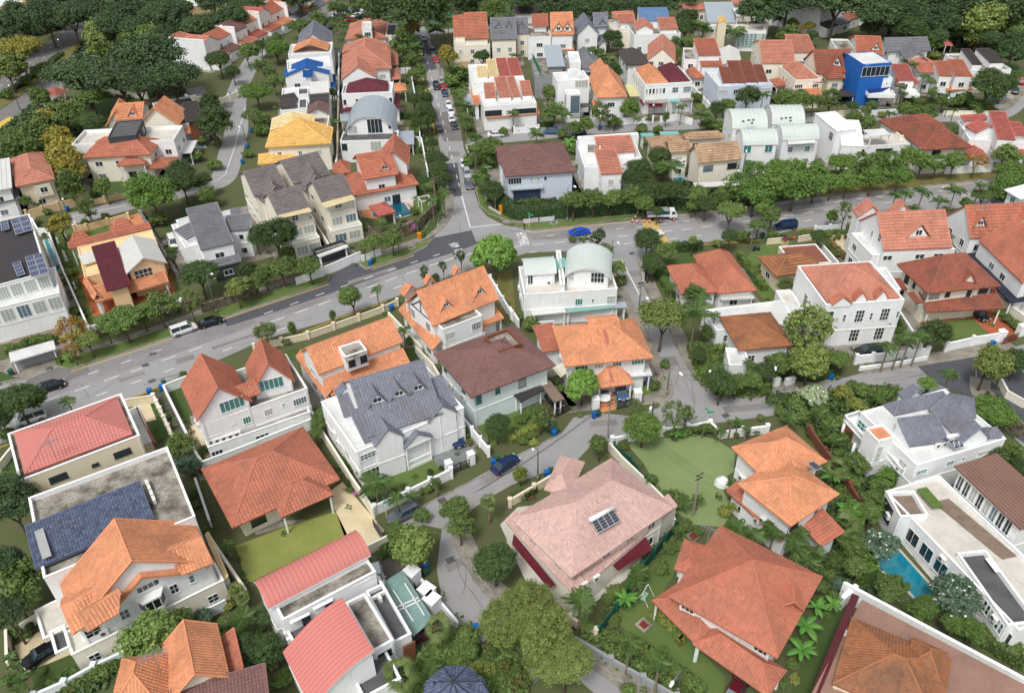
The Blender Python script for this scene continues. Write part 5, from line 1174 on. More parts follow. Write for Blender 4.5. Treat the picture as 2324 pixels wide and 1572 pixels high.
q=MB();q.prism([(v[0]*.94+c_.x*.06,v[1]*.94+c_.y*.06) for v in V],0,5.35);q.obj('turret_wall',wallm('white'),h.root)
h.block('31',[(1560,1620),(1710,1600),(1620,1500),(1560,1520)],5,'hip',1.6,roof='blueslate')
h.block('31',[(1960,1620),(2160,1600),(2050,1500),(1970,1540)],5,'hip',1.6,roof='blueslate')
# garage under a white slab at the left
h=House('garage','white slab-roofed open garage cut into the roadside at lower left','white slab garage','white','white')
h.block('20',[(130,125),(525,15),(470,-50),(45,60)],2.6,'flat',open_=True,cover=CONCW)
h.block('20',[(110,95),(485,-5),(460,-45),(60,50)],2.4,'flat',win='none',wall='grey')
h=House('car_port','low white gated car port below the grey-gabled houses','white gated car port','white','white')
h.block('11',[(575,760),(835,665),(820,640),(550,740)],2.7,'flat',open_=True,cover=CONCW)
h.block('11',[(545,735),(820,640),(790,600),(520,690)],2.5,'flat',win='none',wall='dark',floor='conc')
# ------------------------------------------------------------------ ground, roads, lawns, paving, water, boundary walls
GR=mat('ground_soil',(84,96,56),rough=.95,dirt=.6,scale=1.1,dirtcol=(96,88,70),fine=.35)
ROAD=mat('worn_asphalt',(153,152,152),rough=.9,dirt=.22,scale=.5,dirtcol=(124,121,120),fine=.12)
ROADR=mat('lane_asphalt',(145,143,143),rough=.9,dirt=.35,scale=.45,dirtcol=(96,92,92),fine=.14)
ROADD=mat('new_asphalt',(84,86,92),rough=.9,dirt=.15,scale=.8,fine=.15)
ROADM=mat('mid_asphalt',(124,121,120),rough=.9,dirt=.3,scale=.6,fine=.15)
PAINT=mat('white_road_paint',(235,235,232),rough=.7,dirt=.15,scale=4);YEL=mat('yellow_road_paint',(214,180,84),rough=.7,dirt=.25,scale=3)
GRASS=mat('lawn_grass',(90,115,60),rough=.95,dirt=.35,scale=.9,dirtcol=(120,118,62),fine=.35,bump=.02)
GRASSD=mat('dark_lawn_grass',(66,92,46),rough=.95,dirt=.4,scale=1,dirtcol=(84,88,48),fine=.35)  # the darker of the green lawn tones
GRASSY=mat('yellowed_lawn_grass',(140,146,80),rough=.95,dirt=.4,scale=.8,dirtcol=(118,126,56),fine=.3)
GRASSR=mat('round_lawn_grass',(130,148,98),rough=.95,dirt=.3,scale=.35,dirtcol=(104,128,72),fine=.2)
GRASSB=mat('dry_verge_grass',(122,112,64),rough=.95,dirt=.6,scale=1.2,dirtcol=(86,96,48),fine=.3)
PATH=mat('footpath_concrete',(150,144,132),rough=.9,dirt=.5,scale=1.2,dirtcol=(90,84,74),fine=.15)
KERB=mat('kerb_concrete',(160,156,146),rough=.9,dirt=.5,scale=2,dirtcol=(80,76,68))
YARD=mat('yard_concrete',(150,144,134),rough=.9,dirt=.6,scale=.8,dirtcol=(92,88,78),fine=.15)
BEI=mat('beige_paving',(214,200,166),rough=.9,dirt=.3,scale=1,dirtcol=(170,150,112),fine=.1)
TERR=mat('terracotta_paving',(176,98,66),rough=.8,dirt=.4,scale=1.5);ORP=mat('orange_paving',(206,140,96),rough=.8,dirt=.2,scale=1.5)
PALE=mat('pale_paving',(196,192,184),rough=.85,dirt=.25,scale=1.2,dirtcol=(150,144,132));SLATP=mat('slate_paving',(128,132,132),rough=.7,dirt=.5,scale=1.6,dirtcol=(84,88,88))
WATER=mat('pool_water',(22,130,150),rough=.06,dirt=.25,scale=1.5,dirtcol=(10,86,120),spec=.7,bump=.01);WATERD=mat('deep_pool_water',(14,88,112),rough=.06,dirt=.2,scale=1.5,spec=.7)
DRAIN=mat('drain_concrete',(92,88,78),rough=.95,dirt=.6,scale=1.5)
b=MB();b.poly([(-1500,-300,0),(1500,-300,0),(1500,2200,0),(-1500,2200,0)]);tag(b.obj('ground',GR),kind='structure')
def fill(b,w,z):
 from mathutils.geometry import tessellate_polygon
 v=[Vector((p.x,p.y,z)) for p in w]
 b.add(v,[t if (v[t[1]]-v[t[0]]).cross(v[t[2]]-v[t[0]]).z > 0 else t[::-1] for t in tessellate_polygon([v])])
LV={'n': 0}
def sheet(name,crop,pts,m,z):
 LV['n'] += 1;b = MB();fill(b,PP(crop,pts),z+(LV['n'] % 3)*.0013);return tag(b.obj(name,m),kind='structure')
def smooth(w,it=2):
 for _ in range(it):
  n=[w[0]]
  for p,q in zip(w[:-1],w[1:]): n += [p*.75+q*.25,p*.25+q*.75]
  w=n+[w[-1]]
 return w
def offs(w,d):
 o=[]
 for i,p in enumerate(w):
  t=(w[min(i+1,len(w)-1)]-w[max(i-1,0)]);t.z=0;t.normalize();o.append(p+Vector((-t.y,t.x,0))*d)
 return o
def strip(name,w,wd,m,z,h=0,kind='structure',sm=2):
 w=smooth(w,sm) if sm else w;l,r=offs(w,wd/2),offs(w,-wd/2);b=MB()
 for i in range(len(w)-1):
  q=[r[i],r[i+1],l[i+1],l[i]];q=[Vector((p.x,p.y,z+h)) for p in q];b.poly(q)
  if h:
   for s in (l,r):
    p0,p1=s[i],s[i+1];b.poly([(p0.x,p0.y,z),(p1.x,p1.y,z),(p1.x,p1.y,z+h),(p0.x,p0.y,z+h)])
 o=b.obj(name,m);return tag(o,kind=kind)
RZ=[0]
def road(crop,pts,wd,m=ROAD,z=.018):
 RZ[0] += 1;return strip('road',PP(crop,pts),wd,m,z+.0017*RZ[0])
# main road and its junction with the long street
main_up=[(-60,890),(60,860),(130,832),(160,840),(324,787),(387,766),(502,723),(743,643),(748,628),(800,600),(815,598),(831,610),(936,578),(968,558),(985,538),(1005,512),(1018,480),(1014,420),(995,320),(985,260),(970,185),(950,95),(938,62),
 (962,60),(977,85),(995,130),(1011,172),(1030,235),(1046,300),(1053,338),(1066,372),(1071,408),(1078,438),(1088,470),(1106,492),(1144,511),(1212,524),(1312,513),(1427,501),(1472,493),(1552,486),(1662,473),(1773,458),(1853,447),(2020,431),(2198,413),(2400,392),
 (2400,445),(2200,470),(2043,488),(1928,506),(1803,521),(1743,537),(1625,548),(1542,556),(1487,556),(1452,590),(1472,663),(1524,743),(1542,787),(1567,832),(1600,884),(1632,902),(1687,904),(1743,890),(1880,867),(1955,847),(2093,827),(2213,809),(2293,790),(2330,780),
 (2330,1020),(2293,985),(2225,900),(2215,880),(2143,885),(2035,895),(1900,910),(1758,942),(1587,965),(1504,975),(1417,990),(1337,1015),(1312,1042),(1202,1085),(1162,1100),(1090,1140),(1045,1180),(1038,1215),(1056,1261),(1106,1338),(1200,1400),(1354,1503),(1480,1600),
 (1380,1600),(1300,1530),(1190,1480),(1106,1451),(1040,1415),(1006,1378),(991,1291),(1003,1200),(960,1190),(900,1215),(880,1195),(936,1160),(1036,1110),(1101,1075),(1162,1040),(1274,984),(1302,947),(1362,937),(1440,945),(1495,925),(1529,894),(1517,862),(1482,787),(1437,700),(1412,650),(1382,590),(1395,560),
 (1300,570),(1202,573),(1081,606),(1006,633),(873,683),(736,731),(606,768),(500,815),(412,852),(325,892),(287,907),(100,970),(-60,1030)]
sheet('road','F',main_up,ROAD,.03)
LANE=.045
sheet('road_lane','F',[(-60,950),(115,900),(330,825),(459,781),(615,727),(880,634),(1035,580),(1162,548),(1300,533),(1480,517),(1743,484),(2030,452),(2400,415),(2400,399),(2020,437),(1743,467),(1480,497),(1312,518),(1212,530),(1140,520),(1000,565),(945,580),(740,652),(502,730),(330,792),(160,846),(-60,900)],ROADR,.038)
sheet('road_patch','F',[(743,643),(748,628),(804,596),(831,612),(936,578),(968,560),(985,540),(1070,523),(1083,554),(1035,572),(940,600),(830,638),(745,668),(615,711),(515,741),(508,725)],ROADD,LANE)
sheet('road_patch','F',[(1016,400),(1042,396),(1048,445),(1020,448)],ROADD,LANE);sheet('road_patch','F',[(1012,372),(1038,370),(1042,396),(1016,400)],ROADD,LANE+.002)
sheet('road_patch','F',[(950,97),(978,88),(1000,140),(1005,155),(966,162)],ROADD,LANE);sheet('road_patch','F',[(986,256),(1034,254),(1050,320),(1008,322),(998,300)],ROADM,LANE)
sheet('road_patch','F',[(2083,832),(2215,809),(2300,800),(2330,860),(2330,1010),(2293,985),(2225,905),(2160,886),(2120,868)],ROADD,LANE)
sheet('road_patch','F',[(60,862),(130,834),(200,832),(205,845),(60,900)],ROADM,LANE)
# other roads
road('F',[(1058,318),(1162,312),(1300,298),(1440,287),(1575,284),(1760,272),(1920,262),(2180,268),(2265,264),(2310,225),(2340,180)],6.5)
road('F',[(140,502),(230,480),(320,457),(430,433),(490,420),(512,400),(525,340),(540,290),(530,240),(548,180),(580,128),(600,90),(650,60),(720,40),(800,20),(880,0)],6.2)
road('F',[(530,238),(490,240),(460,222),(440,200)],5,ROADM)
road('F',[(938,70),(900,78),(1010,72),(1120,60)],5)
road('00',[(-200,1320),(0,1130),(330,860),(600,660),(760,500),(900,330)],10.5,ROADM);road('00',[(-200,960),(0,830),(250,650),(520,440),(700,270),(900,60)],10.5,ROADM)
strip('median_grass',PP('00',[(-100,1010),(80,900),(350,700),(560,530),(760,380)]),5,GRASSB,.03,.12)
strip('pavement',PP('00',[(-60,1290),(180,1120),(360,970),(600,800)]),3,PATH,.05,.08)
sheet('yellow_box_marking','00',[(0,1110),(80,1065),(165,1070),(20,1170),(-30,1180)],YEL,.05)
# painted dashes
def dash(crop,segs,wd=.12,m=PAINT,z=.055,name='lane_marking'):
 b=MB()
 for p,q in segs:
  a,c=PP(crop,[p,q]);a.z=c.z=z;t=(c-a).normalized();n=Vector((-t.y,t.x,0))*wd/2;b.poly([a-n,c-n,c+n,a+n])
 return tag(b.obj(name,m),kind='structure')
def dashline(crop,p,q,n,fr,wd=.14,m=PAINT): dash(crop,[((p[0]+(q[0]-p[0])*i/n,p[1]+(q[1]-p[1])*i/n),(p[0]+(q[0]-p[0])*(i+fr)/n,p[1]+(q[1]-p[1])*(i+fr)/n)) for i in range(n)],wd,m)
dash('20',[((425,490),(540,448)),((675,405),(815,355)),((945,311),(1080,264)),((1188,229),(1322,184)),((1465,130),(1600,82)),((1715,42),(1835,0)),((800,250),(900,218)),((1100,152),(1192,120)),((1378,55),(1472,23)),((552,562),(660,522)),((876,446),(976,411)),((1195,335),(1285,303)),((1490,232),(1582,198)),((2020,40),(2106,8))],.16)
dash('11',[((75,1278),(153,1248)),((310,1196),(388,1167)),((542,1115),(620,1086)),((770,1035),(845,1008)),((988,962),(1060,935)),((1200,888),(1270,864)),((1402,818),(1470,796)),((1605,754),(1670,734)),((135,1350),(255,1307)),((358,1271),(470,1230)),((568,1197),(680,1155)),((1005,1040),(1105,1014)),((1178,980),(1275,945)),((1368,914),(1460,882)),((1580,840),(1800,768)),((190,1432),(290,1395)),((1035,1122),(1095,1102)),((1248,1048),(1325,1020)),((1925,738),(2010,716)),((2000,650),(2060,640))],.16)
dash('12',[((315,570),(382,562)),((185,650),(285,640)),((385,633),(483,622)),((946,508),(1015,498)),((960,575),(1057,565)),((1122,490),(1190,483)),((1345,465),(1408,457)),((1535,515),(1630,502)),((1720,492),(1820,477)),((1550,442),(1617,432)),((1770,417),(1838,407)),((2160,367),(2210,361)),((2095,443),(2160,432)),((1375,530),(1450,522)),((1425,600),(1503,588)),((1640,574),(1722,563)),((1018,642),(1085,633)),((0,672),(90,660)),((155,722),(225,716)),((1980,387),(2050,378))],.16)
dash('13',[((228,312),(298,303)),((418,286),(486,277)),((616,262),(668,252)),((806,236),(870,228)),((986,216),(1052,208)),((320,365),(415,350)),((504,338),(600,325)),((866,293),(955,283)),((1045,272),(1120,262)),((145,390),(236,377)),((1545,164),(1605,155)),((1765,205),(1832,197)),((330,435),(400,423)),((1255,250),(1310,245)),((1430,235),(1480,228))],.16)
dashline('01',(1512,395),(1815,1565),15,.45);dashline('11',(1818,15),(1858,160),2,.5)
dash('11',[((1868,205),(1945,492)),((1945,492),(2235,462))],.22);dash('12',[((880,795),(990,780)),((990,780),(1160,1110))],.22)
dash('01',[((1905,1320),(1960,1480)),((1905,1320),(2200,1310))],.18)
dashline('00',(-60,1340-40),(640,800),12,.4);dashline('00',(0,1240),(600,750),10,.4);dashline('00',(0,860),(640,320),10,.4);dashline('00',(0,790),(640,290),10,.4)
dash('00',[((0,978),(470,632)),((720,440),(770,400))],.25);dash('00',[((2050,1572),(2130,1340)),((2130,1340),(2230,960))],.15)
dash('10',[((640,400),(860,350)),((860,350),(1230,270)),((1790,130),(1980,60)),((1980,60),(2060,0))],.15)
for cr,pl in (('20',[(640,215),(1310,0)]),('10',[(1290,1572),(1555,1488)]),('10',[(2010,1320),(2322,1215)]),('11',[(0,1215),(655,998)]),('11',[(1042,865),(1425,738)]),('12',[(130,520),(500,480),(1060,440)]),('12',[(1480,380),(1850,340),(2322,285)]),
               ('13',[(460,220),(1110,148)]),('13',[(1440,118),(1820,84)]),('13',[(1980,72),(2322,40)]),('20',[(1150,480),(1330,395),(1650,262)]),('11',[(100,1570),(600,1360),(930,1240),(1180,1155)]),('11',[(1680,975),(2040,840)]),('12',[(1400,655),(1720,640),(2250,600)]),('13',[(240,512),(740,452)]),('01',[(1470,545),(1545,760),(1650,1270)]),('03',[(2100,1020),(2200,850)]),('20',[(-10,900),(90,865)])):
 w=smooth(PP(cr,pl),1)
 for d in (0.0,.28):
  v=offs(w,-d-.3);strip('yellow_line',v,.1,YEL,.056,sm=0)
# hump of thin yellow bars, rumble panel, stencilled words
b=MB();A_,B_,C_,D_=PP('12',[(1165,425),(1300,415),(1450,660),(1290,665)])
for i in range(34):
 t=i/34;p,q=A_.lerp(D_,t),B_.lerp(C_,t);p2,q2=A_.lerp(D_,t+.018),B_.lerp(C_,t+.018)
 b.poly([Vector((v.x,v.y,.058)) for v in (p,q,q2,p2)])
tag(b.obj('hump_bars',YEL),kind='structure')
sheet('hump_surface','12',[(1165,425),(1300,415),(1450,660),(1290,665)],mat('faded_hump',(170,160,130),dirt=.3),.05)
def word(txt,crop,quad_):
 cu=bpy.data.curves.new('road_word','FONT');cu.body=txt;cu.extrude=0;cu.resolution_u=2;cu.offset=.012
 o=bpy.data.objects.new('tmp',cu);COL.objects.link(o);bpy.context.view_layer.update()
 me=bpy.data.meshes.new_from_object(o.evaluated_get(bpy.context.evaluated_depsgraph_get()));bpy.data.objects.remove(o)
 xs=[v.co.x for v in me.vertices];ys=[v.co.y for v in me.vertices];x0,x1,y0,y1=min(xs),max(xs),min(ys),max(ys)
 a,b_,c,d=PP(crop,quad_)      # bottom-left,bottom-right,top-right,top-left of the word
 for v in me.vertices:
  u,w_=(v.co.x-x0)/(x1-x0),(v.co.y-y0)/(y1-y0);p=a.lerp(b_,u).lerp(d.lerp(c,u),w_);v.co=(p.x,p.y,.06)
 me.materials.append(PAINT);o=link('road_lettering',me);tag(o,kind='structure')
word('SLOW','01',[(1560,812),(1620,808),(1600,780),(1545,785)])
word('HUMP','12',[(30,542),(55,600),(145,600),(125,538)]);word('AHEAD','12',[(58,602),(75,655),(160,650),(148,600)])
word('HUMP','11',[(1745,645),(1785,683),(1850,665),(1830,628)]);word('AHEAD','11',[(1790,700),(1830,740),(1900,715),(1870,680)])
word('HUMP','13',[(90,420),(115,450),(190,435),(165,400)]);word('AHEAD','13',[(1565,120),(1600,148),(1672,135),(1640,112)])
# verges, footpaths, kerbs
def verge(crop,pts,m=GRASS):
 w=PP(crop,pts);b=MB();fill(b,w,.15)
 for p,q in zip(w,w[1:]+w[:1]): b.poly([(p.x,p.y,0),(q.x,q.y,0),(q.x,q.y,.15),(p.x,p.y,.15)])
 tag(b.obj('grass_verge',m),kind='structure')
 k=w+[w[0]];strip('kerb',k,.16,KERB,.02,.145,sm=0)
verge('F',[(131,829),(145,836),(160,838),(324,786),(387,765),(502,722),(742,642),(748,630),(742,621),(581,672),(500,700),(390,740),(285,776),(150,812)])
verge('F',[(831,609),(845,606),(936,577),(970,556),(984,540),(975,545),(925,563),(828,592),(814,597)])
verge('F',[(1167,515),(1212,521),(1317,511),(1472,492),(1460,486),(1310,499),(1178,508)])
verge('F',[(1853,446),(2020,430),(2198,412),(2400,391),(2400,376),(2200,391),(2020,408),(1858,427)],GRASSB)
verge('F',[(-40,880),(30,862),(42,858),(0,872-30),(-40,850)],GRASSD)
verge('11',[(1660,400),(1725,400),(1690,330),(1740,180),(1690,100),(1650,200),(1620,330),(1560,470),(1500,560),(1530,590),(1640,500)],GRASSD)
verge('11',[(2000,150),(2030,290),(2110,370),(2322,440),(2322,400),(2150,330),(2080,220),(2050,100)],GRASS)
for cr,pl,wd in (('F',[(136,815),(290,768),(400,730),(500,692),(581,663),(742,610)],1.7),('F',[(825,587),(925,556),(985,530),(1010,503),(1020,478),(1020,440)],1.8),('F',[(1140,503),(1175,503),(1312,492),(1470,475),(1700,452)],1.7),('F',[(1072,350),(1080,400),(1090,440),(1105,470),(1150,498)],2.0),
               ('F',[(1458,590),(1478,663),(1532,745),(1550,787),(1577,835),(1607,874),(1640,890),(1690,893),(1743,880),(1880,857)],2.4),('F',[(1955,838),(2093,817),(2213,799),(2290,778)],2.6),('F',[(1046,1180),(1046,1215),(1068,1261),(1116,1338),(1210,1400),(1365,1500),(1500,1600)],2.6),('F',[(1372,590),(1402,650),(1428,700),(1474,787),(1508,862),(1518,890),(1490,915)],2.0),
               ('F',[(2225,860),(2222,890),(2260,940)],3),('F',[(985,1378),(1030,1420),(1100,1462)],1.5),('F',[(2340,160),(2300,250),(2200,262)],1.5),('F',[(970,85),(985,130),(1003,172),(1022,235),(1036,290)],1.2)):
 w=smooth(PP(cr,pl),2);strip('footpath',w,wd,PATH,.0,.13,sm=0)
for cr,pl in (('F',[(1452,590),(1472,663),(1524,743),(1542,787),(1567,832),(1600,884),(1632,902),(1687,904),(1743,890),(1880,867)]),('F',[(1955,847),(2093,827),(2213,809)]),('F',[(1038,1215),(1056,1261),(1106,1338),(1200,1400),(1354,1503),(1480,1600)]),('F',[(1382,590),(1412,650),(1437,700),(1482,787),(1517,862),(1529,894),(1495,925)]),('F',[(1202,1085),(1162,1100),(1090,1140),(1045,1180),(1038,1215)]),('F',[(900,1190),(936,1160),(1036,1110),(1101,1075),(1162,1040),(1274,984)]),('F',[(2213,815),(2215,860),(2225,905),(2293,985)])):
 strip('kerb',PP(cr,pl),.18,KERB,.02,.13)
ROADP=mat('patched_asphalt',(136,133,131),rough=.9,dirt=.3,scale=.9,fine=.15)
# cracks, patches and oil on the carriageways
CRK=mat('crack_sealant',(70,70,72),rough=.9,dirt=.2);rc=random.Random(3);b=MB()
for (x0,y0,x1,y1) in ((120,930,460,830),(500,790,860,660),(900,640,1150,560),(1180,545,1500,510),(1550,510,2000,470),(1020,250,1040,470),(1010,430,1050,520),(1400,600,1470,740),(1500,760,1560,860),(1560,920,1900,890),(1060,1120,1260,1000),(1020,1230,1080,1340),(980,150,1010,240),(1960,860,2180,840)):
 for _ in range(4 if x0 > 900 and y0 > 1000 else 6):
  t=rc.random();x,y=x0+(x1-x0)*t+rc.uniform(-9,9),y0+(y1-y0)*t+rc.uniform(-9,9);p=G((x,y));a=math.atan2((G((x1,y1))-G((x0,y0))).y,(G((x1,y1))-G((x0,y0))).x)+rc.choice((0,0,1.57))+rc.uniform(-.1,.1);pts=[p]
  for i in range(rc.randint(4,11)): a += rc.uniform(-.22,.22);pts.append(pts[-1]+Vector((math.cos(a),math.sin(a),0))*.9)
  l,r=offs(pts,.025),offs(pts,-.025)
  for i in range(len(pts)-1): b.poly([Vector((v.x,v.y,.052)) for v in (r[i],r[i+1],l[i+1],l[i])])
tag(b.obj('road_cracks',CRK),kind='structure')
for i,(x,y,w_,l_) in enumerate(((700,690,3,1.2),(845,625,5,1.3),(300,855,2,1),(420,815,1.5,1.5),(1250,540,4,1.2),(1600,500,2,3),(1850,480,5,1.5),(1450,620,2,2),(1520,820,1.2,2.5),(1700,925,4,1.4),(1130,1075,2.5,1.6),(1035,1280,1.3,1.3),(1030,350,1.5,3),(1003,190,1.6,4),(2000,878,3,1),(560,765,6,.8),(1370,960,2,1.2))):
 p=G((x,y));q=MB();th=.55 if y > 560 and x < 1200 else .1;M_=Matrix.Translation((p.x,p.y,.05)) @ Matrix.Rotation(th,4,'Z');q.poly([M_ @ Vector(v) for v in ((-w_,-l_/2,0),(w_,-l_/2,0),(w_,l_/2,0),(-w_,l_/2,0))]);tag(q.obj('road_patch',ROADP),kind='structure')
# lawns and paving
for h in HOUSES:
 R=h.main
 if h.dist > 118:
  b=MB();a,c=R.a+2.2,R.b+2.8;b.poly([R.M @ Vector(v) for v in ((-a,-c,.004),(a,-c,.004),(a,c,.004),(-a,c,.004))]);tag(b.obj('yard_paving',YARD),kind='structure')
for cr,m,z,pts in [('F',GRASSR,.02,[(1425,1010),(1470,985),(1560,980),(1625,997),(1668,1025),(1665,1070),(1632,1092),(1645,1120),(1665,1155),(1640,1195),(1570,1190),(1510,1140),(1460,1050)]),
 ('F',GRASSY,.02,[(535,1238),(640,1198),(762,1160),(788,1212),(560,1325)]),('21',GRASS,.02,[(1150,1120),(1600,1000),(1665,1110),(1560,1200),(1250,1340),(1150,1240)]),
 ('F',GRASS,.02,[(1530,1205),(1590,1205),(1530,1300),(1490,1370),(1570,1455),(1645,1535),(1640,1600),(1560,1580),(1430,1440),(1380,1390),(1440,1330),(1500,1260)]),
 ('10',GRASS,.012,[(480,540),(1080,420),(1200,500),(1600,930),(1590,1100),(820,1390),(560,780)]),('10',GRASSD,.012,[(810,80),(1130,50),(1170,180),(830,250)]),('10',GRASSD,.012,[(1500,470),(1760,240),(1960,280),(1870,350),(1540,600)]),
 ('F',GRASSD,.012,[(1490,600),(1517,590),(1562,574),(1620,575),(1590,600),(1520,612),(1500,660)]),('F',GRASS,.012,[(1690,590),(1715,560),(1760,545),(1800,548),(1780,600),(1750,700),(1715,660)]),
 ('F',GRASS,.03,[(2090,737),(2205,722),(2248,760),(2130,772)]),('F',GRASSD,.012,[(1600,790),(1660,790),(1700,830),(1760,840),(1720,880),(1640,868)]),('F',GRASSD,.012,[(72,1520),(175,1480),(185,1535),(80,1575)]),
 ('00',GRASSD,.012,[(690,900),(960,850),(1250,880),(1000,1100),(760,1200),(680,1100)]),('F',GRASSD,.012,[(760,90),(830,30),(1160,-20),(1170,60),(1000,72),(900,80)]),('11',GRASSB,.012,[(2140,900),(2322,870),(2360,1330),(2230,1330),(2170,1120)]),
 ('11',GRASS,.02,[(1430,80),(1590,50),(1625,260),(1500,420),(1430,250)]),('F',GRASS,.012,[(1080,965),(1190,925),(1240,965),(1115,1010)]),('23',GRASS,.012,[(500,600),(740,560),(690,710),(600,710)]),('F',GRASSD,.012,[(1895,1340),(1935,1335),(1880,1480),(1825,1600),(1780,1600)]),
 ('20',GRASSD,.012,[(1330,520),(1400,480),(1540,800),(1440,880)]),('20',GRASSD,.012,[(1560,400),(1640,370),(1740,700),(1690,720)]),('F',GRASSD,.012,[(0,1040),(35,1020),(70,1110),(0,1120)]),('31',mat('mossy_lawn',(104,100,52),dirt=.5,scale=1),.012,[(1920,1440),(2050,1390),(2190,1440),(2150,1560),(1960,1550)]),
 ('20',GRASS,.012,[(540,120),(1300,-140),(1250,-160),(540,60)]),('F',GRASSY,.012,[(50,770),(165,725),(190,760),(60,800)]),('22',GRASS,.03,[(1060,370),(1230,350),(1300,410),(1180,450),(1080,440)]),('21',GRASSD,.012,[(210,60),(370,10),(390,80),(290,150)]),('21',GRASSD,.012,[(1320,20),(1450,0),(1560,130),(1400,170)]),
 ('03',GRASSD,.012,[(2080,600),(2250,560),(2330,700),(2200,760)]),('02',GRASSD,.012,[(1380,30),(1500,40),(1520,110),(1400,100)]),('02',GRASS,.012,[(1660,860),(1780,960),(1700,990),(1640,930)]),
 ('F',BEI,.02,[(742,1120),(777,1093),(872,1203),(852,1238),(790,1240),(762,1160)]),('21',SLATP,.018,[(1560,900),(1830,690),(2010,960),(1790,1130),(1620,1080),(1500,1000)]),('21',SLATP,.018,[(640,700),(760,650),(1290,860),(1320,1040),(960,1130),(880,1100)]),
 ('10',TERR,.024,[(700,920),(850,1300),(1590,1075),(1540,900)]),('10',ORP,.022,[(1150,400),(1290,350),(1610,920),(1520,940),(1200,470)]),('13',TERR,.022,[(1150,1090),(1400,1380),(1850,1320),(2010,1470),(2090,1510),(2260,1440),(2060,1200),(1250,1190)]),
 ('F',PALE,.015,[(1135,1190),(1175,1150),(1520,1115),(1545,1150),(1425,1310),(1305,1400),(1240,1350),(1205,1345)]),('22',ORP,.02,[(790,370),(905,350),(945,570),(800,600)]),('22',DARKF,.02,[(940,360),(1200,250),(1240,350),(1080,360),(1100,530),(960,545)]),
 ('22',mat('brown_drive',(84,74,66),dirt=.3),.02,[(0,500),(400,330),(530,560),(390,660),(200,540)]),('30',BEI,.02,[(130,1150),(420,980),(700,1200),(240,1390)]),('30',ORP,.015,[(680,1250),(2050,600),(2040,740),(1130,1190),(720,1360)]),
 ('31',mat('stained_drive',(112,104,98),dirt=.5,scale=1),.02,[(1060,330),(1330,380),(1720,900),(1830,960),(1560,1400),(1430,1400),(1300,1200)]),('23',TERR,.02,[(650,750),(800,700),(880,900),(740,940)]),
 ('33',PALE,.02,[(1140,130),(1500,560),(1600,620),(1900,900),(1800,700),(1500,100),(1250,60)]),('33',WOOD,.024,[(1310,330),(1480,280),(1720,560),(1600,620)]),('33',YARD,.012,[(1500,640),(2000,1100),(2330,1330),(2330,900),(2000,800)]),
 ('11',ORP,.02,[(940,300),(1040,250),(1440,180),(1440,260),(1100,420),(980,400)]),('11',PALE,.022,[(1200,220),(1420,170),(1430,300),(1340,250)]),('F',BEI,.02,[(1880,535),(1925,530),(1960,590),(1935,600)]),('13',YARD,.02,[(700,1500),(960,1470),(1040,1572),(740,1620)]),('23',YARD,.022,[(650,-50),(930,-90),(1040,40),(800,110)]),
 ('12',YARD,.018,[(330,230),(540,190),(520,260),(340,275)]),('20',BEI,.018,[(1170,500),(1330,440),(1420,660),(1330,680)]),('20',BEI,.02,[(1690,740),(1800,690),(1920,980),(1840,1030)]),('31',YARD,.012,[(-60,60),(240,10),(470,0),(0,140)]),('10',WOOD,.02,[(90,1500),(640,1310),(700,1400),(400,1560),(150,1620)]),
 ('01',mat('brick_path',(122,88,76),dirt=.3),.016,[(1380,190),(1450,90),(1560,50),(1750,90),(2010,110),(1950,130),(1850,140),(1600,230)]),('01',mat('green_play_mat',(40,116,84),dirt=.2),.022,[(1465,175),(1600,112),(1760,112),(1862,160),(1780,185),(1600,212)]),('F',mat('blue_play_court',(20,34,66),dirt=.3),.02,[(2190,98),(2280,110),(2285,122),(2190,118)])]:
 sheet('lawn' if 'grass' in m.name or 'lawn' in m.name else 'paving',cr,pts,m,z)
# storm drain beside the twin gabled house
strip('storm_drain',PP('20',[(1400,420),(1500,560),(1620,800),(1700,1000)]),1.8,DRAIN,.035,0)
# water
for cr,m,pts in (('10',WATER,[(392,610),(440,592),(560,880),(500,890)]),('11',WATERD,[(1195,285),(1340,255),(1425,372),(1290,412),(1210,340)]),('33',WATER,[(880,330),(1160,240),(1500,620),(1560,760),(1340,730),(1180,560),(980,440)]),('12',WATER,[(1440,25),(1530,20),(1600,70),(1470,75)]),('11',WATERD,[(1050,360),(1100,345),(1120,390),(1060,400)]),('00',WATER,[(1770,1345),(1870,1340),(1850,1310),(1780,1315)])):
 w=PP(cr,pts);b=MB();fill(b,w,.03);tag(b.obj('pool_water',m),kind='structure');strip('pool_edge',w+[w[0]],.35,PALE,.02,.06,kind='structure',sm=0)
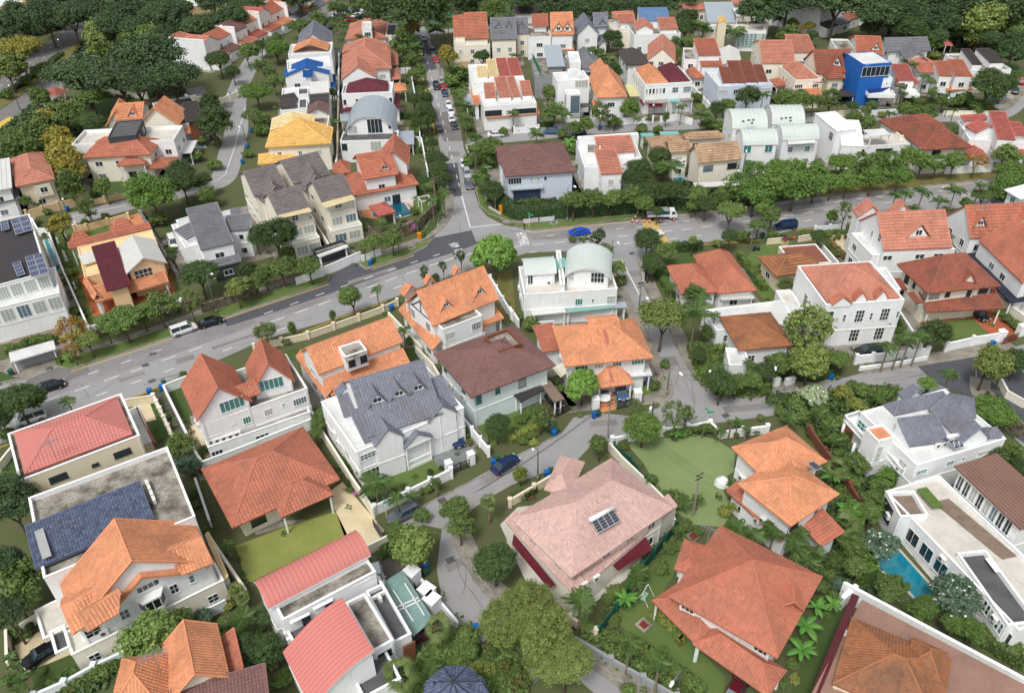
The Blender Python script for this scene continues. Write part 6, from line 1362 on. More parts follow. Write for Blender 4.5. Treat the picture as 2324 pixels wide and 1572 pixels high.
# boundary walls
STONE=mat('rubble_stone',(128,118,98),rough=.95,dirt=.8,scale=3,dirtcol=(50,46,38))
WALLS=[]
def bwall(cr,pts,h=1.7,m='white',t=.22,posts=0,cap=True,desc='boundary wall',cat='wall',base=0):
 w=PP(cr,pts,h);w=[Vector((p.x,p.y,0)) for p in w];M=wallm(m) if isinstance(m,str) else m;b=MB();c=MB()
 for p,q in zip(w[:-1],w[1:]):
  d=(q-p).normalized()*t*.5;b.bar(p-d+Vector((0,0,h/2)),q+d*.98+Vector((0,0,h/2)),t,h)
  c.bar(p+Vector((0,0,h+.035)),q+Vector((0,0,h+.035)),t+.1,.07)
 mid=w[len(w)//2];root=bpy.data.objects.new('boundary_wall',None);COL.objects.link(root);root.location=mid;I=Matrix.Translation(-mid)
 b.obj('wall',M,root,tf=I)
 if cap: c.obj('coping',M if m not in ('pink',) else M,root,tf=I)
 if posts:
  for p,q in zip(w[:-1],w[1:]):
   L=(q-p).length;n=max(1,round(L/posts))
   for i in range(n+1 if q is w[-1] else n):
    x=p+(q-p)*i/n;k=MB();k.box((x.x,x.y,h/2+.15),(t+.22,t+.22,h+.3));k.box((x.x,x.y,h+.34),(t+.34,t+.34,.08));k.obj('pillar',M,root,tf=I)
 WALLS.append(w);return auto(root,desc,cat,mid)
for a in [('10',[(285,405),(335,500),(430,505),(560,850),(800,1395)]),('10',[(1255,312),(1600,900)],1.6,'grey',.2,3,True,'stained grey boundary wall'),('20',[(1480,350),(1780,960),(1830,1040)],1.8),('20',[(1390,440),(1450,560),(1560,800)],1.3,'cream',.25,2.2,True,'stepped cream wall'),
 ('20',[(1480,350),(1690,265)],1.6),('20',[(1130,480),(1390,440)],1.5,'beige'),('20',[(1825,1045),(2322,858)],1.9),('21',[(0,852),(530,640)],1.9),('21',[(370,330),(575,720)],2.0),('21',[(575,720),(860,1170),(1060,1460)],2.0,'cream'),('21',[(1072,1445),(1380,1300),(1770,1110)],1.7,'white',.25,4),
 ('21',[(1850,600),(1960,740),(2110,920)],1.6,'white',.22,3),('11',[(-20,1560),(470,1450),(1150,1210),(1280,1150)],1.2,'beige',.25,5,True,'low beige roadside wall'),('11',[(1200,1260),(1500,1572)],1.6,'cream'),('21',[(1450,0),(1600,150),(1660,250)],1.6,'cream'),('11',[(2125,935),(2240,1130),(2322,1262)],1.8,'white',.25,4),
 ('11',[(1020,475),(1100,560),(1340,480),(1460,430),(1635,270),(1600,0)],2.4,STONE,.3,0,True,'rubble stone wall with white coping'),('11',[(620,850),(945,712)],1.8,'white',.2,0,True,'white sliding gate wall'),('11',[(962,750),(1128,690)],1.4),('11',[(500,380),(690,690)],1.8,'cream'),('11',[(360,950),(610,870)],1.6),
 ('13',[(285,572),(400,555)],1.3,'beige'),('13',[(500,650),(640,810)],1.9,'white'),('13',[(1130,1150),(1400,1560)],2.0),('13',[(2060,1090),(2340,1300)],2.0,'cream'),('13',[(1630,1545),(1870,1490),(2110,1450)],1.7,'white',.25,4),('13',[(0,598),(150,585)],1.2,'beige'),('13',[(430,490),(700,460)],1.4,'cool',.2,3,True,'pale grey roadside wall'),
 ('23',[(810,85),(960,70),(1100,55),(1460,15)],1.6,'white',.3,4,True,'white panelled front wall'),('23',[(840,185),(1180,140),(1440,90)],.7,'white',.3,0,True,'white planter wall'),('22',[(885,870),(1000,1000),(1200,1190),(1410,1400),(1480,1572)],1.6,'cream'),('22',[(-20,1390),(200,1260),(435,1120)],1.3,'pale' if False else 'beige',.25,4,True,'rose-capped cream wall'),
 ('22',[(910,830),(1100,790),(1370,745),(1600,715),(1800,680),(1900,770),(2100,745),(2322,720)],1.3,'white',.3,3,True,'white wall with pillars'),('32',[(290,740),(520,880),(760,1000)],1.4,'beige',.25,4,True,'rose-capped boundary wall'),('32',[(530,1040),(900,1260),(1500,1600)],1.2,'grey',.25,4,True,'mossy grey low wall'),
 ('33',[(700,575),(1400,950),(2330,1445)],2.8,'white',.35),('31',[(1020,232),(1190,150)],1.6,'cream'),('31',[(1500,540),(1830,930)],1.0,'cool'),('31',[(1060,0),(1150,140)],1.4,'dark',.1,0,False,'dark railing fence'),('30',[(300,1590),(580,1470),(850,1320),(1130,1190)],1.6,'cool',.25,4,True,'weathered white wall'),('30',[(1840,830),(2040,730)],1.6,'cool'),
 ('30',[(180,950),(330,860)],1.4,'cream'),('30',[(50,1000),(60,1290)],1.6,'cream'),('30',[(1880,120),(2230,640)],1.7,'cream',.25,0),('20',[(-30,1070),(100,910)],1.4,'cream'),('23',[(380,730),(520,930),(640,1080),(860,1420)],1.6,'brown',.25,4,True,'red-brown wall'),('23',[(2120,290),(2180,400),(2340,490)],1.4,'cream'),('20',[(1770,1190),(1900,1572)],1.6,'cool'),
 ('10',[(230,345),(520,270),(730,222)],1.8,'tan',.25,4,True,'mottled tan roadside wall'),('10',[(830,245),(1170,175)],1.2,'tan',.25,3),('10',[(670,480),(780,470),(1160,370)],1.3,'peach',.25,4,True,'peach wall with planters'),('10',[(800,1395),(960,1345),(1300,1240),(1640,1150)],1.2,'white',.25,3,True,'white balustrade wall'),
 ('01',[(1290,622),(1400,612),(1440,850)],1.8),('01',[(1470,1030),(1490,1250)],1.8),('01',[(1440,1240),(1500,1250),(1560,1560)],1.8),('01',[(752,480),(745,900)],2,'cool'),('01',[(745,900),(735,1400)],2,'beige'),('01',[(735,1400),(720,1500)],2),('01',[(1840,565),(1945,560)],1.6,'tan'),('02',[(20,1160),(240,1145)],1.6,'white',.25,3),
 ('02',[(390,1130),(520,1125)],1.6,'grey'),('02',[(740,1090),(1280,1062)],1.7,'white',.25,5),('02',[(1350,1055),(1500,1040),(1640,1080)],1.7),('02',[(1640,780),(1810,960)],1.6,'white',.25,3),('03',[(1200,1000),(1560,960)],1.5,'grey'),('03',[(1600,1010),(2090,1010)],1.3,'cream'),('03',[(620,1010),(860,1000)],1.6,'beige'),('03',[(860,1010),(1200,990)],1.4,'cool'),
 ('03',[(1620,1520),(2040,1500)],1.8,'white',.25,0,True,'white wall behind the hedge trees'),('00',[(930,820),(1330,850)],1.6,'cream',.25,4),('00',[(1690,870),(2000,900),(2150,830)],1.6,'cream',.25,3),('12',[(-20,1210),(60,1330)],1.7,'white'),('12',[(230,1350),(380,1340)],1.6,'cool'),('12',[(1180,780),(1200,910)],1.8,'white')]:
 bwall(*a)
for cr,pts,h_,m_,d_ in (('10',[(840,1430),(1320,1290),(1830,1120)],1.6,STONE,'rubble retaining wall'),('10',[(1830,1190),(2330,1040)],1.8,STONE,'rubble retaining wall'),('23',[(2010,400),(2200,620),(2330,700)],2.4,STONE,'round-stone retaining wall'),('33',[(690,700),(800,600)],2.2,wallm('white'),'short white wall')):
 bwall(cr,pts,h_,m_,.5,0,True,d_)
GF=mat('green_fence_net',(22,88,72),rough=.7,dirt=.3,scale=3)
for cr,pts in (('32',[(790,980),(950,770),(1190,400),(1490,30)]),('22',[(930,880),(1080,1010),(1210,1180)])): bwall(cr,pts,1.8,GF,.06,3,False,'green screened fence','fence')
# ------------------------------------------------------------------ vegetation
import numpy as np
BARK=mat('bark',(104,92,76),rough=.95,dirt=.6,scale=3);BARKP=mat('palm_bark',(136,124,104),rough=.9,dirt=.4,scale=4)
LC={'dark': (68,90,48),'deep': (70,92,56),'mid': (94,116,58),'round': (92,122,54),'light': (108,134,68),'bright': (122,158,72),'yg': (130,140,68),'olive': (114,130,66),'yellow': (140,134,58),'orange': (152,118,56),'blue': (88,114,90),'red': (116,70,58),
      'pink': (176,120,160),'white': (150,166,128),'brown': (112,104,62),'palm': (78,104,50),'fan': (92,108,58),'banana': (82,128,54)}
LM={k: leafmat('foliage_'+k,v) for k,v in LC.items()}
for k,fc in (('white',(236,236,226)),('pink',(206,130,190)),('yellow',(196,150,24)),('orange',(190,128,50)),('red',(150,40,34))): LM['f_'+k]=mat('blossom_'+k,fc,rough=.6,dirt=0,tint=.2)
def crown(seed,nclump,nleaf,cr,leaf,sq=.75,spread=1.0,asp=1.0,bottom=-.35,core=True,flower=0,up=0,flat=0):
 r=np.random.RandomState(seed);C_=[]
 lob = r.randn(7,3);lob /= np.linalg.norm(lob,axis=1)[:,None];la = r.uniform(-.42,.42,7)
 while len(C_) < nclump:
  d = r.randn(3);d /= np.linalg.norm(d)
  if d[2] < bottom: continue
  lump=1+sum(a*max(0,d @ l)**3 for a,l in zip(la,lob));rr=(1-cr*.75)*lump*r.uniform(.62,1.06)
  p = d*rr*spread;p[2] *= sq
  if all(np.linalg.norm(p-q) > cr*.55 for q in C_[-60:]) or r.rand() < .15: C_.append(p)
 C_=np.array(C_);crs=cr*r.uniform(.7,1.3,len(C_));ct=np.clip(r.normal(.5,.16,len(C_)),0,1)
 N=nclump*nleaf;ci=np.repeat(np.arange(nclump),nleaf)
 d = r.randn(N,3);d /= np.linalg.norm(d,axis=1)[:,None];d[:,2] = np.where(r.rand(N) < .6,np.abs(d[:,2]),d[:,2])
 rad=crs[ci]*r.uniform(.55,1.05,N)
 P=C_[ci]+d*rad[:,None]*np.array([1,1,.75])
 nrm = d*.8+r.randn(N,3)*.45+np.array([0,0,.35]);nrm /= np.linalg.norm(nrm,axis=1)[:,None]
 t1 = np.cross(nrm,r.randn(N,3));t1 /= np.linalg.norm(t1,axis=1)[:,None];t2 = np.cross(nrm,t1)
 L=(leaf*r.uniform(.7,1.35,N))[:,None]
 V=np.stack([P-t1*L*asp*.5,P-t2*L*.36,P+t1*L*asp*.5,P+t2*L*.36],1).reshape(-1,3)
 F_=np.arange(N*4).reshape(-1,4);tint=np.clip(ct[ci]*.6+r.normal(.2,.14,N),0,1);mi=(r.rand(N) < flower).astype(int)
 vs=[V];fs=[F_];ts=[tint];ms=[mi];off=len(V)
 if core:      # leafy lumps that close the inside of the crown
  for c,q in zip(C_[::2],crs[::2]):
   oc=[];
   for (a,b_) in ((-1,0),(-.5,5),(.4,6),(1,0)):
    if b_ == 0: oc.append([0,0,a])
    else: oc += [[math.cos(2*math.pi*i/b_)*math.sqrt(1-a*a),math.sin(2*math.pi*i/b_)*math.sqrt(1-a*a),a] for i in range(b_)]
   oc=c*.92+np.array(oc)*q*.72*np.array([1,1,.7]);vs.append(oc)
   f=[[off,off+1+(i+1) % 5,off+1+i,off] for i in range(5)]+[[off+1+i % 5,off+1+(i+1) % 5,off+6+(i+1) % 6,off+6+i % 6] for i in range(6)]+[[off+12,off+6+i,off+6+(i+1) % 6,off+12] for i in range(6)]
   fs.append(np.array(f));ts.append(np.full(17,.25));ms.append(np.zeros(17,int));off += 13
 V=np.vstack(vs);T_=np.concatenate(ts);M_=np.concatenate(ms)
 faces=[list(dict.fromkeys(f)) for a in fs[1:] for f in a.tolist()]
 me=bpy.data.meshes.new('crown');me.from_pydata(V.tolist(),[],fs[0].tolist()+faces)
 a=me.attributes.new('tint','FLOAT','FACE');a.data.foreach_set('value',T_.astype(np.float32));me.polygons.foreach_set('material_index',M_.astype(np.int32));return me
CS={'dense': [crown(s,130,62,.26,.075,.72) for s in (1,2,3,33)],'umbrella': [crown(s,130,62,.24,.07,.42,bottom=-.05) for s in (4,5)],'mid': [crown(s,n_,48,c_,.11,q_,core=k_,bottom=b_) for s,n_,c_,q_,k_,b_ in ((6,62,.3,.78,True,-.35),(7,54,.26,.95,False,-.6),(8,70,.27,.65,True,-.2),(31,50,.24,1.05,False,-.7),(32,60,.32,.8,True,-.4))],'sparse': [crown(s,46,40,.2,.10,.85,core=False,bottom=-.7) for s in (9,10,11)],
      'sapling': [crown(s,26,34,.22,.16,1.25,core=False,bottom=-.9,spread=.8) for s in (12,13)],'bush': [crown(s,26,44,.38,.2,.8,bottom=-.1) for s in (14,15,16)],'ball': [crown(s,110,40,.2,.09,.92,spread=.93,bottom=-.8) for s in (17,18)],
      'column': [crown(s,46,44,.34,.14,2.0,bottom=-.9,spread=.8) for s in (19,20)],'feather': [crown(s,120,60,.26,.13,.85,asp=1.6) for s in (21,22)],'flower': [crown(s,46,50,.28,.13,.8,flower=.05) for s in (23,24)],'big': [crown(s,230,70,.19,.05,.62) for s in (25,26)]}
def trunkmesh(seed,limbs=5,r0=.06):
 g=random.Random(seed);b=MB();bend=Vector((g.uniform(-.06,.06),g.uniform(-.06,.06),0))
 fork=g.uniform(.42,.6);p=[Vector((0,0,0)),bend*.5+Vector((0,0,fork*.5)),bend+Vector((0,0,fork))];b.tube(p,[r0*1.3,r0,r0*.8],7)
 for i in range(limbs):
  a=2*math.pi*i/limbs+g.uniform(-.4,.4);l=g.uniform(.3,.55)
  q=p[2]+Vector((math.cos(a)*l*.5,math.sin(a)*l*.5,.25));e=p[2]+Vector((math.cos(a)*l,math.sin(a)*l,g.uniform(.45,.65)));b.tube([p[2],q,e],[r0*.55,r0*.4,r0*.15],5)
  f=q+Vector((math.cos(a+1)*l*.4,math.sin(a+1)*l*.4,.3));b.tube([q,f],[r0*.3,r0*.1],4)
 return b.mesh('trunk',BARK,True)
TM=[trunkmesh(s) for s in range(4)]
#  kind: (crown set, leaf material, flower material, trunk height a + b*r, description, category)
K={'dark': ('dense','dark',None,2,.95,'dark rounded tree'),'umb': ('umbrella','deep',None,5,.75,'dark spreading rain tree'),'big': ('big','dark',None,4,.85,'huge dark spreading tree'),'mid': ('mid','mid',None,1.6,1.0,'mid-green leafy tree'),'round': ('dense','round',None,1.2,1.0,'dense bright rounded tree'),
     'light': ('mid','light',None,2.4,1.0,'light green young tree'),'bamboo': ('feather','bright',None,1.5,1.0,'feathery bright green bamboo clump'),'bright': ('mid','round',None,1.4,1.0,'bright feathery hedge tree'),'yellow': ('flower','yellow','f_yellow',1.6,1.0,'yellow-flowering tree'),'flame': ('umbrella','yellow','f_yellow',5,.8,'golden flowering tree'),
     'olive': ('big','olive',None,3,.9,'big olive-green tree'),'om': ('mid','olive',None,2,1.0,'olive-green tree'),'orange': ('sparse','orange',None,2,1.0,'thin orange-leaved tree'),'sparse': ('sparse','mid',None,2.6,1.1,'thin see-through tree'),'sparseo': ('mid','olive',None,3,1.1,'open-crowned olive street tree'),
     'sap': ('sapling','dark',None,2.6,1.25,'dark-leaved slender street sapling'),'col': ('column','mid',None,.3,2.1,'narrow columnar tree'),'bush': ('bush','mid',None,0,.7,'leafy green shrub'),'dbush': ('bush','dark',None,0,.7,'dark green shrub'),'ygbush': ('bush','yg',None,0,.7,'yellow-green shrub'),
     'ball': ('ball','round',None,0,.95,'clipped round bush'),'dball': ('ball','dark',None,0,.95,'clipped dark ball bush'),'red': ('flower','mid','f_red',0,.75,'red-flecked leafy shrub'),'pink': ('flower','pink','f_pink',0,.8,'pink bougainvillea bush'),'frang': ('flower','blue','f_white',1.6,1.0,'white-flowering frangipani tree'),
     'frangp': ('flower','blue','f_pink',1.6,1.0,'pink-flowering frangipani tree'),'blue': ('mid','blue',None,.6,.9,'blue-green small tree'),'hw': ('flower','white','f_white',.2,.9,'white-flowering shrub'),'ora': ('flower','yg','f_orange',.2,.9,'yellow and orange shrub'),'wood': ('dense','deep',None,4,.9,'dark woodland tree'),
     'cone': ('ball','yg',None,.8,1.1,'clipped upright yellow-green bush')}
tr=random.Random(11)
def tree(cr,kind,x,y,r,zc=None):
 cs,lm,fm,za,zb,desc = K[kind];p = F(cr,x,y);rf = r/4 if cr != 'F' else r
 z = 4.0;rf *= 1.07
 for _ in range(4):
  w=G(p,z);rm=rf*proj(w)[2]/FOC;z=zc if zc else za+zb*rm
 small=cs in ('bush','ball','flower') and za < 1 and rm < 2.5
 me=tr.choice(CS[cs]);key=('cr',me.name,lm)
 if key not in CACHE:
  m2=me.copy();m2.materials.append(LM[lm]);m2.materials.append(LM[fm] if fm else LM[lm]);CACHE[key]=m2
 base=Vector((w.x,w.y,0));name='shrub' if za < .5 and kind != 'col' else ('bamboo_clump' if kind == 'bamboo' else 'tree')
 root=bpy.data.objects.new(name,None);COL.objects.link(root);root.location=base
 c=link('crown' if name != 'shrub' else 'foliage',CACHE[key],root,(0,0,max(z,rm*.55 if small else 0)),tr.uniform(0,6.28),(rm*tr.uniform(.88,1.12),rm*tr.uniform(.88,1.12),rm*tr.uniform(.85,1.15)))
 if name != 'shrub':
  t=link('trunk',tr.choice(TM),root,(0,0,0),tr.uniform(0,6.28),(rm*.75+.6,rm*.75+.6,z+rm*.12))
 else:
  if 'stem' not in CACHE:
   b=MB();b.tube([(0,0,0),(.03,0,1)],[.05,.03],5)
   for i in range(3): b.tube([(.01,0,.3),(.3*math.cos(i*2.1),.3*math.sin(i*2.1),.9)],[.03,.015],4)
   CACHE['stem']=b.mesh('stem',BARK)
  link('stem',CACHE['stem'],root,(0,0,0),tr.uniform(0,6.28),(rm*.8,rm*.8,max(z,rm*.5)))
 root.rotation_euler=(0,0,0);return auto(root,desc,'shrub' if name == 'shrub' else 'tree',base)
# palms
def frond_mesh(kind):
 b=MB();g=random.Random(5)
 if kind == 'fan':
  b.tube([(0,0,0),(.45,0,.18)],[.012,.008],4)
  for i in range(13):
   a=-1.5+3*i/12;c=Vector((.45,0,.18));e=c+Vector((math.cos(a)*.5,math.sin(a)*.5,-.12-.08*abs(a)));n=Vector((-math.sin(a),math.cos(a),0))*.035
   m_=c.lerp(e,.55)+Vector((0,0,.05));b.add([c,m_-n,e,m_+n],[(0,1,2,3)],g.uniform(.3,.8))
  return b.mesh('frond',LM['fan'])
 if kind == 'banana':
  n=7;prev=None
  for i in range(n+1):
   t=i/n;x=t;z=.5*t-.62*t*t;w=.17*math.sin(math.pi*min(1,t*.93+.07))**.6
   cur=(Vector((x,-w,z-.05)),Vector((x,0,z)),Vector((x,w,z-.05)))
   if prev: b.add([prev[0],cur[0],cur[1],prev[1],prev[2],cur[2]],[(0,1,2,3),(3,2,5,4)],g.uniform(.35,.7))
   prev=cur
  return b.mesh('large_leaf',LM['banana'])
 n=15;P=lambda t: Vector((t*.92,0,.42*t-.75*t*t));b.tube([P(i/5) for i in range(6)],[.014-.002*i for i in range(6)],4)
 for i in range(n):
  t=.12+.86*i/n;c=P(t);l=.36*math.sin(math.pi*(t*.8+.16))
  for s in (-1,1):
   d=Vector((.45,s*.85,-.42)).normalized()*l;w=Vector((.038,0,0));mid_=c+d*.5+Vector((0,0,.03))
   b.add([c-w*.5,mid_-w,c+d,mid_+w],[(0,1,2,3)] if s > 0 else [(3,2,1,0)],g.uniform(.25,.8))
 return b.mesh('frond',LM['palm'])
FR={}
def palm(cr,x,y,r,z=5.5,kind='palm'):
 if kind not in FR:
  FR[kind]=frond_mesh(kind)
 p = F(cr,x,y);rf = r/4 if cr != 'F' else r;w=G(p,z);rm=rf*proj(w)[2]/FOC*1.2;base=Vector((w.x,w.y,0))
 root=bpy.data.objects.new({'palm': 'palm_tree','fan': 'fan_palm','banana': 'banana_plant'}[kind],None);COL.objects.link(root);root.location=base;root.rotation_euler=(0,0,0)
 if kind+'t' not in FR:
  b=MB();b.tube([(0,0,0),(.012,.01,.3),(.03,.02,.7),(0,0,1)],[.17,.13,.11,.09],7);FR[kind+'t']=b.mesh('trunk',BARKP if kind != 'banana' else LM['banana'],True)
 link('trunk',FR[kind+'t'],root,(0,0,0),tr.uniform(0,6),(1,1,z))
 n={'palm': 13,'fan': 22,'banana': 9}[kind]
 for i in range(n):
  o=link('frond' if kind != 'banana' else 'large_leaf',FR[kind],root,(0,0,z));el = tr.uniform(-.15,.75) if kind != 'fan' else tr.uniform(-.9,1.2)
  o.rotation_euler=(tr.uniform(-.2,.2),-el*.8,2.4*i+tr.uniform(-.25,.25));s=rm*tr.uniform(.85,1.12);o.scale=(s,s,s)
 if kind == 'palm' and z > 4:
  c=FR.get('shaft')
  if not c: b=MB();b.tube([(0,0,-.9),(0,0,-.2),(0,0,.15)],[.1,.15,.05],7);c=FR['shaft']=b.mesh('crownshaft',LM['light'],True)
  link('crownshaft',c,root,(0,0,z))
 auto(root,{'palm': 'feather-leaved palm','fan': 'stiff-fronded fan palm','banana': 'broad-leaved banana plant'}[kind],'palm' if kind != 'banana' else 'plant',base)
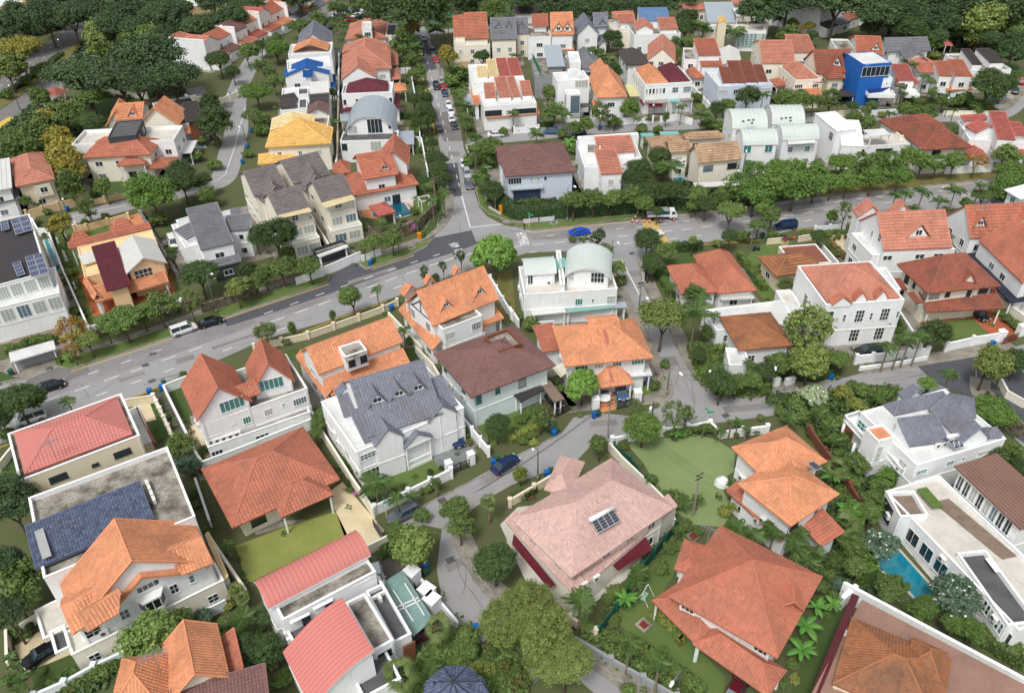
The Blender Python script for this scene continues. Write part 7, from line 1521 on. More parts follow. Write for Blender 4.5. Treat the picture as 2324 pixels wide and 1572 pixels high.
TREES = """00 umb 720,640,250;1090,700,270;1340,500,300;1560,700,270;1240,760,200|00 wood 60,250,170;230,200,170;420,170,160;640,160,160;870,120,150;1080,150,150;1230,250,140;1000,230,140;1450,90,140;1600,180,170;1780,240,150;1930,210,130;2100,150,150;1500,330,120;1350,160,130;1640,70,120;2240,60,130;700,40,120;350,70,120;520,60,120;900,20,110;1150,20,110;150,120,120
00 flame 160,440,195|00 om 60,620,160;860,290,130;900,420,135;1420,190,90|00 mid 1300,320,150;1150,380,110;350,900,120;830,880,140;590,1010,150;370,1180,160;600,1110,110;120,1250,150;40,1350,130;2240,480,90;250,1340,110|00 yellow 440,1080,110;510,1250,130;550,1350,150;570,1450,160;640,1540,130;480,1180,90|00 dark 1985,540,120;1900,930,85;1930,1120,160;2110,650,70;1640,1550,120;870,1120,110;1060,1120,70|00 bush 130,690,60;220,740,60;330,660,60;400,600,60;60,860,60;1500,1430,60;1650,1420,70;1780,1420,70;2250,1400,45;1950,1500,60;1830,1270,60;450,1430,70;300,1440,80|00 sparse 2290,1040,85
01 round 0,830,130;180,440,110|01 mid 570,180,90;390,230,85;1330,385,95;1250,440,75;1410,530,80;1455,660,80;2150,80,120;700,60,60;1000,40,90;920,60,70;1440,1130,60;2130,1330,110|01 sparse 60,610,90;160,380,70;520,90,60|01 light 160,730,70;230,720,60|01 big 1380,20,330|01 dark 1520,900,80;1550,1070,110;1550,980,80;1640,1440,100;1660,1530,90;1600,1300,60;780,90,60;2050,510,75;690,840,50;1900,60,110;40,420,60;1430,900,80|01 yellow 1420,270,80;1740,500,100|01 ygbush 2140,480,50;330,1060,30|01 bush 1780,740,75;1850,680,80;1930,1160,55;1960,1000,50;690,1440,40;70,1100,80;50,1190,70;1280,740,30;1350,740,30;1960,1470,80;2100,1460,85;190,330,40;130,660,50;2250,1200,50
02 wood 680,80,160;520,60,120;350,40,120;1020,60,120;1130,60,110;1310,60,90;850,70,80;1200,20,90;1600,-20,100;100,20,90|02 dark 910,340,80;960,410,60;930,640,80;1570,250,110;1600,150,90;2140,880,110;1340,1420,110;1140,1530,125;1860,1000,85;170,340,50|02 mid 800,490,70;1640,380,105;330,850,85;380,1010,110;660,1130,85;570,1160,70;1500,480,65;1480,380,55;800,1020,105;1950,960,85;1370,1530,85|02 round 1070,990,90|02 bush 2200,350,60;2290,350,60;1680,890,55;1690,740,50;460,1220,60;1180,1180,65;1330,1180,45;1790,1130,85;1900,1160,80;2030,1280,60;1960,1230,60;560,1360,50;620,1520,55;1580,1540,60;2090,1500,60;1230,1080,45;300,800,50;60,1180,30;940,1120,60|02 col 1400,1060,40;930,1100,40|02 bright 2200,1550,110
03 mid 200,320,110;150,900,105;300,920,110;420,920,80;560,910,110;1450,400,90;1750,280,110;2150,1400,125;1600,900,70;1460,1020,85;790,1080,80;900,1110,75;1240,990,75;1710,1190,70;1500,850,60;2250,680,60|03 yellow 225,210,55;370,240,55|03 orange 290,260,50;1900,1460,90|03 dark 400,320,60;980,170,130;1130,150,150;930,260,90;1300,260,130;2010,770,185;2150,760,120;770,960,65;1380,300,100|03 wood 1250,150,130;1480,40,200;1700,60,200;1950,80,220;1600,200,150;1450,170,130;2200,60,180;2050,350,110;2250,420,120;1850,190,120;1330,60,140;1560,330,90|03 om 2000,210,200;2170,170,170;1900,330,110|03 light 2300,300,110;1540,400,60|03 ygbush 1500,505,50;1040,1040,40|03 bush 1260,590,60;1410,720,70;1330,1000,60;1700,930,65;1800,910,75;1900,960,85;1980,980,60;1270,900,50;950,950,55;880,1010,55;1910,1010,50;2060,1010,40;1560,800,45;150,860,60;60,900,50;1640,1510,70|03 bright 680,1480,110;850,1490,100;1000,1470,110;1130,1480,110;1270,1440,130;1400,1470,110;1530,1490,90;100,1530,120;250,1530,105;2220,1545,120;430,1555,90|03 light 1700,1450,100
10 mid 640,110,155;1870,190,90;230,250,60;620,900,45;1440,1210,150;1110,1330,165;1290,1290,90;960,1400,90|10 light 940,110,90|10 round 1380,190,210;1230,120,90|10 dark 1650,70,150;1820,70,90;1800,900,185;2240,880,90;1560,760,50|10 yellow 540,460,125|10 sparse 780,300,95;1710,1150,115|10 red 1430,420,85|10 ygbush 1960,270,50|10 orange 650,1420,145|10 om 2140,1040,115;790,1510,95|10 bush 610,970,55;650,900,45;690,1000,50;680,1250,60;710,1340,60;1550,700,45;770,440,35;960,390,40;400,555,25;850,180,45;420,350,40;330,270,60;1600,640,40;330,1510,60;480,1510,60;240,1540,60;620,830,30;590,750,20;340,440,30
11 big 170,560,190|11 dark 0,570,100;1520,60,60;2150,150,105;1700,60,70|11 mid 80,910,100;230,840,140;480,840,120;1230,590,110;0,1000,80;860,1150,-1|11 light 1060,620,75;975,650,55;865,1125,122|11 pink 1405,480,62|11 bush 1000,480,50;1440,345,45;280,720,85;1290,480,35;870,670,22;1400,1530,50;1450,130,40;1430,210,35;265,1520,45;1500,560,40;1330,420,30;2250,230,60;2050,60,80|11 bamboo 2170,740,175|11 sap 1520,885,62;1695,830,54;1858,750,60|11 dbush 1625,950,38|11 col 695,1290,42;330,1400,48|11 mid 85,1430,105
12 mid 560,260,118;740,230,118;900,230,105;1080,200,110;1200,270,95;1680,200,115;1900,210,105;1400,700,105;2240,460,70;1640,290,60|12 dark 1260,160,130;1430,150,120;1120,50,120;1760,280,90;1230,600,118;1290,800,110;1240,860,70;1980,570,85;1320,340,60|12 bright 2060,150,160;2210,180,170;2310,230,120|12 sap 790,560,80|12 bush 550,600,40;1500,650,55;1240,900,40;980,970,60;2100,570,80;1580,1180,65;2240,880,50;1820,1300,85;1800,1450,95;170,1360,85;90,1290,55;1430,900,35;1380,930,35;40,470,-1;80,255,35;140,255,30;200,240,40|12 light 1640,610,45;960,860,85|12 ygbush 1870,640,48|12 light 1990,340,120;2290,330,75|12 sparseo 1370,1290,205
13 bright 60,140,200;250,110,190;430,100,120;580,90,110;720,70,110;950,40,120;1200,20,110;2200,70,130;2080,180,110|13 mid 40,380,100;1790,270,60;1950,200,85;150,1010,80|13 round 580,395,58|13 sparse 710,330,90|13 dark 465,570,80;1510,1450,130|13 bush 30,560,55;330,540,45;1620,340,45;1170,1400,75;1210,1520,60;1300,1330,-1;1190,1200,30;2180,1330,50;2260,1380,55;1150,1170,30;2100,1270,40;560,560,30;640,565,30|13 om 380,1390,240|13 red 560,650,40;620,720,40
20 dark 160,480,190;0,640,130|20 mid 320,470,110;1620,900,140|20 blue 1720,1060,120|20 wood 80,1400,230|20 bush 1500,640,40;1840,950,55;1740,1340,45;1790,1430,40;310,1370,55;1480,600,30;1660,250,40;1500,310,-1;60,790,80|20 orange 640,20,80
21 dark 2190,700,125|21 mid 570,680,85;2110,760,60;540,780,65;1820,1450,130|21 dball 1580,1130,36;1680,1096,25|21 bush 960,1110,55;1400,1340,50;1480,1290,55;1560,1270,55;1630,1250,50;810,1040,45;1840,640,55;1900,740,45;1640,190,45;1510,1530,90;870,1220,35;1940,860,30;1330,1250,30;1250,1300,35;540,590,45;1060,1350,50;850,1300,35;1700,1500,40|21 pink 900,1330,28
22 bamboo 640,350,140|22 round 1190,730,160|22 sparse 1130,540,85;1490,600,145;1590,610,80|22 mid 800,880,102;260,640,110;1860,210,100;2050,320,100;2200,300,95|22 cone 80,1150,85|22 bush 160,600,55;80,660,55;1390,165,50;1290,350,55;440,380,45;400,300,40;1780,130,55;1480,780,55;1600,760,55;1750,740,65;1850,765,55;1010,840,40;1160,1070,28;1265,1200,55;1390,1330,40;1500,1400,95;2050,690,45;2130,770,45;2210,760,40;1550,790,50;1680,740,50;2260,640,35;1420,790,45;1310,1290,40;620,620,30;30,760,40;180,800,50;100,850,50|22 dark 1900,330,140;2290,220,90;1700,60,80|22 red 1010,890,50|22 ygbush 2050,1440,100;1930,1500,70;2150,1480,60;1760,250,50;1830,110,40;200,870,45|22 blue 350,700,50
23 om 390,130,210|23 mid 100,150,130;620,110,110;790,1040,115;2200,980,140|23 round 2060,580,172|23 hw 400,440,130|23 ora 680,410,78|23 bush 760,350,65;860,400,80;950,400,75;1050,430,85;470,560,80;560,700,100;610,850,90;520,800,70;110,590,55;250,520,85;630,960,60;650,1330,75;800,1210,85;160,650,50;720,460,50;700,1100,60;1140,400,50;60,480,40;1880,1040,40;600,1060,60;330,620,70;700,820,60|23 ygbush 810,540,85;1540,1130,70;1620,1110,60;1480,1150,50|23 ball 1500,1285,80|23 dball 680,520,34|23 light 1465,330,80|23 om 2010,150,190|23 dark 2050,980,120;2270,120,120;2260,1110,110|23 mid 1000,1290,100;960,1400,110;940,1510,110
30 mid 120,680,260|30 wood 60,400,180;60,850,150|30 dball 268,970,48|30 light 1440,1040,250;1300,1170,120|30 blue 1830,900,95|30 mid 1650,930,140;2060,960,100|30 dark 2250,1180,150|30 bush 150,1020,65;900,1380,90;700,1470,80;1050,1320,70;380,1370,40;460,1480,38;2000,300,35;1905,100,32;2080,430,45;60,1470,65;800,1440,70;980,1340,60;250,1050,40;600,1520,60;2120,1010,60;340,1320,-1;1090,1180,35;760,1310,25;820,1300,25|30 ygbush 2130,640,80;2200,700,70;2080,780,55;1900,880,-1;990,1340,40|30 red 640,1540,60;880,1290,-1
31 om 1470,230,225|31 mid 1300,150,110;1850,70,130;1910,1060,110;1960,1180,90|31 red 1140,310,55;2100,1200,100;2260,1340,90|31 dark 2170,390,185;100,1180,140;80,870,90|31 bush 1850,1280,90;1800,1380,70;250,1450,90;1420,170,60;1560,1230,-1;1160,260,40;2000,1350,-1;120,760,50;40,980,60;160,1300,80|31 olive 2300,900,230|31 yg -|31 bush 1900,1350,60;2180,1500,60
32 olive 180,820,240;300,1060,260;480,1300,240|32 mid 70,1020,140;680,960,55|32 bush 1150,520,85;940,650,75;1360,420,65;1440,260,70;1540,150,45;1570,60,70;1690,110,50;930,1060,70;1500,1030,70;1600,1430,60;1660,1520,70;1290,1300,60;1340,470,50;1100,1180,60;1060,1550,70;760,1040,50;1200,1250,60;1380,1180,40;870,720,60;1700,1570,60;1450,1380,50|32 ygbush 1180,1190,70;1400,920,60;1260,870,38;1480,980,60;1540,1420,50|32 red 930,900,60;930,950,50;60,1440,120;160,1300,80
33 mid 60,100,110;340,330,110;780,90,110;750,200,110;800,300,120;820,440,125;480,600,70;1120,600,130;1110,690,100|33 round 1410,800,130;1700,930,120;1850,1000,125|33 frang 1030,220,148|33 frangp 1710,690,190|33 bush 1980,1090,85;2090,1140,80;2230,1210,95;620,380,75;470,760,75;600,690,60;230,1310,60;2300,1260,80;140,1500,50;1000,520,60;560,500,60|33 blue 650,590,78|33 red 530,860,48|33 ygbush 240,1450,50;2000,1060,50
F wood 1720,20,50;1790,-5,60;1900,5,60;2040,-10,60;2200,-5,70;2290,20,60;100,30,40;250,20,40;330,12,36;480,5,36;560,-5,40;1060,-5,36;1250,-8,40;1400,-8,40;1500,-10,40;680,-10,40;1990,30,50"""
for line in TREES.split('\n'):
 ls=line.split('|');
 for s in ls:
  hd,dat=s.split(' ',1) if ls.index(s) else (s.split(' ')[0]+' '+s.split(' ')[1],s.split(' ')[2])
  if ls.index(s): cr,rest=s.split(' ')[0],s.split(' ')[1:];kind,dat=rest[0],rest[1]
  else: cr,kind=hd.split(' ')
  if '-' == dat: continue
  for t in dat.split(';'):
   x,y,r=map(float,t.split(','))
   if r > 0: tree(cr,kind,x,y,r)
PALMS = """01 720,230,50,6;790,240,45,6;740,170,45,6;1400,350,105,6;1330,440,70,5;880,330,45,5;960,330,60,6;1030,330,60,5;1640,270,80,6;1700,200,70,6;1740,180,60,6;1780,625,75,4;1840,850,75,6;1880,960,80,6;1900,1080,85,6;1990,1240,70,6;1990,1370,75,6;2050,1530,80,6;700,1110,60,4;350,515,40,3;1360,470,60,5;1440,420,60,6;1500,800,45,5;1180,330,30,3;250,1000,30,3;180,980,35,4;300,1000,25,3;1350,590,40,4;1430,880,60,5
02 730,460,60,5;870,540,75,5;240,430,55,3;530,400,50,4;1700,230,85,7;1640,210,70,7;2020,290,120,6;1740,250,70,6;460,1040,80,6;1140,1080,50,4;1540,970,55,5;1720,1040,85,6;2280,860,75,6;220,1215,80,4;1450,1510,105,6;1800,1510,35,3;10,1030,60,5;60,510,45,4;0,500,30,4;1760,270,50,6
03 100,170,70,6;900,50,75,7;60,140,60,6;1330,590,65,6;1260,560,60,5;1480,740,55,6;1200,790,55,5;1110,1030,55,3;1690,1000,38,5;450,1480,65,5;1340,900,45,4;1420,700,55,5;1230,850,45,4;960,30,60,7
10 820,370,55,3;240,300,-1,3
11 1130,440,60,3;1700,180,70,6;1600,240,60,6;1095,1050,55,5;1340,1420,60,4;2050,40,85,5;1530,120,50,4;2170,200,60,4;1460,430,30,3
12 650,600,65,6;830,690,85,5;1670,1250,150,9;1700,1110,100,5;1450,1020,50,4;1660,1060,80,5;2200,480,60,5;1590,1040,50,4;1840,1290,60,5;1620,1110,70,4
13 1160,200,75,6;1260,180,65,6;1410,160,90,6;1560,250,75,5;1700,160,100,6;1930,110,55,6;1320,310,55,3;1640,560,75,4;1720,640,85,3;1110,1270,80,4;1080,1320,70,4;1170,1330,70,3;1060,1400,60,2
20 615,490,72,4
21 1080,1240,155,5;1270,1370,80,4;1400,1350,60,3;1630,1220,55,3;560,620,60,4;960,1120,60,2;570,590,50,4
22 2150,150,65,4;1690,1380,60,2;1990,690,45,3;2050,680,45,3;2000,1240,60,3;1260,1200,50,2;2130,740,45,3;190,560,50,4;400,300,45,2;200,600,40,3;1580,1420,70,1.5;1480,1400,60,1.5;1740,730,50,2;1900,760,50,2
23 200,640,80,4;1650,250,95,6;1090,0,90,5;1215,-60,85,6;1290,-80,85,6;1390,-90,90,6;470,600,80,3;560,720,80,3;600,850,80,3;1000,460,70,2;1130,1200,40,2
30 2060,220,60,3;2200,900,110,4;90,1250,60,3;180,1430,75,3;2150,1000,80,3;130,1320,60,3;180,1530,70,3
31 1600,1330,90,3;1260,60,80,3;1300,180,70,3
32 620,740,150,6;1070,1110,115,6;1340,1290,100,6;1150,470,90,3;1130,560,90,2;2050,80,110,4;2200,130,110,4;1500,100,50,2
33 60,100,110,4;240,200,115,4;370,380,110,4;300,130,90,4;430,300,90,4;160,60,80,4"""
for line in PALMS.split('\n'):
 cr,dat=line.split(' ')
 for t in dat.split(';'):
  x,y,r,z=map(float,t.split(','))
  if r > 0: palm(cr,x,y,r,z)
for cr,x,y,r,z in (('31',1660,980,140,4),('31',1310,1420,160,4.5),('21',2110,1410,80,4),('33',690,60,130,4),('30',2140,640,70,2.5),('30',2200,720,70,2),('23',620,1120,120,2.5)): palm(cr,x,y,r,z,'fan')
for cr,x,y,r,z in (('33',340,960,140,2.5),('33',310,1180,120,2),('33',590,770,80,2),('23',730,1500,115,2.5),('32',1030,720,100,2),('02',520,1290,75,2.5),('23',600,1170,110,2.2),('33',440,790,90,2),('20',620,80,60,1.5),('22',1490,790,60,1.5),('13',1260,1480,50,1.5)): palm(cr,x,y,r,z,'banana')
# hedges: leafy box walls
def hedge(cr,pts,wd,hh,lm='mid',desc='clipped hedge'):
 w=smooth(PP(cr,pts),1);r=np.random.RandomState(len(AUTO));V=[];Tn=[]
 mid=w[len(w)//2];mid=Vector((mid.x,mid.y,0))
 root=bpy.data.objects.new('hedge',None);COL.objects.link(root);root.location=mid
 b=MB()
 for p,q in zip(w[:-1],w[1:]):
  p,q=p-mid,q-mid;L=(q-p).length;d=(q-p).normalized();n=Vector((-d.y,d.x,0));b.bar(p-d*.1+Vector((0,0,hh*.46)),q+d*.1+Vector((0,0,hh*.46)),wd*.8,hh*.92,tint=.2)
  for _ in range(int(L*(wd+2*hh)*26)):
   s=r.uniform(0,L);u=r.uniform(-hh,wd+hh);bump=.12*math.sin(s*2.3+u*2)+r.normal(0,.07)
   if u < 0: c=Vector((0,0,0))+n*(-wd/2-bump)+Vector((0,0,hh+u));no=-n
   elif u > wd: c=n*(wd/2+bump)+Vector((0,0,hh-(u-wd)));no=n
   else: c=n*(u-wd/2)+Vector((0,0,hh+bump));no=Vector((0,0,1))
   c += p+d*s;k = Vector(r.normal(0,.5,3))+no;k.normalize();t1 = k.cross(Vector(r.normal(0,1,3))).normalized()*.13*r.uniform(.7,1.4);t2 = k.cross(t1)*.8
   b.add([c-t1,c-t2,c+t1,c+t2],[(0,1,2,3)],min(1,max(0,r.normal(.5,.22))))
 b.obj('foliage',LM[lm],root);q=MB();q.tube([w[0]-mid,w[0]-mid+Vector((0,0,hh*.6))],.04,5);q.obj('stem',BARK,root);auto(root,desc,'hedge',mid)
for a in [('12',[(-180,240),(-60,370),(60,432),(440,405),(900,372),(1250,340)],1.6,3.0,'deep','tall dark roadside hedge'),('12',[(1310,880),(1380,1010),(1450,1150)],1.2,1.6,'mid'),('12',[(1500,712),(1720,690)],1.2,1.9,'dark'),('12',[(2060,760),(2170,920),(2290,1070)],1.3,1.4,'mid'),('13',[(0,625),(150,605)],1,1.1,'dark'),('12',[(2290,1200),(2322,1180)],1,1,'mid') ,
 ('22',[(1650,20),(1700,150),(1800,330),(1900,400),(2100,400),(2300,370)],2.6,1.6,'mid','thick mixed hedge'),('22',[(-20,870),(200,760),(380,700)],1.2,1.1,'yg'),('22',[(0,1400),(110,1360),(215,1310)],1.0,1.0,'dark'),('23',[(1430,1170),(1560,1130),(1700,1100)],1.6,1.5,'yg'),
 ('23',[(1080,1240),(1000,1350),(960,1572)],2.2,3.0,'round','tall bright hedge'),('33',[(760,-20),(720,150),(700,320),(800,500),(900,600)],2.4,3.2,'round','tall bright hedge'),('33',[(1880,1060),(2060,1180),(2330,1330)],2.2,1.8,'mid'),('02',[(0,1195),(130,1190)],1.2,1.2,'mid'),('02',[(250,1150),(380,1145)],1,1.2,'dark'),('01',[(1290,1080),(1440,1080)],1.5,1.6,'dark'),
 ('01',[(1440,1270),(1470,1400)],1,1.5,'mid'),('11',[(2130,250),(2322,370)],2,3,'deep','tall dark corner hedge'),('11',[(1430,100),(1440,230)],1,1.2,'yg'),('13',[(540,640),(640,740),(720,800)],1.2,1.2,'brown','dry brown hedge'),('10',[(200,1570),(480,1500)],1.2,1.0,'mid'),('20',[(60,60),(420,-40)],1.4,1.2,'mid'),('20',[(540,160),(560,130)],1,1,'mid'),
 ('03',[(0,920),(60,910)],1,1,'mid'),('13',[(2080,1230),(2250,1420)],1.0,.9,'mid'),('23',[(-20,130),(100,260),(400,310),(620,230)],2,1.6,'dark','dark garden hedge'),('13',[(400,560),(700,545)],1,.8,'mid'),('01',[(1860,560),(2080,548)],1.2,1.2,'dark'),('00',[(0,900),(130,820),(300,700)],2.2,1.0,'dark'),('00',[(300,690),(480,570),(560,500)],2.2,1.0,'dark'),
 ('00',[(1900,1250),(2000,1300),(1990,1330)],1,1.2,'mid'),('03',[(1200,970),(1560,930),(1900,960)],2,1.4,'mid','mixed garden hedge'),('31',[(1900,1420),(2030,1370),(2160,1400)],1.4,.9,'yg'),('32',[(1500,1130),(1560,1100),(1330,880),(1290,900)],1.0,1.0,'yg'),('32',[(1120,1180),(1500,1430),(1720,1600)],1.8,1.2,'mid','mixed flowering hedge'),('21',[(860,1080),(900,1150)],1,1,'mid')]:
 hedge(*a)
# undergrowth that nobody could count
def scatter(cr,pts,n,lm,size,hmax=.8,seed=0):
 w=PP(cr,pts);r=random.Random(seed+n);b=MB();x0,x1=min(p.x for p in w),max(p.x for p in w);y0,y1=min(p.y for p in w),max(p.y for p in w)
 def ins(x,y):
  c=False
  for i in range(len(w)):
   p,q=w[i],w[i-1]
   if (p.y > y) != (q.y > y) and x < (q.x-p.x)*(y-p.y)/(q.y-p.y)+p.x: c = not c
  return c
 k=0
 while k < n:
  x,y=r.uniform(x0,x1),r.uniform(y0,y1)
  k += 1
  if not ins(x,y): continue
  for _ in range(7):
   c=Vector((x+r.gauss(0,.5),y+r.gauss(0,.5),r.uniform(.1,hmax)));no=Vector((r.gauss(0,.6),r.gauss(0,.6),1)).normalized();t1=no.cross(Vector((r.gauss(0,1),r.gauss(0,1),.1))).normalized()*size*r.uniform(.6,1.3);t2=no.cross(t1)*.7
   b.add([c-t1,c-t2,c+t1,c+t2],[(0,1,2,3)],min(1,max(0,r.gauss(.5,.25))))
 tag(b.obj('ground_cover',LM[lm]),'low leafy ground cover between gardens','ground cover',kind='stuff')
for i,(cr,pts,n,lm,s) in enumerate([('00',[(0,60),(0,300),(380,330),(640,230),(1000,50)],1200,'deep',.6),('00',[(950,250),(700,450),(600,650),(600,800),(900,900),(1650,880),(1700,500),(1600,250),(2322,100),(2322,-50),(1000,-50)],5000,'deep',.6),('00',[(0,1200),(300,950),(760,1180),(740,1572),(0,1440)],2500,'dark',.5),
 ('03',[(900,100),(1500,450),(1800,480),(2322,560),(2322,-100),(900,-100)],5000,'deep',.7),('F',[(760,70),(1160,60),(1160,-40),(760,-40)],900,'dark',.6),('02',[(0,120),(1500,90),(1500,-60),(0,-60)],1800,'dark',.6),('31',[(1150,200),(1400,300),(1380,420),(1250,300)],300,'mid',.3),
 ('31',[(1480,1250),(1900,1000),(2322,1200),(2322,1600),(1480,1600)],1500,'mid',.3),('23',[(-50,480),(100,450),(1150,380),(900,620),(560,600),(700,900),(1000,1250),(900,1572),(560,1560),(600,1050),(200,600)],3200,'dark',.32),('33',[(-50,30),(500,150),(900,330),(1000,600),(900,640),(500,560),(300,400)],1500,'dark',.35),
 ('22',[(1650,0),(1900,0),(1800,330),(2322,340),(2322,450),(1900,460),(1700,300)],1200,'mid',.28),('12',[(-30,230),(300,420),(1600,330),(2322,280),(2322,100),(1600,90),(1000,150),(500,180)],2500,'dark',.4),('13',[(0,0),(0,260),(500,160),(1300,60),(1300,0)],1000,'mid',.35),('F',[(1600,700),(1650,830),(1900,860),(1880,800),(1700,850),(1640,740)],900,'mid',.3),
 ('10',[(420,480),(560,500),(870,1372),(800,1390),(600,900)],700,'mid',.22),('32',[(540,1040),(760,1000),(1100,1250),(1600,1572),(1450,1572),(900,1250)],700,'mid',.25),('30',[(500,1500),(1150,1180),(1300,1250),(800,1572),(560,1572)],700,'dark',.28),('01',[(1400,100+300),(1480,380),(1650,1280),(1560,1560),(1480,1300)],900,'mid',.35),('01',[(1700,600),(1960,1330),(2100,1572),(2250,1400),(1950,1200),(1900,700)],1200,'mid',.35)]):
 scatter(cr,pts,n,lm,s,seed=i*31)
# low planting and weeds along the foot of the garden walls
rw=random.Random(77);beds={k: MB() for k in ('mid','dark','yg','red')}
def bed(c,k,rad,hh,n):
 for _ in range(n):
  a=rw.uniform(0,6.28);q=rad*math.sqrt(rw.random());p=c+Vector((math.cos(a)*q,math.sin(a)*q,rw.uniform(.05,hh*(1-q/rad*.6))));no=Vector((rw.gauss(0,.6),rw.gauss(0,.6),1)).normalized();t1=no.cross(Vector((rw.gauss(0,1),rw.gauss(0,1),.1))).normalized()*rw.uniform(.09,.2);t2=no.cross(t1)*.7
  beds[k].add([p-t1,p-t2,p+t1,p+t2],[(0,1,2,3)],min(1,max(0,rw.gauss(.5,.25))))
for w in WALLS:
 for p,q in zip(w[:-1],w[1:]):
  L=(q-p).length;d=(q-p).normalized();nn=Vector((-d.y,d.x,0));s=0
  while s < L:
   s += rw.uniform(.5,1.6)
   if rw.random() < .3: s += rw.uniform(1,5);continue
   k=rw.choice(('mid','mid','dark','dark','yg','red') if rw.random() < .3 else ('mid','dark'));bed(p+d*min(s,L)+nn*(rw.uniform(.5,.9)*(1 if rw.random() < .7 else -1)),k,rw.uniform(.35,.75),rw.uniform(.3,1.1),26)
for H_ in HOUSES:
 if H_.dist < 170:
  R=H_.main
  for _ in range(4):
   sx=rw.choice((-1,1));x,y=(sx*(R.a+rw.uniform(.8,3.2)),rw.uniform(-R.b,R.b)) if rw.random() < .6 else (rw.uniform(-R.a,R.a),-R.b-rw.uniform(1.2,3.5));bed(R.M @ Vector((x,y,0)),rw.choice(('mid','dark','mid')),rw.uniform(.3,.6),rw.uniform(.3,.9),24)
for k,b in beds.items(): tag(b.obj('low_planting',LM[k]),kind='stuff')
# leaf litter and twiggy weeds on the bare ground, fallen leaves on kerbs
# ------------------------------------------------------------------ vehicles
RUB=mat('tyre_rubber',(28,28,30),rough=.9,dirt=0);RIM=mat('wheel_rim',(170,172,176),rough=.3,dirt=0,metal=.7);CGL=mat('car_glass',(46,62,70),rough=.06,dirt=0,spec=.9);LMP=mat('headlamp',(225,230,232),rough=.15,dirt=0);TLP=mat('tail_lamp',(150,20,20),rough=.3,dirt=0)
CPC={'black': (24,25,28),'white': (226,228,228),'silver': (168,174,180),'grey': (96,102,110),'blue': (22,78,196),'navy': (22,44,84),'red': (176,34,38),'green': (150,176,50),'maroon': (92,28,38),'steelblue': (70,96,130),'orange': (196,70,34)}
def cpaint(c): return mat('car_paint_'+c,CPC[c],rough=.22,dirt=.04,scale=3,spec=.6)
SH={'sedan': (4.6,1.78,1.44,[(-2.3,.5,.78),(-2.15,.3,.95),(-1.6,.3,1.0),(-1.0,.3,.95),(1.0,.3,.93),(1.6,.32,.85),(2.15,.35,.72),(2.3,.5,.6)],(-1.75,-.95,.55,1.15)),
      'suv': (4.6,1.86,1.72,[(-2.3,.5,.9),(-2.2,.35,1.1),(-1.6,.35,1.12),(1.0,.35,1.08),(1.6,.38,1.02),(2.15,.4,.9),(2.3,.5,.75)],(-2.15,-1.75,.45,1.2)),
      'van': (4.5,1.8,1.86,[(-2.25,.45,1.0),(-2.2,.35,1.1),(1.2,.35,1.08),(1.7,.38,.98),(2.15,.4,.82),(2.25,.5,.7)],(-2.2,-2.12,.85,1.55)),
      'hatch': (3.9,1.7,1.5,[(-1.95,.5,.8),(-1.85,.32,.98),(-1.2,.32,1.0),(.8,.32,.95),(1.4,.35,.86),(1.8,.38,.74),(1.95,.5,.62)],(-1.85,-1.4,.35,1.0))}
def carmeshes(ty,c):
 k=('car',ty,c)
 if k in CACHE: return CACHE[k]
 L,Wd,Ht,st,(g0,g1,g2,g3)=SH[ty];b=MB();n=len(st);hw=Wd/2
 rings=[]
 for i,(x,z0,z1) in enumerate(st):
  w=hw*(.82 if i in (0,n-1) else (.95 if i in (1,n-2) else 1));zm=z0+(z1-z0)*.55
  rings.append([(x,-w*.92,z0),(x,-w,zm),(x,-w*.9,z1),(x,-w*.5,z1+.03),(x,w*.5,z1+.03),(x,w*.9,z1),(x,w,zm),(x,w*.92,z0)])
 V=[v for r in rings for v in r];Fc=[]
 for i in range(n-1):
  for j in range(8): Fc.append((i*8+j,i*8+(j+1) % 8,(i+1)*8+(j+1) % 8,(i+1)*8+j))
 Fc += [tuple(range(8)),tuple(range((n-1)*8,n*8))[::-1]];b.add(V,Fc)
 zs=st[2][2];r0,r1,wb,wt=g1,g2,hw*.88,hw*.68
 b.add([(r0,-wt,Ht-.03),(r1,-wt,Ht-.03),(r1,wt,Ht-.03),(r0,wt,Ht-.03),(r0,-wt*.9,Ht),(r1-.05,-wt*.9,Ht),(r1-.05,wt*.9,Ht),(r0,wt*.9,Ht)],[(4,5,6,7),(0,1,5,4),(1,2,6,5),(2,3,7,6),(3,0,4,7)])
 for x0,x1 in ((g0,r0),(g3,r1),((r0+r1)/2,(r0+r1)/2)):
  for s in (-1,1): b.bar((x0,s*wb,zs-.04),(x1,s*wt*1.01,Ht-.02),.07,.06)
 body=b.mesh('body',cpaint(c),False)
 g=MB();g.add([(g0,-wb,zs-.03),(g3,-wb,zs-.08),(g3,wb,zs-.08),(g0,wb,zs-.03),(r0,-wt,Ht-.04),(r1,-wt,Ht-.04),(r1,wt,Ht-.04),(r0,wt,Ht-.04)],[(0,1,5,4),(1,2,6,5),(2,3,7,6),(3,0,4,7)])
 gl=g.mesh('glasshouse',CGL)
 t=MB();t.tube([(0,-.11,0),(0,.11,0)],.32,14);ty_=t.mesh('tyre',RUB);r=MB();r.tube([(0,-.125,0),(0,.125,0)],.19,10);ri=r.mesh('rim',RIM)
 q=MB();q.box((0,0,0),(.12,.36,.14));hl=q.mesh('headlight',LMP);q=MB();q.box((0,0,0),(.08,.34,.16));tl=q.mesh('tail_light',TLP);q=MB();q.box((0,0,0),(.02,.5,.12));pl=q.mesh('number_plate',FRW);q=MB();q.box((0,0,0),(.12,.18,.12));mr=q.mesh('wing_mirror',cpaint(c))
 CACHE[k]=(body,gl,ty_,ri,hl,tl,pl,mr);return CACHE[k]
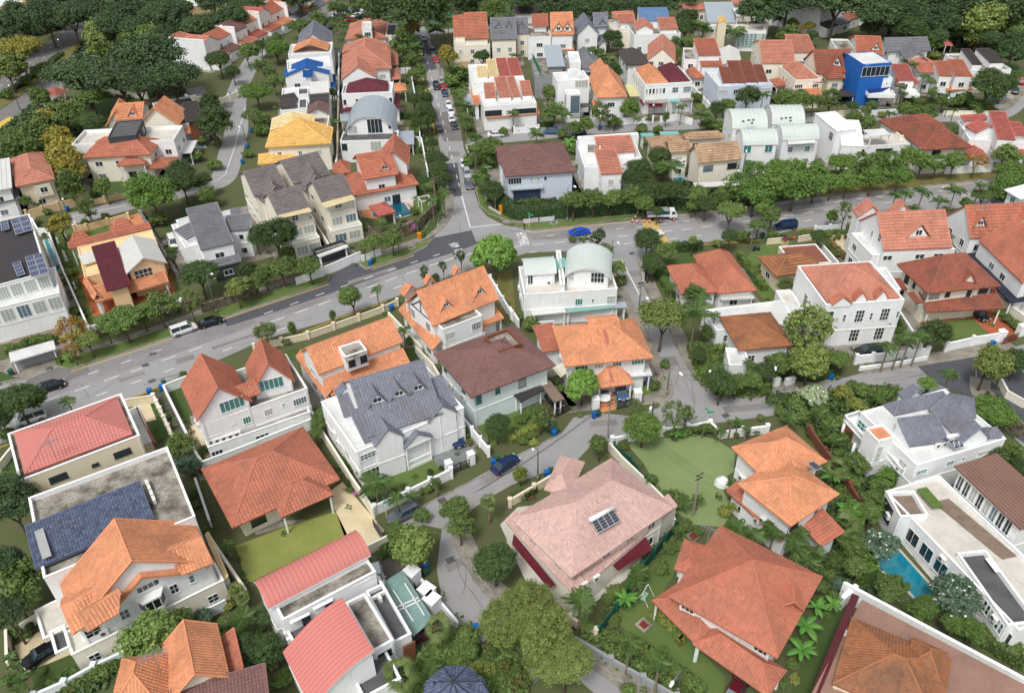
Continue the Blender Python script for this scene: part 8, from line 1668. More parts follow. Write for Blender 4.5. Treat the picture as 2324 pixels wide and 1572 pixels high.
def car(cr,rear,front,ty,c,desc,z=.06):
 a,f=PP(cr,[rear,front]);d=f-a;th=math.atan2(d.y,d.x);L,Wd,Ht,st,g=SH[ty];p=(a+f)/2
 root=bpy.data.objects.new('parked_car' if ty != 'van' else 'van',None);COL.objects.link(root);root.location=(p.x,p.y,z);root.rotation_euler=(0,0,th)
 body,gl,ty_,ri,hl,tl,pl,mr=carmeshes(ty,c);link('body',body,root);link('glasshouse',gl,root)
 for sx in (-L*.3,L*.31):
  for s in (-1,1):
   w=link('wheel',ty_,root,(sx,s*(Wd/2-.1),.32));link('rim',ri,w)
 for s in (-1,1):
  link('headlight',hl,root,(L/2-.1,s*Wd*.36,.66));link('tail_light',tl,root,(-L/2+.06,s*Wd*.38,.82));link('wing_mirror',mr,root,(g[3]-.25,s*(Wd/2+.06),1.0))
 link('number_plate',pl,root,(L/2,0,.5));auto(root,desc,'van' if ty == 'van' else 'car',p)
for a in [('10',(1590,1475),(1765,1415),'van','white','small white panel van parked'),('10',(1830,1400),(2005,1350),'sedan','black','black saloon parked on the big road'),('20',(345,420),(580,352),'sedan','black','black saloon driving'),('20',(395,640),(180,715),'van','white','white van half under a tree'),
 ('12',(540,570),(690,545),'sedan','blue','bright blue saloon'),('12',(1205,590),(1350,560),'sedan','white','white saloon on the yellow bars'),('13',(235,495),(80,510),'van','navy','dark blue people carrier'),('13',(1850,1262),(1940,1330),'sedan','black','black car under the tiled porch'),('23',(985,55),(825,75),'suv','black','black off-road car behind the white wall'),
 ('21',(1660,850),(1590,770),'sedan','maroon','dark red car under the house'),('21',(1800,770),(1840,915),'suv','navy','dark blue car on slate paving'),('21',(2180,1150),(2345,1040),'sedan','navy','dark blue saloon on the lane'),('21',(1420,1510),(1280,1580),'suv','grey','grey car below the palms'),('22',(832,385),(843,485),'sedan','white','white saloon on orange driveway'),('22',(975,370),(1002,478),'sedan','steelblue','blue-grey saloon on dark driveway'),
 ('22',(315,435),(425,570),'sedan','black','black saloon under the timber canopy'),('30',(490,1195),(335,1290),'sedan','black','black saloon on the beige driveway'),('31',(1090,490),(1120,600),'hatch','white','white car half under the eaves'),('31',(1540,1050),(1400,1110),'sedan','maroon','maroon car under the glass canopy'),('32',(2000,1620),(2060,1510),'sedan','maroon','maroon car in the dark port'),
 ('01',(1518,345),(1532,388),'hatch','silver','silver car at the far end'),('01',(1500,525),(1486,475),'hatch','green','lime green taxi'),('01',(1600,450),(1612,495),'sedan','navy','navy car'),('01',(1628,535),(1640,590),'sedan','red','red car'),('01',(1628,770),(1650,838),'suv','black','black car driving down the street'),('01',(1680,735),(1698,790),'suv','silver','silver car in the kerbside row'),
 ('01',(1695,785),(1712,838),'hatch','red','small red car in the kerbside row'),('01',(1705,835),(1728,896),'sedan','navy','dark blue car in the kerbside row'),('01',(1735,935),(1760,1003),'sedan','white','white car, upper of three in the kerbside row'),('01',(1755,1000),(1780,1063),'sedan','white','white car in the kerbside row'),('01',(1765,1066),(1788,1138),'sedan','white','white car, lower of three in the kerbside row'),('01',(1668,1210),(1652,1145),'sedan','grey','dark grey car facing up the street'),
 ('01',(1790,1120),(1815,1198),'sedan','black','black car in the kerbside row'),('01',(1870,1468),(1900,1545),'sedan','white','white car below the side street'),('11',(1905,-10),(1930,66),'suv','silver','silver car below the side street'),('11',(1920,72),(1948,170),'sedan','grey','grey car, last of the kerbside row'),('01',(875,195),(825,200),'hatch','orange','orange-red car by the park'),('01',(935,150),(880,170),'sedan','white','white car by the park'),('01',(985,122),(935,142),'sedan','white','second white car by the park'),
 ('01',(905,95),(855,115),'sedan','steelblue','blue car by the park'),('01',(1140,62),(1085,78),'sedan','white','white car under the park tree'),('01',(1215,40),(1170,60),'hatch','red','red car under the park tree'),('01',(690,255),(630,290),'suv','black','black car by the lane corner'),('01',(1380,1355),(1445,1350),'sedan','silver','silver car under the grey canopy'),('01',(2110,1245),(2250,1240),'sedan','white','white saloon on the side street'),('02',(145,1060),(172,1120),'suv','white','white car in the gabled porch'),
 ('02',(410,1215),(295,1215),'sedan','steelblue','dark blue saloon on the side street'),('02',(640,1225),(550,1240),'sedan','navy','dark saloon half behind leaves'),('02',(1790,382),(1835,378),'sedan','black','black car in the modern carport'),('01',(2245,470),(2255,530),'sedan','white','white car in front of the grey twin'),('03',(2290,790),(2295,735),'hatch','red','bright red car on the right-edge road'),('03',(2235,870),(2245,820),'sedan','black','dark car on the right-edge road'),('03',(1235,40),(1275,35),'sedan','silver','silver car at the top right'),
 ('03',(650,920),(725,910),'suv','black','black car in the tan carport'),('00',(230,640),(130,690),'sedan','navy','dark car on the dual carriageway'),('10',(1560,610),(1595,695),'van','white','white van beside the slate roofs'),('00',(1745,1235),(1840,1225),'sedan','navy','dark blue car under the orange porch'),('02',(2300,945),(2235,950),'sedan','black','black car under the orange porch')]: car(*a)
# flatbed truck with grey canopy
a,f=PP('12',[(1245,415),(1470,410)]);th=math.atan2((f-a).y,(f-a).x);p=(a+f)/2;root=bpy.data.objects.new('truck',None);COL.objects.link(root);root.location=(p.x,p.y,.06);root.rotation_euler=(0,0,th)
tag(root,'white flatbed lorry with grey canopy, parked inside a row of orange cones','truck')
WHT=cpaint('white');q=MB();q.prism([(1.5,-.95),(3.1,-.9),(3.1,.9),(1.5,.95)],.55,1.35);q.add([(1.5,-.93,1.35),(3.05,-.88,1.35),(3.05,.88,1.35),(1.5,.93,1.35),(1.55,-.85,2.2),(2.6,-.8,2.2),(2.6,.8,2.2),(1.55,.85,2.2)],[(4,5,6,7),(0,1,5,4),(1,2,6,5),(2,3,7,6),(3,0,4,7)]);q.obj('cab',WHT,root)
q=MB();q.add([(2.62,-.74,2.12),(3.0,-.8,1.42),(3.0,.8,1.42),(2.62,.74,2.12)],[(0,1,2,3)]);q.v=[(x+.05,y,z+.02) for x,y,z in q.v];q.add([(1.9,-.91,1.4),(2.8,-.9,1.4),(2.5,-.84,2.05),(1.9,-.87,2.05)],[(0,1,2,3)]);q.v[4:]=[(x,y-.04,z) for x,y,z in q.v[4:]];q.obj('windscreen',CGL,root)
q=MB();q.box((-.9,0,.95),(4.7,2.0,.1));[q.box((-.9,s*.98,1.15),(4.7,.06,.34)) for s in (-1,1)];q.box((-3.22,0,1.15),(.06,1.9,.34));q.obj('cargo_bed',WHT,root)
q=MB();q.box((.1,0,2.2),(2.5,1.9,.08));q.box((-1.1,0,1.65),(.06,1.8,1.05));q.box((1.3,0,1.65),(.06,1.8,1.05));q.box((.1,.9,1.7),(2.3,.05,.95));q.box((-1.6,0,2.1),(.9,1.8,.06));q.obj('canopy',mat('grey_canopy',(150,152,150),dirt=.2),root)
q=MB();q.box((.1,-.3,1.25),(1.6,.8,.5));q.obj('blue_tank',mat('blue_plastic',(36,118,178),rough=.4,dirt=.1),root)
q=MB();q.box((-.3,0,.62),(5.4,.8,.2));q.obj('chassis',RUB,root)
for sx in (-2.1,2.3):
 for s in (-1,1):
  q=MB();q.tube([(sx,s*.95-.12,.38),(sx,s*.95+.12,.38)],.38,12);q.obj('wheel',RUB,root)
# ------------------------------------------------------------------ street furniture
POLE=mat('lamp_pole',(150,152,154),rough=.5,dirt=.15,metal=.3)
def lamp(cr,base,tip,h):
 w=G(F(cr,*base),0);t=G(F(cr,*tip),h);d=Vector((t.x-w.x,t.y-w.y,0));l=min(max(d.length,.6),2.4);d=d.normalized()*l if d.length > .01 else Vector((1,0,0))
 root=bpy.data.objects.new('street_lamp',None);COL.objects.link(root);root.location=w
 q=MB();q.tube([(0,0,0),(0,0,h-.9),d*.25+Vector((0,0,h-.25)),d*.6+Vector((0,0,h)),d+Vector((0,0,h+.05))],[.12,.08,.06,.05,.05],7);q.box((0,0,.5),(.26,.26,1.0));q.obj('pole',POLE,root,True)
 q=MB();q.tube([d*.9+Vector((0,0,h+.04)),d*1.05+Vector((0,0,h+.07)),d*1.3+Vector((0,0,h+.03))],[.1,.24,.14],8);q.obj('lamp_head',FRW,root,True);auto(root,'grey street lamp with white head','street lamp',w)
for a in [('10',(1970,1270),(1920,915),8.5),('10',(605,345),(575,245),4),('11',(1300,715),(1305,390),8),('12',(500,440),(565,120),9),('12',(900,780),(985,658),5),('12',(1150,1280),(1250,1165),5),('22',(1405,435),(1525,240),6),('22',(235,1210),(195,930),6.5),('22',(1790,355),(1800,220),4),('22',(1265,700),(1262,550),5),('23',(0,330),(70,205),5),('23',(380,560),(385,485),2.5),
 ('32',(1500,1570),(1460,1475),5),('00',(200,1040),(60,845),9),('00',(1030,1000),(1005,920),5),('00',(2240,1320),(2165,1165),6),('00',(600,570),(540,460),8),('01',(1580,1210),(1660,1130),6),('01',(745,320),(685,160),7),('01',(1840,600),(1835,475),5),('03',(1600,1065),(1610,925),6),('03',(2035,1000),(2120,870),7),('02',(1285,1090),(1250,1030),5),('12',(2020,240),(2050,0),8),('02',(2090,1590),(2110,1530),7)]: lamp(*a)
BB=mat('blue_bin_plastic',(20,100,176),rough=.45,dirt=.05);GB=mat('green_bin_plastic',(40,84,66),rough=.5,dirt=.1);OB=mat('orange_bin_paint',(226,140,24),rough=.5,dirt=.05)
def wbin(cr,x,y,m=BB,d='blue wheeled bin'):
 w=G(F(cr,x,y),.5);w.z=.06
 if ('bin',m.name) not in CACHE:
  q=MB();q.add([(-.25,-.28,.06),(.25,-.28,.06),(.25,.28,.06),(-.25,.28,.06),(-.32,-.36,.95),(.32,-.36,.95),(.32,.36,.95),(-.32,.36,.95)],[(0,3,2,1),(0,1,5,4),(1,2,6,5),(2,3,7,6),(3,0,4,7),(4,5,6,7)]);l=MB();l.box((0,0,1.0),(.7,.8,.08));l.box((0,.42,.95),(.5,.06,.06));k=MB();k.tube([(-.28,.3,.1),(.28,.3,.1)],.1,8)
  CACHE[('bin',m.name)]=(q.mesh('bin_body',m),l.mesh('lid',m),k.mesh('wheels',RUB))
 a,b_,c=CACHE[('bin',m.name)];root=bpy.data.objects.new('wheeled_bin',None);COL.objects.link(root);root.location=w;root.rotation_euler=(0,0,rnd.uniform(0,3));link('bin_body',a,root);link('lid',b_,root);link('wheels',c,root);auto(root,d,'bin',w,'wheeled bins')
for t in '11 1037,815;11 1230,1222;20 1358,410;20 1472,372;21 2155,1050;22 378,785;22 750,620;22 320,1152;22 1240,322;31 1540,438;31 1998,992;23 570,278;23 2290,698;10 612,325;00 2245,1330;00 2200,1470;00 2280,1190;00 2090,860;02 800,1160;02 390,1170;02 1565,1085;13 2040,1550;12 1568,640;01 1440,830;01 650,455;03 820,1005'.split(';'):
 k,v=t.split(' ');wbin(k,*map(float,v.split(',')))
for t in '11 1062,795;21 2182,1028;22 782,610;22 352,1135;31 1540,480;20 1490,335;23 2312,690;22 400,760;20 100,235;12 2275,565'.split(';'):
 k,v=t.split(' ');wbin(k,*map(float,v.split(',')),GB,'green wheeled bin')
def post_box(cr,x,y,dims,m,name,label,cat,z=.12,rz=.3):
 w=G(F(cr,x,y),0);root=bpy.data.objects.new(name,None);COL.objects.link(root);root.location=(w.x,w.y,z);root.rotation_euler=(0,0,rz);q=MB();q.box((0,0,dims[2]/2+.08),dims);q.obj('casing',m,root);l=MB();l.box((0,0,dims[2]+.12),(dims[0]+.12,dims[1]+.12,.08));l.box((0,0,.04),(dims[0]*.9,dims[1]*.9,.08));l.obj('top',m,root);d=MB();d.box((0,-dims[1]/2-.012,dims[2]*.5),(dims[0]*.7,.02,dims[2]*.6));d.obj('door',m,root)
 return tag(root,label,cat)
post_box('11',1485,600,(.7,.6,1.2),OB,'litter_bin','orange roadside litter bin below the rubble stone wall','bin');post_box('11',2222,372,(.6,.6,1.8),OB,'litter_bin','tall orange box beside the white street-corner railing','bin')
post_box('23',66,360,(1.1,.6,1.4),FRW,'cabinet','upright white utility cabinet by the hedge kerb','cabinet');post_box('23',190,345,(1.6,.6,1.1),FRW,'cabinet','wide white utility cabinet by the hedge kerb','cabinet')
post_box('31',2075,1140,(1.0,.7,1.4),POLE,'cabinet','grey utility cabinet by the lane under the olive tree','cabinet',rz=.8);post_box('32',215,1450,(1.2,.8,1.6),POLE,'cabinet','grey cabinet standing in red bushes at the bottom','cabinet',rz=.7)
for x,y,l in ((1425,570,'upper'),(1560,735,'middle'),(1605,820,'lower')): post_box('31',x,y,(1.6,1.6,2.2),wallm('white'),'gate_pillar',l+' thick white gate pillar beside the glass canopy','gate pillar',0,.9)
for cr,x,y,l in (('22',755,555,'left'),('22',1135,490,'right')): post_box(cr,x,y,(1.1,1.1,1.9),wallm('white'),'gate_pillar',l+' white gate pillar of the orange driveway twin house','gate pillar',0,.1)
for cr,x,y,l in (('21',1955,1060,'upper'),('21',1755,1140,'lower')): post_box(cr,x,y,(.9,.9,2.0),wallm('white'),'gate_pillar',l+' white pillar of the black mansion gate','gate pillar',0,.5)
for cr,x,y,l in (('13',2100,1520,'left'),('13',2275,1470,'right')): post_box(cr,x,y,(1.0,1.0,2.0),wallm('white'),'gate_pillar',l+' pillar of the rust gate by the terracotta drive','gate pillar',0,.2)
IRON=mat('black_iron',(34,36,38),rough=.5,dirt=0);RUST=mat('rust_iron',(120,52,36),rough=.7,dirt=.2)
def gate(cr,p,q_,h,m,label):
 a,c=G(F(cr,*p)),G(F(cr,*q_));root=bpy.data.objects.new('gate',None);COL.objects.link(root);root.location=a;c=c-a;L=c.length;d=c/L
 f=MB();[f.bar(Vector((0,0,z)),c+Vector((0,0,z)),.06,.08) for z in (.15,h*.5,h-.15)];[f.bar(d*L*t,d*L*t+Vector((0,0,h)),.08) for t in (0,.49,.51,1)];f.obj('frame',m,root)
 n=int(L/.16);q=MB();q.bar((0,0,.1),(0,0,h),.035);me=q.mesh('bar',m)
 for i in range(1,n): link('bar',me,root,d*L*i/n)
 tag(root,label,'gate')
gate('21',(1780,1155),(1940,1090),1.6,IRON,'black iron double gate of the white mansion');gate('22',(955,570),(1105,530),1.5,IRON,'black iron gate across the dark driveway');gate('13',(2120,1560),(2250,1515),1.6,RUST,'rust-red gate at the terracotta driveway');gate('30',(75,1130),(125,1250),1.5,IRON,'dark iron gate at the bottom left driveway');gate('31',(1430,620),(1530,790),1.5,IRON,'dark side gate beside the glass canopy');gate('22',(395,640),(520,585),1.3,IRON,'grey slatted gate before the brown drive')
# corner railing with banner, banners, signs
def banner(cr,p,q_,z0,z1,m,label,name='banner'):
 a,c=G(F(cr,*p)),G(F(cr,*q_));root=bpy.data.objects.new(name,None);COL.objects.link(root);root.location=a;c=c-a
 q=MB();q.bar(Vector((0,0,(z0+z1)/2)),c+Vector((0,0,(z0+z1)/2)),.03,z1-z0);q.obj('panel',m,root)
 for v in (Vector(),c):
  q=MB();q.tube([v,v+Vector((0,0,z1+.1))],.05,6);q.obj('post',POLE,root)
 return tag(root,label,'banner')
BAN=mat('printed_banner',(214,212,222),rough=.6,dirt=.35,scale=5,dirtcol=(190,120,140));BAN2=mat('printed_banner_blue',(206,218,226),rough=.6,dirt=.3,scale=4,dirtcol=(150,110,110))
banner('12',(102,470),(238,455),.3,1.4,BAN,'pale pink banner tied at the hedge corner');banner('12',(250,455),(385,440),.3,1.4,BAN2,'pale blue banner right of the pink banner')
banner('11',(2112,320),(2225,385),.1,.7,BAN,'white street-corner railing with a banner','railing');
def blade(cr,p,h,label):
 w=G(F(cr,*p));root=bpy.data.objects.new('street_sign',None);COL.objects.link(root);root.location=w;q=MB();q.tube([(0,0,0),(0,0,h)],.06,6);q.obj('post',FRW,root)
 SG=mat('green_sign',(40,160,120),rough=.5,dirt=0);q=MB();q.box((.35,0,h-.1),(1.1,.05,.28),rz=.2);q.obj('name_blade',SG,root);q=MB();q.box((-.1,.3,h+.16),(.05,1.0,.28),rz=.5);q.obj('name_blade',SG,root);tag(root,label,'street sign')
blade('12',(157,485),2.8,'green street name sign on a white post by the banners');blade('21',(1185,1525),2.6,'green street name sign at the lane corner below the palms');blade('22',(1765,690),2.2,'green street name sign behind the pillared garden wall')
CON=mat('cone_orange',(226,84,40),rough=.5,dirt=0)
for i,(x,y) in enumerate(((1140,375),(1120,408),(1090,442),(1136,450),(1196,447),(1248,447),(1346,447),(1466,435),(1217,355))):
 w=G(F('12',x,y));root=bpy.data.objects.new('traffic_cone',None);COL.objects.link(root);root.location=(w.x,w.y,.06)
 q=MB();q.tube([(0,0,.05),(0,0,.85)],[.2,.04],8);q.obj('cone',CON,root);q=MB();q.box((0,0,.03),(.5,.5,.06));q.obj('base',RUB,root);q=MB();q.tube([(0,0,.35),(0,0,.6)],[.145,.09],8);q.obj('white_band',FRW,root);auto(root,'orange and white traffic cone','traffic cone',w+Vector((0,0,0)),'traffic cones round the lorry')
# utility poles and wires
PT=[]
for cr,p,h,l in (('22',(868,830),7.5,'upper utility pole beside the lane at the lawn corner'),('22',(1640,1535),8,'lower utility pole at the foot of the round lawn'),('12',(1150,1240),6,'dark utility pole on the side road by the orange roofs')):
 w=G(F(cr,*p));root=bpy.data.objects.new('utility_pole',None);COL.objects.link(root);root.location=w;q=MB();q.tube([(0,0,0),(0,0,h)],[.15,.1],7);q.obj('pole',mat('pole_concrete',(150,146,136),dirt=.3),root)
 for zz in (h-.3,h-1.0): q=MB();q.bar((-.5,-.3,zz),(.5,.3,zz),.1);q.obj('crossarm',RUB,root)
 tag(root,l,'utility pole');PT.append(w+Vector((0,0,h)))
E_=G(F('33',2400,1330),7)
for i,(p,q_) in enumerate(((PT[0],PT[1]),(PT[1],E_),(PT[0],G(F('21',2000,1300),6)))):
 b=MB()
 for dx in (-.5,-.2,.2,.5):
  pts=[p.lerp(q_,t/10)+Vector((dx,dx*.6,-.3-1.4*math.sin(math.pi*t/10)*.5)) for t in range(11)];b.tube(pts,.018,3,cap=False)
 o=b.obj('overhead_wires',IRON);tag(o,['overhead wires crossing the round lawn between the two utility poles','overhead wires running from the lower pole over the pool hedge','overhead wires leaving the upper pole over the lane'][i],'wires')
# roof aerials (parts of their houses)
def aerial(H,cr,p,z,s=1.0):
 w=H.inv @ G(F(cr,*p),z);q=MB();q.tube([w,w+Vector((0,0,2.4*s))],.04,5)
 for k in range(2):
  zz=w.z+2.3*s-k*.5;q.bar(w*1+Vector((-.9*s,.1,zz-w.z)),w+Vector((.9*s,-.1+k*.5,zz-w.z)),.04)
  for i in range(6): x=-.8+.32*i;q.bar(w+Vector((x*s,-.45*s,zz-w.z)),w+Vector((x*s,.45*s,zz-w.z)),.03)
 q.obj('aerial',POLE,H.root)
HN={H.short: H for H in HOUSES}
aerial(HN['orange house with antenna'],'30',(1470,1400),8.2,1.5);aerial(HN['dark orange hip villa'],'32',(1770,220),8.6,1.2);aerial(HN['red roof in concrete frame'],'20',(510,1010),9.0,1.3);aerial(HN['long gabled right-edge house'],'13',(1930,420),9.5,1.2)
# ------------------------------------------------------------------ people
def person(cr,p,rz,shirt,trousers,label):
 if 'pbody' not in CACHE:
  me=bpy.data.meshes.new('tmp');J=[(0,0,.93),(0,0,1.15),(0,0,1.4),(0,0,1.52),(0,.01,1.68),(.2,0,1.42),(.25,.02,1.15),(.26,.12,.92),(-.2,0,1.42),(-.25,-.02,1.15),(-.27,.08,.92),(.1,0,.9),(.11,.06,.5),(.11,-.05,.07),(.11,.14,.04),(-.1,0,.9),(-.11,-.06,.5),(-.11,-.2,.07),(-.11,-.02,.04)]
  me.from_pydata(J,[(0,1),(1,2),(2,3),(3,4),(2,5),(5,6),(6,7),(2,8),(8,9),(9,10),(0,11),(11,12),(12,13),(13,14),(0,15),(15,16),(16,17),(17,18)],[])
  o=bpy.data.objects.new('tmp',me);COL.objects.link(o);md=o.modifiers.new('s','SKIN');R_=[.14,.14,.15,.06,.1,.07,.05,.04,.07,.05,.04,.1,.07,.05,.04,.1,.07,.05,.04]
  for v,r in zip(me.skin_vertices[0].data,R_): v.radius=(r,r*.85)
  me.skin_vertices[0].data[0].use_root=True;o.modifiers.new('u','SUBSURF').levels=1;bpy.context.view_layer.update()
  CACHE['pbody']=bpy.data.meshes.new_from_object(o.evaluated_get(bpy.context.evaluated_depsgraph_get()));bpy.data.objects.remove(o)
 me=CACHE['pbody'].copy();me.materials.clear();[me.materials.append(m_) for m_ in (mat('skin',(170,120,90),dirt=0),mat('cloth_'+shirt[0],shirt[1],dirt=0),mat('cloth_'+trousers[0],trousers[1],dirt=0),mat('hair',(24,20,18),dirt=0))]
 for f in me.polygons:
  c=f.center;f.material_index=3 if c.z > 1.7 else (0 if c.z > 1.5 or abs(c.x) > .215 and c.z < 1.2 else (1 if c.z > .95 else (2 if c.z > .12 else 3)));f.use_smooth=True
 w=G(F(cr,*p));root=bpy.data.objects.new('person',None);COL.objects.link(root);root.location=(w.x,w.y,.13);root.rotation_euler=(0,0,rz);link('body',me,root);tag(root,label,'person')
person('11',(208,1045),2.0,('red',(190,60,50)),('blue',(120,140,180)),'person in red top and pale trousers walking the roadside path');person('12',(1122,328),1.2,('pale',(226,226,170)),('dark',(60,60,66)),'person in pale top on the path behind the cones');person('12',(1240,380),-.6,('hiviz',(230,110,40)),('dark',(60,60,66)),'worker in orange vest behind the lorry');person('12',(112,518),.4,('brown',(90,60,50)),('dark',(60,60,66)),'person in dark clothes standing at the kerb corner')
# ------------------------------------------------------------------ garden things
def small(name,cr,p,label,cat,parts,rz=0,z=.02):
 w=G(F(cr,*p));root=bpy.data.objects.new(name,None);COL.objects.link(root);root.location=(w.x,w.y,z);root.rotation_euler=(0,0,rz)
 for n,m,fn in parts: q=MB();fn(q);q.obj(n,m,root)
 return tag(root,label,cat) if label else root
def statue(q): q.tube([(0,0,.5),(.03,0,.8),(0,0,1.2),(0,.02,1.45),(0,0,1.5),(0,0,1.75)],[.22,.2,.24,.08,.12,.08],8);q.tube([(.2,0,1.35),(.3,.1,1.0)],.06,5);q.tube([(-.2,0,1.35),(-.25,.2,1.2)],.06,5)
for x,y in ((535,640),(592,760),(603,575),(700,490),(610,800),(692,1050),(222,300)):
 auto(small('garden_statue','10',(x,y),None,None,[('figure',FRW,statue),('pedestal',wallm('cool'),lambda q: q.box((0,0,.25),(.5,.5,.5)))]),'white garden statue','statue',G(F('10',x,y)),'white statues along the lawn')
for x,y,l in ((148,1440,'left'),(278,1400,'right')):
 small('patio_table','10',(x,y),l+' round white table with dark stools on the timber patio','table',[('tabletop',FRW,lambda q: q.cyl((0,0,.72),.75,.05,20)),('pedestal',POLE,lambda q: q.cyl((0,0,0),.08,.72,8)),('stools',IRON,lambda q: [q.cyl((1.0*math.cos(a),1.0*math.sin(a),0),.28,.45,8) for a in (0,1.6,3.1,4.7)])])
small('garden_swing','32',(1200,720),'pale green two-seat garden swing on the villa lawn','swing',[('seat',mat('mint_paint',(150,196,170)),lambda q: [q.box((0,.1*i-.2,.5),(1.3,.08,.04)) for i in range(5)]),('backrest',mat('mint_paint',(1,1,1)),lambda q: [q.box((0,.28,.6+.1*i),(1.3,.04,.07)) for i in range(5)]),('frame',FRW,lambda q: [q.bar((s*.9,t*.9,0),(s*.8,0,1.9),.06) for s in (-1,1) for t in (-1,1)]+[q.bar((-.8,0,1.9),(.8,0,1.9),.06)])],1.0)
for cr,x,y,l in (('32',1195,965,'square manhole slab in the middle of the villa lawn'),('32',1645,160,'square manhole slab near the top of the villa lawn'),('11',1412,682,'manhole frame in the grass verge at the junction'),('12',380,455,'manhole frame in the verge below the tall hedge')):
 small('manhole_slab',cr,(x,y),l,'manhole',[('surround',CONC,lambda q: [q.box((s*.6,0,.08),(.3,1.5,.14)) for s in (-1,1)]+[q.box((0,s*.6,.08),(.9,.3,.14)) for s in (-1,1)]),('cover',RUST if cr == '32' else DARKF,lambda q: q.box((0,0,.07),(.9,.9,.1)))],.7,.1)
for i,(cr,x,y) in enumerate((('31',1765,370),('22',1940,625),('12',1168,1000),('12',1088,728),('20',1390,65),('20',1320,170),('20',1380,312),('21',1690,1395))):
 w=G(F(cr,x,y));q=MB();q.box((w.x,w.y,.055),(1.1,.9,.02),rz=.5);tag(q.obj('road_manhole',DARKF),kind='structure')
small('parasol','30',(1770,790),'cream parasol over garden furniture beside the white terrace wall','parasol',[('canopy',mat('cream_canvas',(222,218,200)),lambda q: q.tube([(0,0,2.1),(0,0,2.6)],[1.4,.05],8)),('pole',POLE,lambda q: q.cyl((0,0,0),.04,2.5,6)),('table',FRW,lambda q: q.cyl((0,0,.7),.5,.04,12))])
for i,(x,y) in enumerate(((1505,470),(1540,520))):
 small('sun_lounger','33',(x,y),['upper','lower'][i]+' dark sun lounger beside the blue pool','sun lounger',[('seat',IRON,lambda q: q.box((.2,0,.35),(1.3,.65,.08))),('backrest',IRON,lambda q: q.bar((-.4,0,.36),(-1.0,0,.8),.65,.07)),('legs',POLE,lambda q: [q.box((x_,s*.28,.16),(.06,.06,.32)) for x_ in (-.4,.8) for s in (-1,1)])],-.9)
small('pergola','11',(1540,320),'white cube pergola frame in the pool villa garden','pergola',[('frame',FRW,lambda q: [q.box((sx*1.2,sy*1.2,1.2),(.14,.14,2.4)) for sx in (-1,1) for sy in (-1,1)]+[q.box((0,s*1.2,2.45),(2.6,.14,.14)) for s in (-1,1)]+[q.box((s*1.2,0,2.46),(.14,2.3,.14)) for s in (-1,1)])],.4)
small('playground_slide','01',(1640,190),'yellow playground slide on the green play mat in the park','slide',[('slide',mat('yellow_plastic',(226,186,50)),lambda q: [q.bar((0,0,2.6),(2.6,.6,.3),.8,.1)]),('tower',mat('red_play_frame',(170,60,50)),lambda q: [q.box((sx*.6-.5,sy*.6,1.6),(.12,.12,3.2)) for sx in (-1,1) for sy in (-1,1)]+[q.box((-.5,0,2.6),(1.3,1.3,.1)),q.tube([(-.5,0,3.2),(-.5,0,4.2)],[1.1,.05],4)])])
small('playground_slide','03',(1850,440),'small yellow slide on the dark blue play court among trees','slide',[('slide',mat('yellow_plastic',(1,1,1)),lambda q: q.bar((0,0,2.0),(-2.0,-.6,.3),.8,.1)),('ladder',POLE,lambda q: q.bar((.1,0,2.0),(.9,.1,0),.6,.06))])
for cr,p,l,m_ in (('03',(1575,470),'small coral-roofed park shelter among the dark trees','red'),('00',(535,920),'little rust-roofed kiosk beside the dual carriageway','brick')):
 small('park_shelter',cr,p,l,'shelter',[('roof',roofm(m_),lambda q: q.tube([(0,0,2.6),(0,0,4.2)],[3.6,.1],4)),('posts',FRW,lambda q: [q.box((sx*1.8,sy*1.8,1.3),(.2,.2,2.6)) for sx in (-1,1) for sy in (-1,1)])],.6)
small('playhouse','13',(150,650),'small maroon play house with toys on the lawn','play house',[('roof',roofm('maroon'),lambda q: [q.bar((-.6,0,1.2),(0,0,1.6),1.2,.06),q.bar((.6,0,1.2),(0,0,1.6),1.2,.06)]),('wall',wallm('tan'),lambda q: q.box((0,0,.6),(1.0,1.0,1.2)))],.4)
small('toy_slide','13',(200,600),'pile of bright red and pink plastic toys beside the play house','toys',[('slide',mat('pink_plastic',(200,70,100)),lambda q: q.bar((-.5,0,.9),(.6,0,.1),.5,.06)),('ball',mat('orange_plastic',(226,110,40)),lambda q: q.tube([(.9,.3,0),(.9,.3,.15),(.9,.3,.35),(.9,.3,.5)],[.05,.24,.24,.05],8)),('crate',BB,lambda q: q.box((-.9,.4,.2),(.4,.4,.4)))])
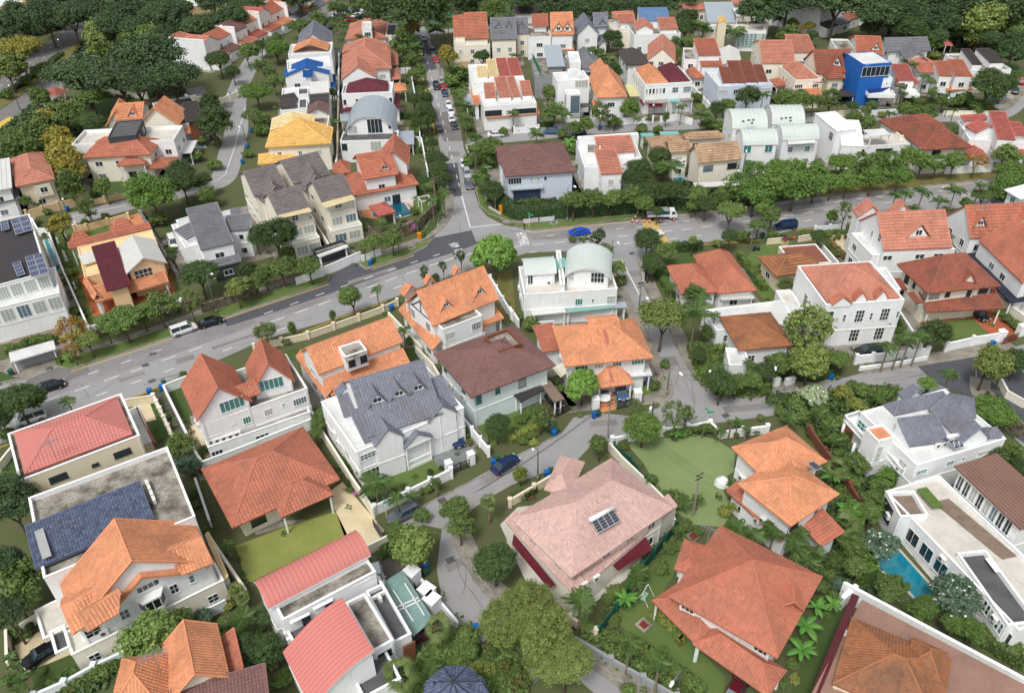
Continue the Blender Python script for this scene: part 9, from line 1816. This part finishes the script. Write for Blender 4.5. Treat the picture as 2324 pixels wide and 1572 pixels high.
small('motor_scooter','12',(2215,705),'dark blue and white motor scooter on the lawn by the red tiled house','scooter',[('body',cpaint('navy'),lambda q: [q.bar((-.7,0,.7),(.1,0,.65),.3,.35),q.bar((.55,0,.4),(.5,0,1.0),.3,.12),q.bar((0,0,.35),(.5,0,.35),.3,.1)]),('seat',RUB,lambda q: q.box((-.35,0,.92),(.7,.28,.1))),('handlebar',POLE,lambda q: q.bar((.5,-.3,1.1),(.5,.3,1.1),.04)),('wheel',RUB,lambda q: q.tube([(-.6,-.06,.25),(-.6,.06,.25)],.25,10)),('wheel',RUB,lambda q: q.tube([(.65,-.06,.25),(.65,.06,.25)],.25,10))],.3)
for x,y,l in ((1455,1345,'left'),(1500,1335,'right')):
 small('garden_chair','13',(x,y),l+' white garden chair on the terracotta porch','chair',[('seat',FRW,lambda q: q.box((0,0,.42),(.5,.5,.05))),('backrest',FRW,lambda q: q.box((0,.24,.7),(.5,.05,.5)))]+[('leg',FRW,(lambda sx,sy: lambda q: q.box((sx*.2,sy*.2,.2),(.05,.05,.4)))(sx,sy)) for sx in (-1,1) for sy in (-1,1)])
small('covered_furniture','22',(1905,1240),'white sheet-covered garden furniture on the patio by the round lawn','covered furniture',[('cover',FRW,lambda q: q.tube([(0,0,0),(0,0,.5),(.1,0,.9),(0,.1,1.3)],[1.1,.9,.6,.1],9)),('legs',POLE,lambda q: q.box((0,0,.1),(.8,.8,.2)))],.3)
pg=mat('terracotta_pot',(160,84,56),rough=.8,dirt=.2);tr2=random.Random(5)
for cr,x,y in (('21',1920,830),('21',1940,900),('12',60,290),('12',150,275),('12',250,285),('12',330,270),('10',1040,40),('10',1085,35),('30',760,1330),('30',820,1300),('13',700,600),('13',640,605),('13',600,615),('22',2030,830),('22',2120,805)):
 o=small('potted_plant',cr,(x,y),None,None,[('pot',pg,lambda q: q.tube([(0,0,0),(0,0,.45)],[.2,.3],9))]);c=link('foliage',CACHE[[k for k in CACHE if isinstance(k,tuple) and k[0] == 'cr' and k[2] == 'mid'][0]],o,(0,0,.75),tr2.uniform(0,6),(.45,.45,.5));auto(o,'potted plant in a clay pot','potted plant',G(F(cr,x,y)))
finish_labels()
for H_ in HOUSES:
 same = [x for x in HOUSES if x.name == H_.name]
 if len(same) > 1 and H_.root: H_.root['group']=H_.name.replace('_',' ')+'s'
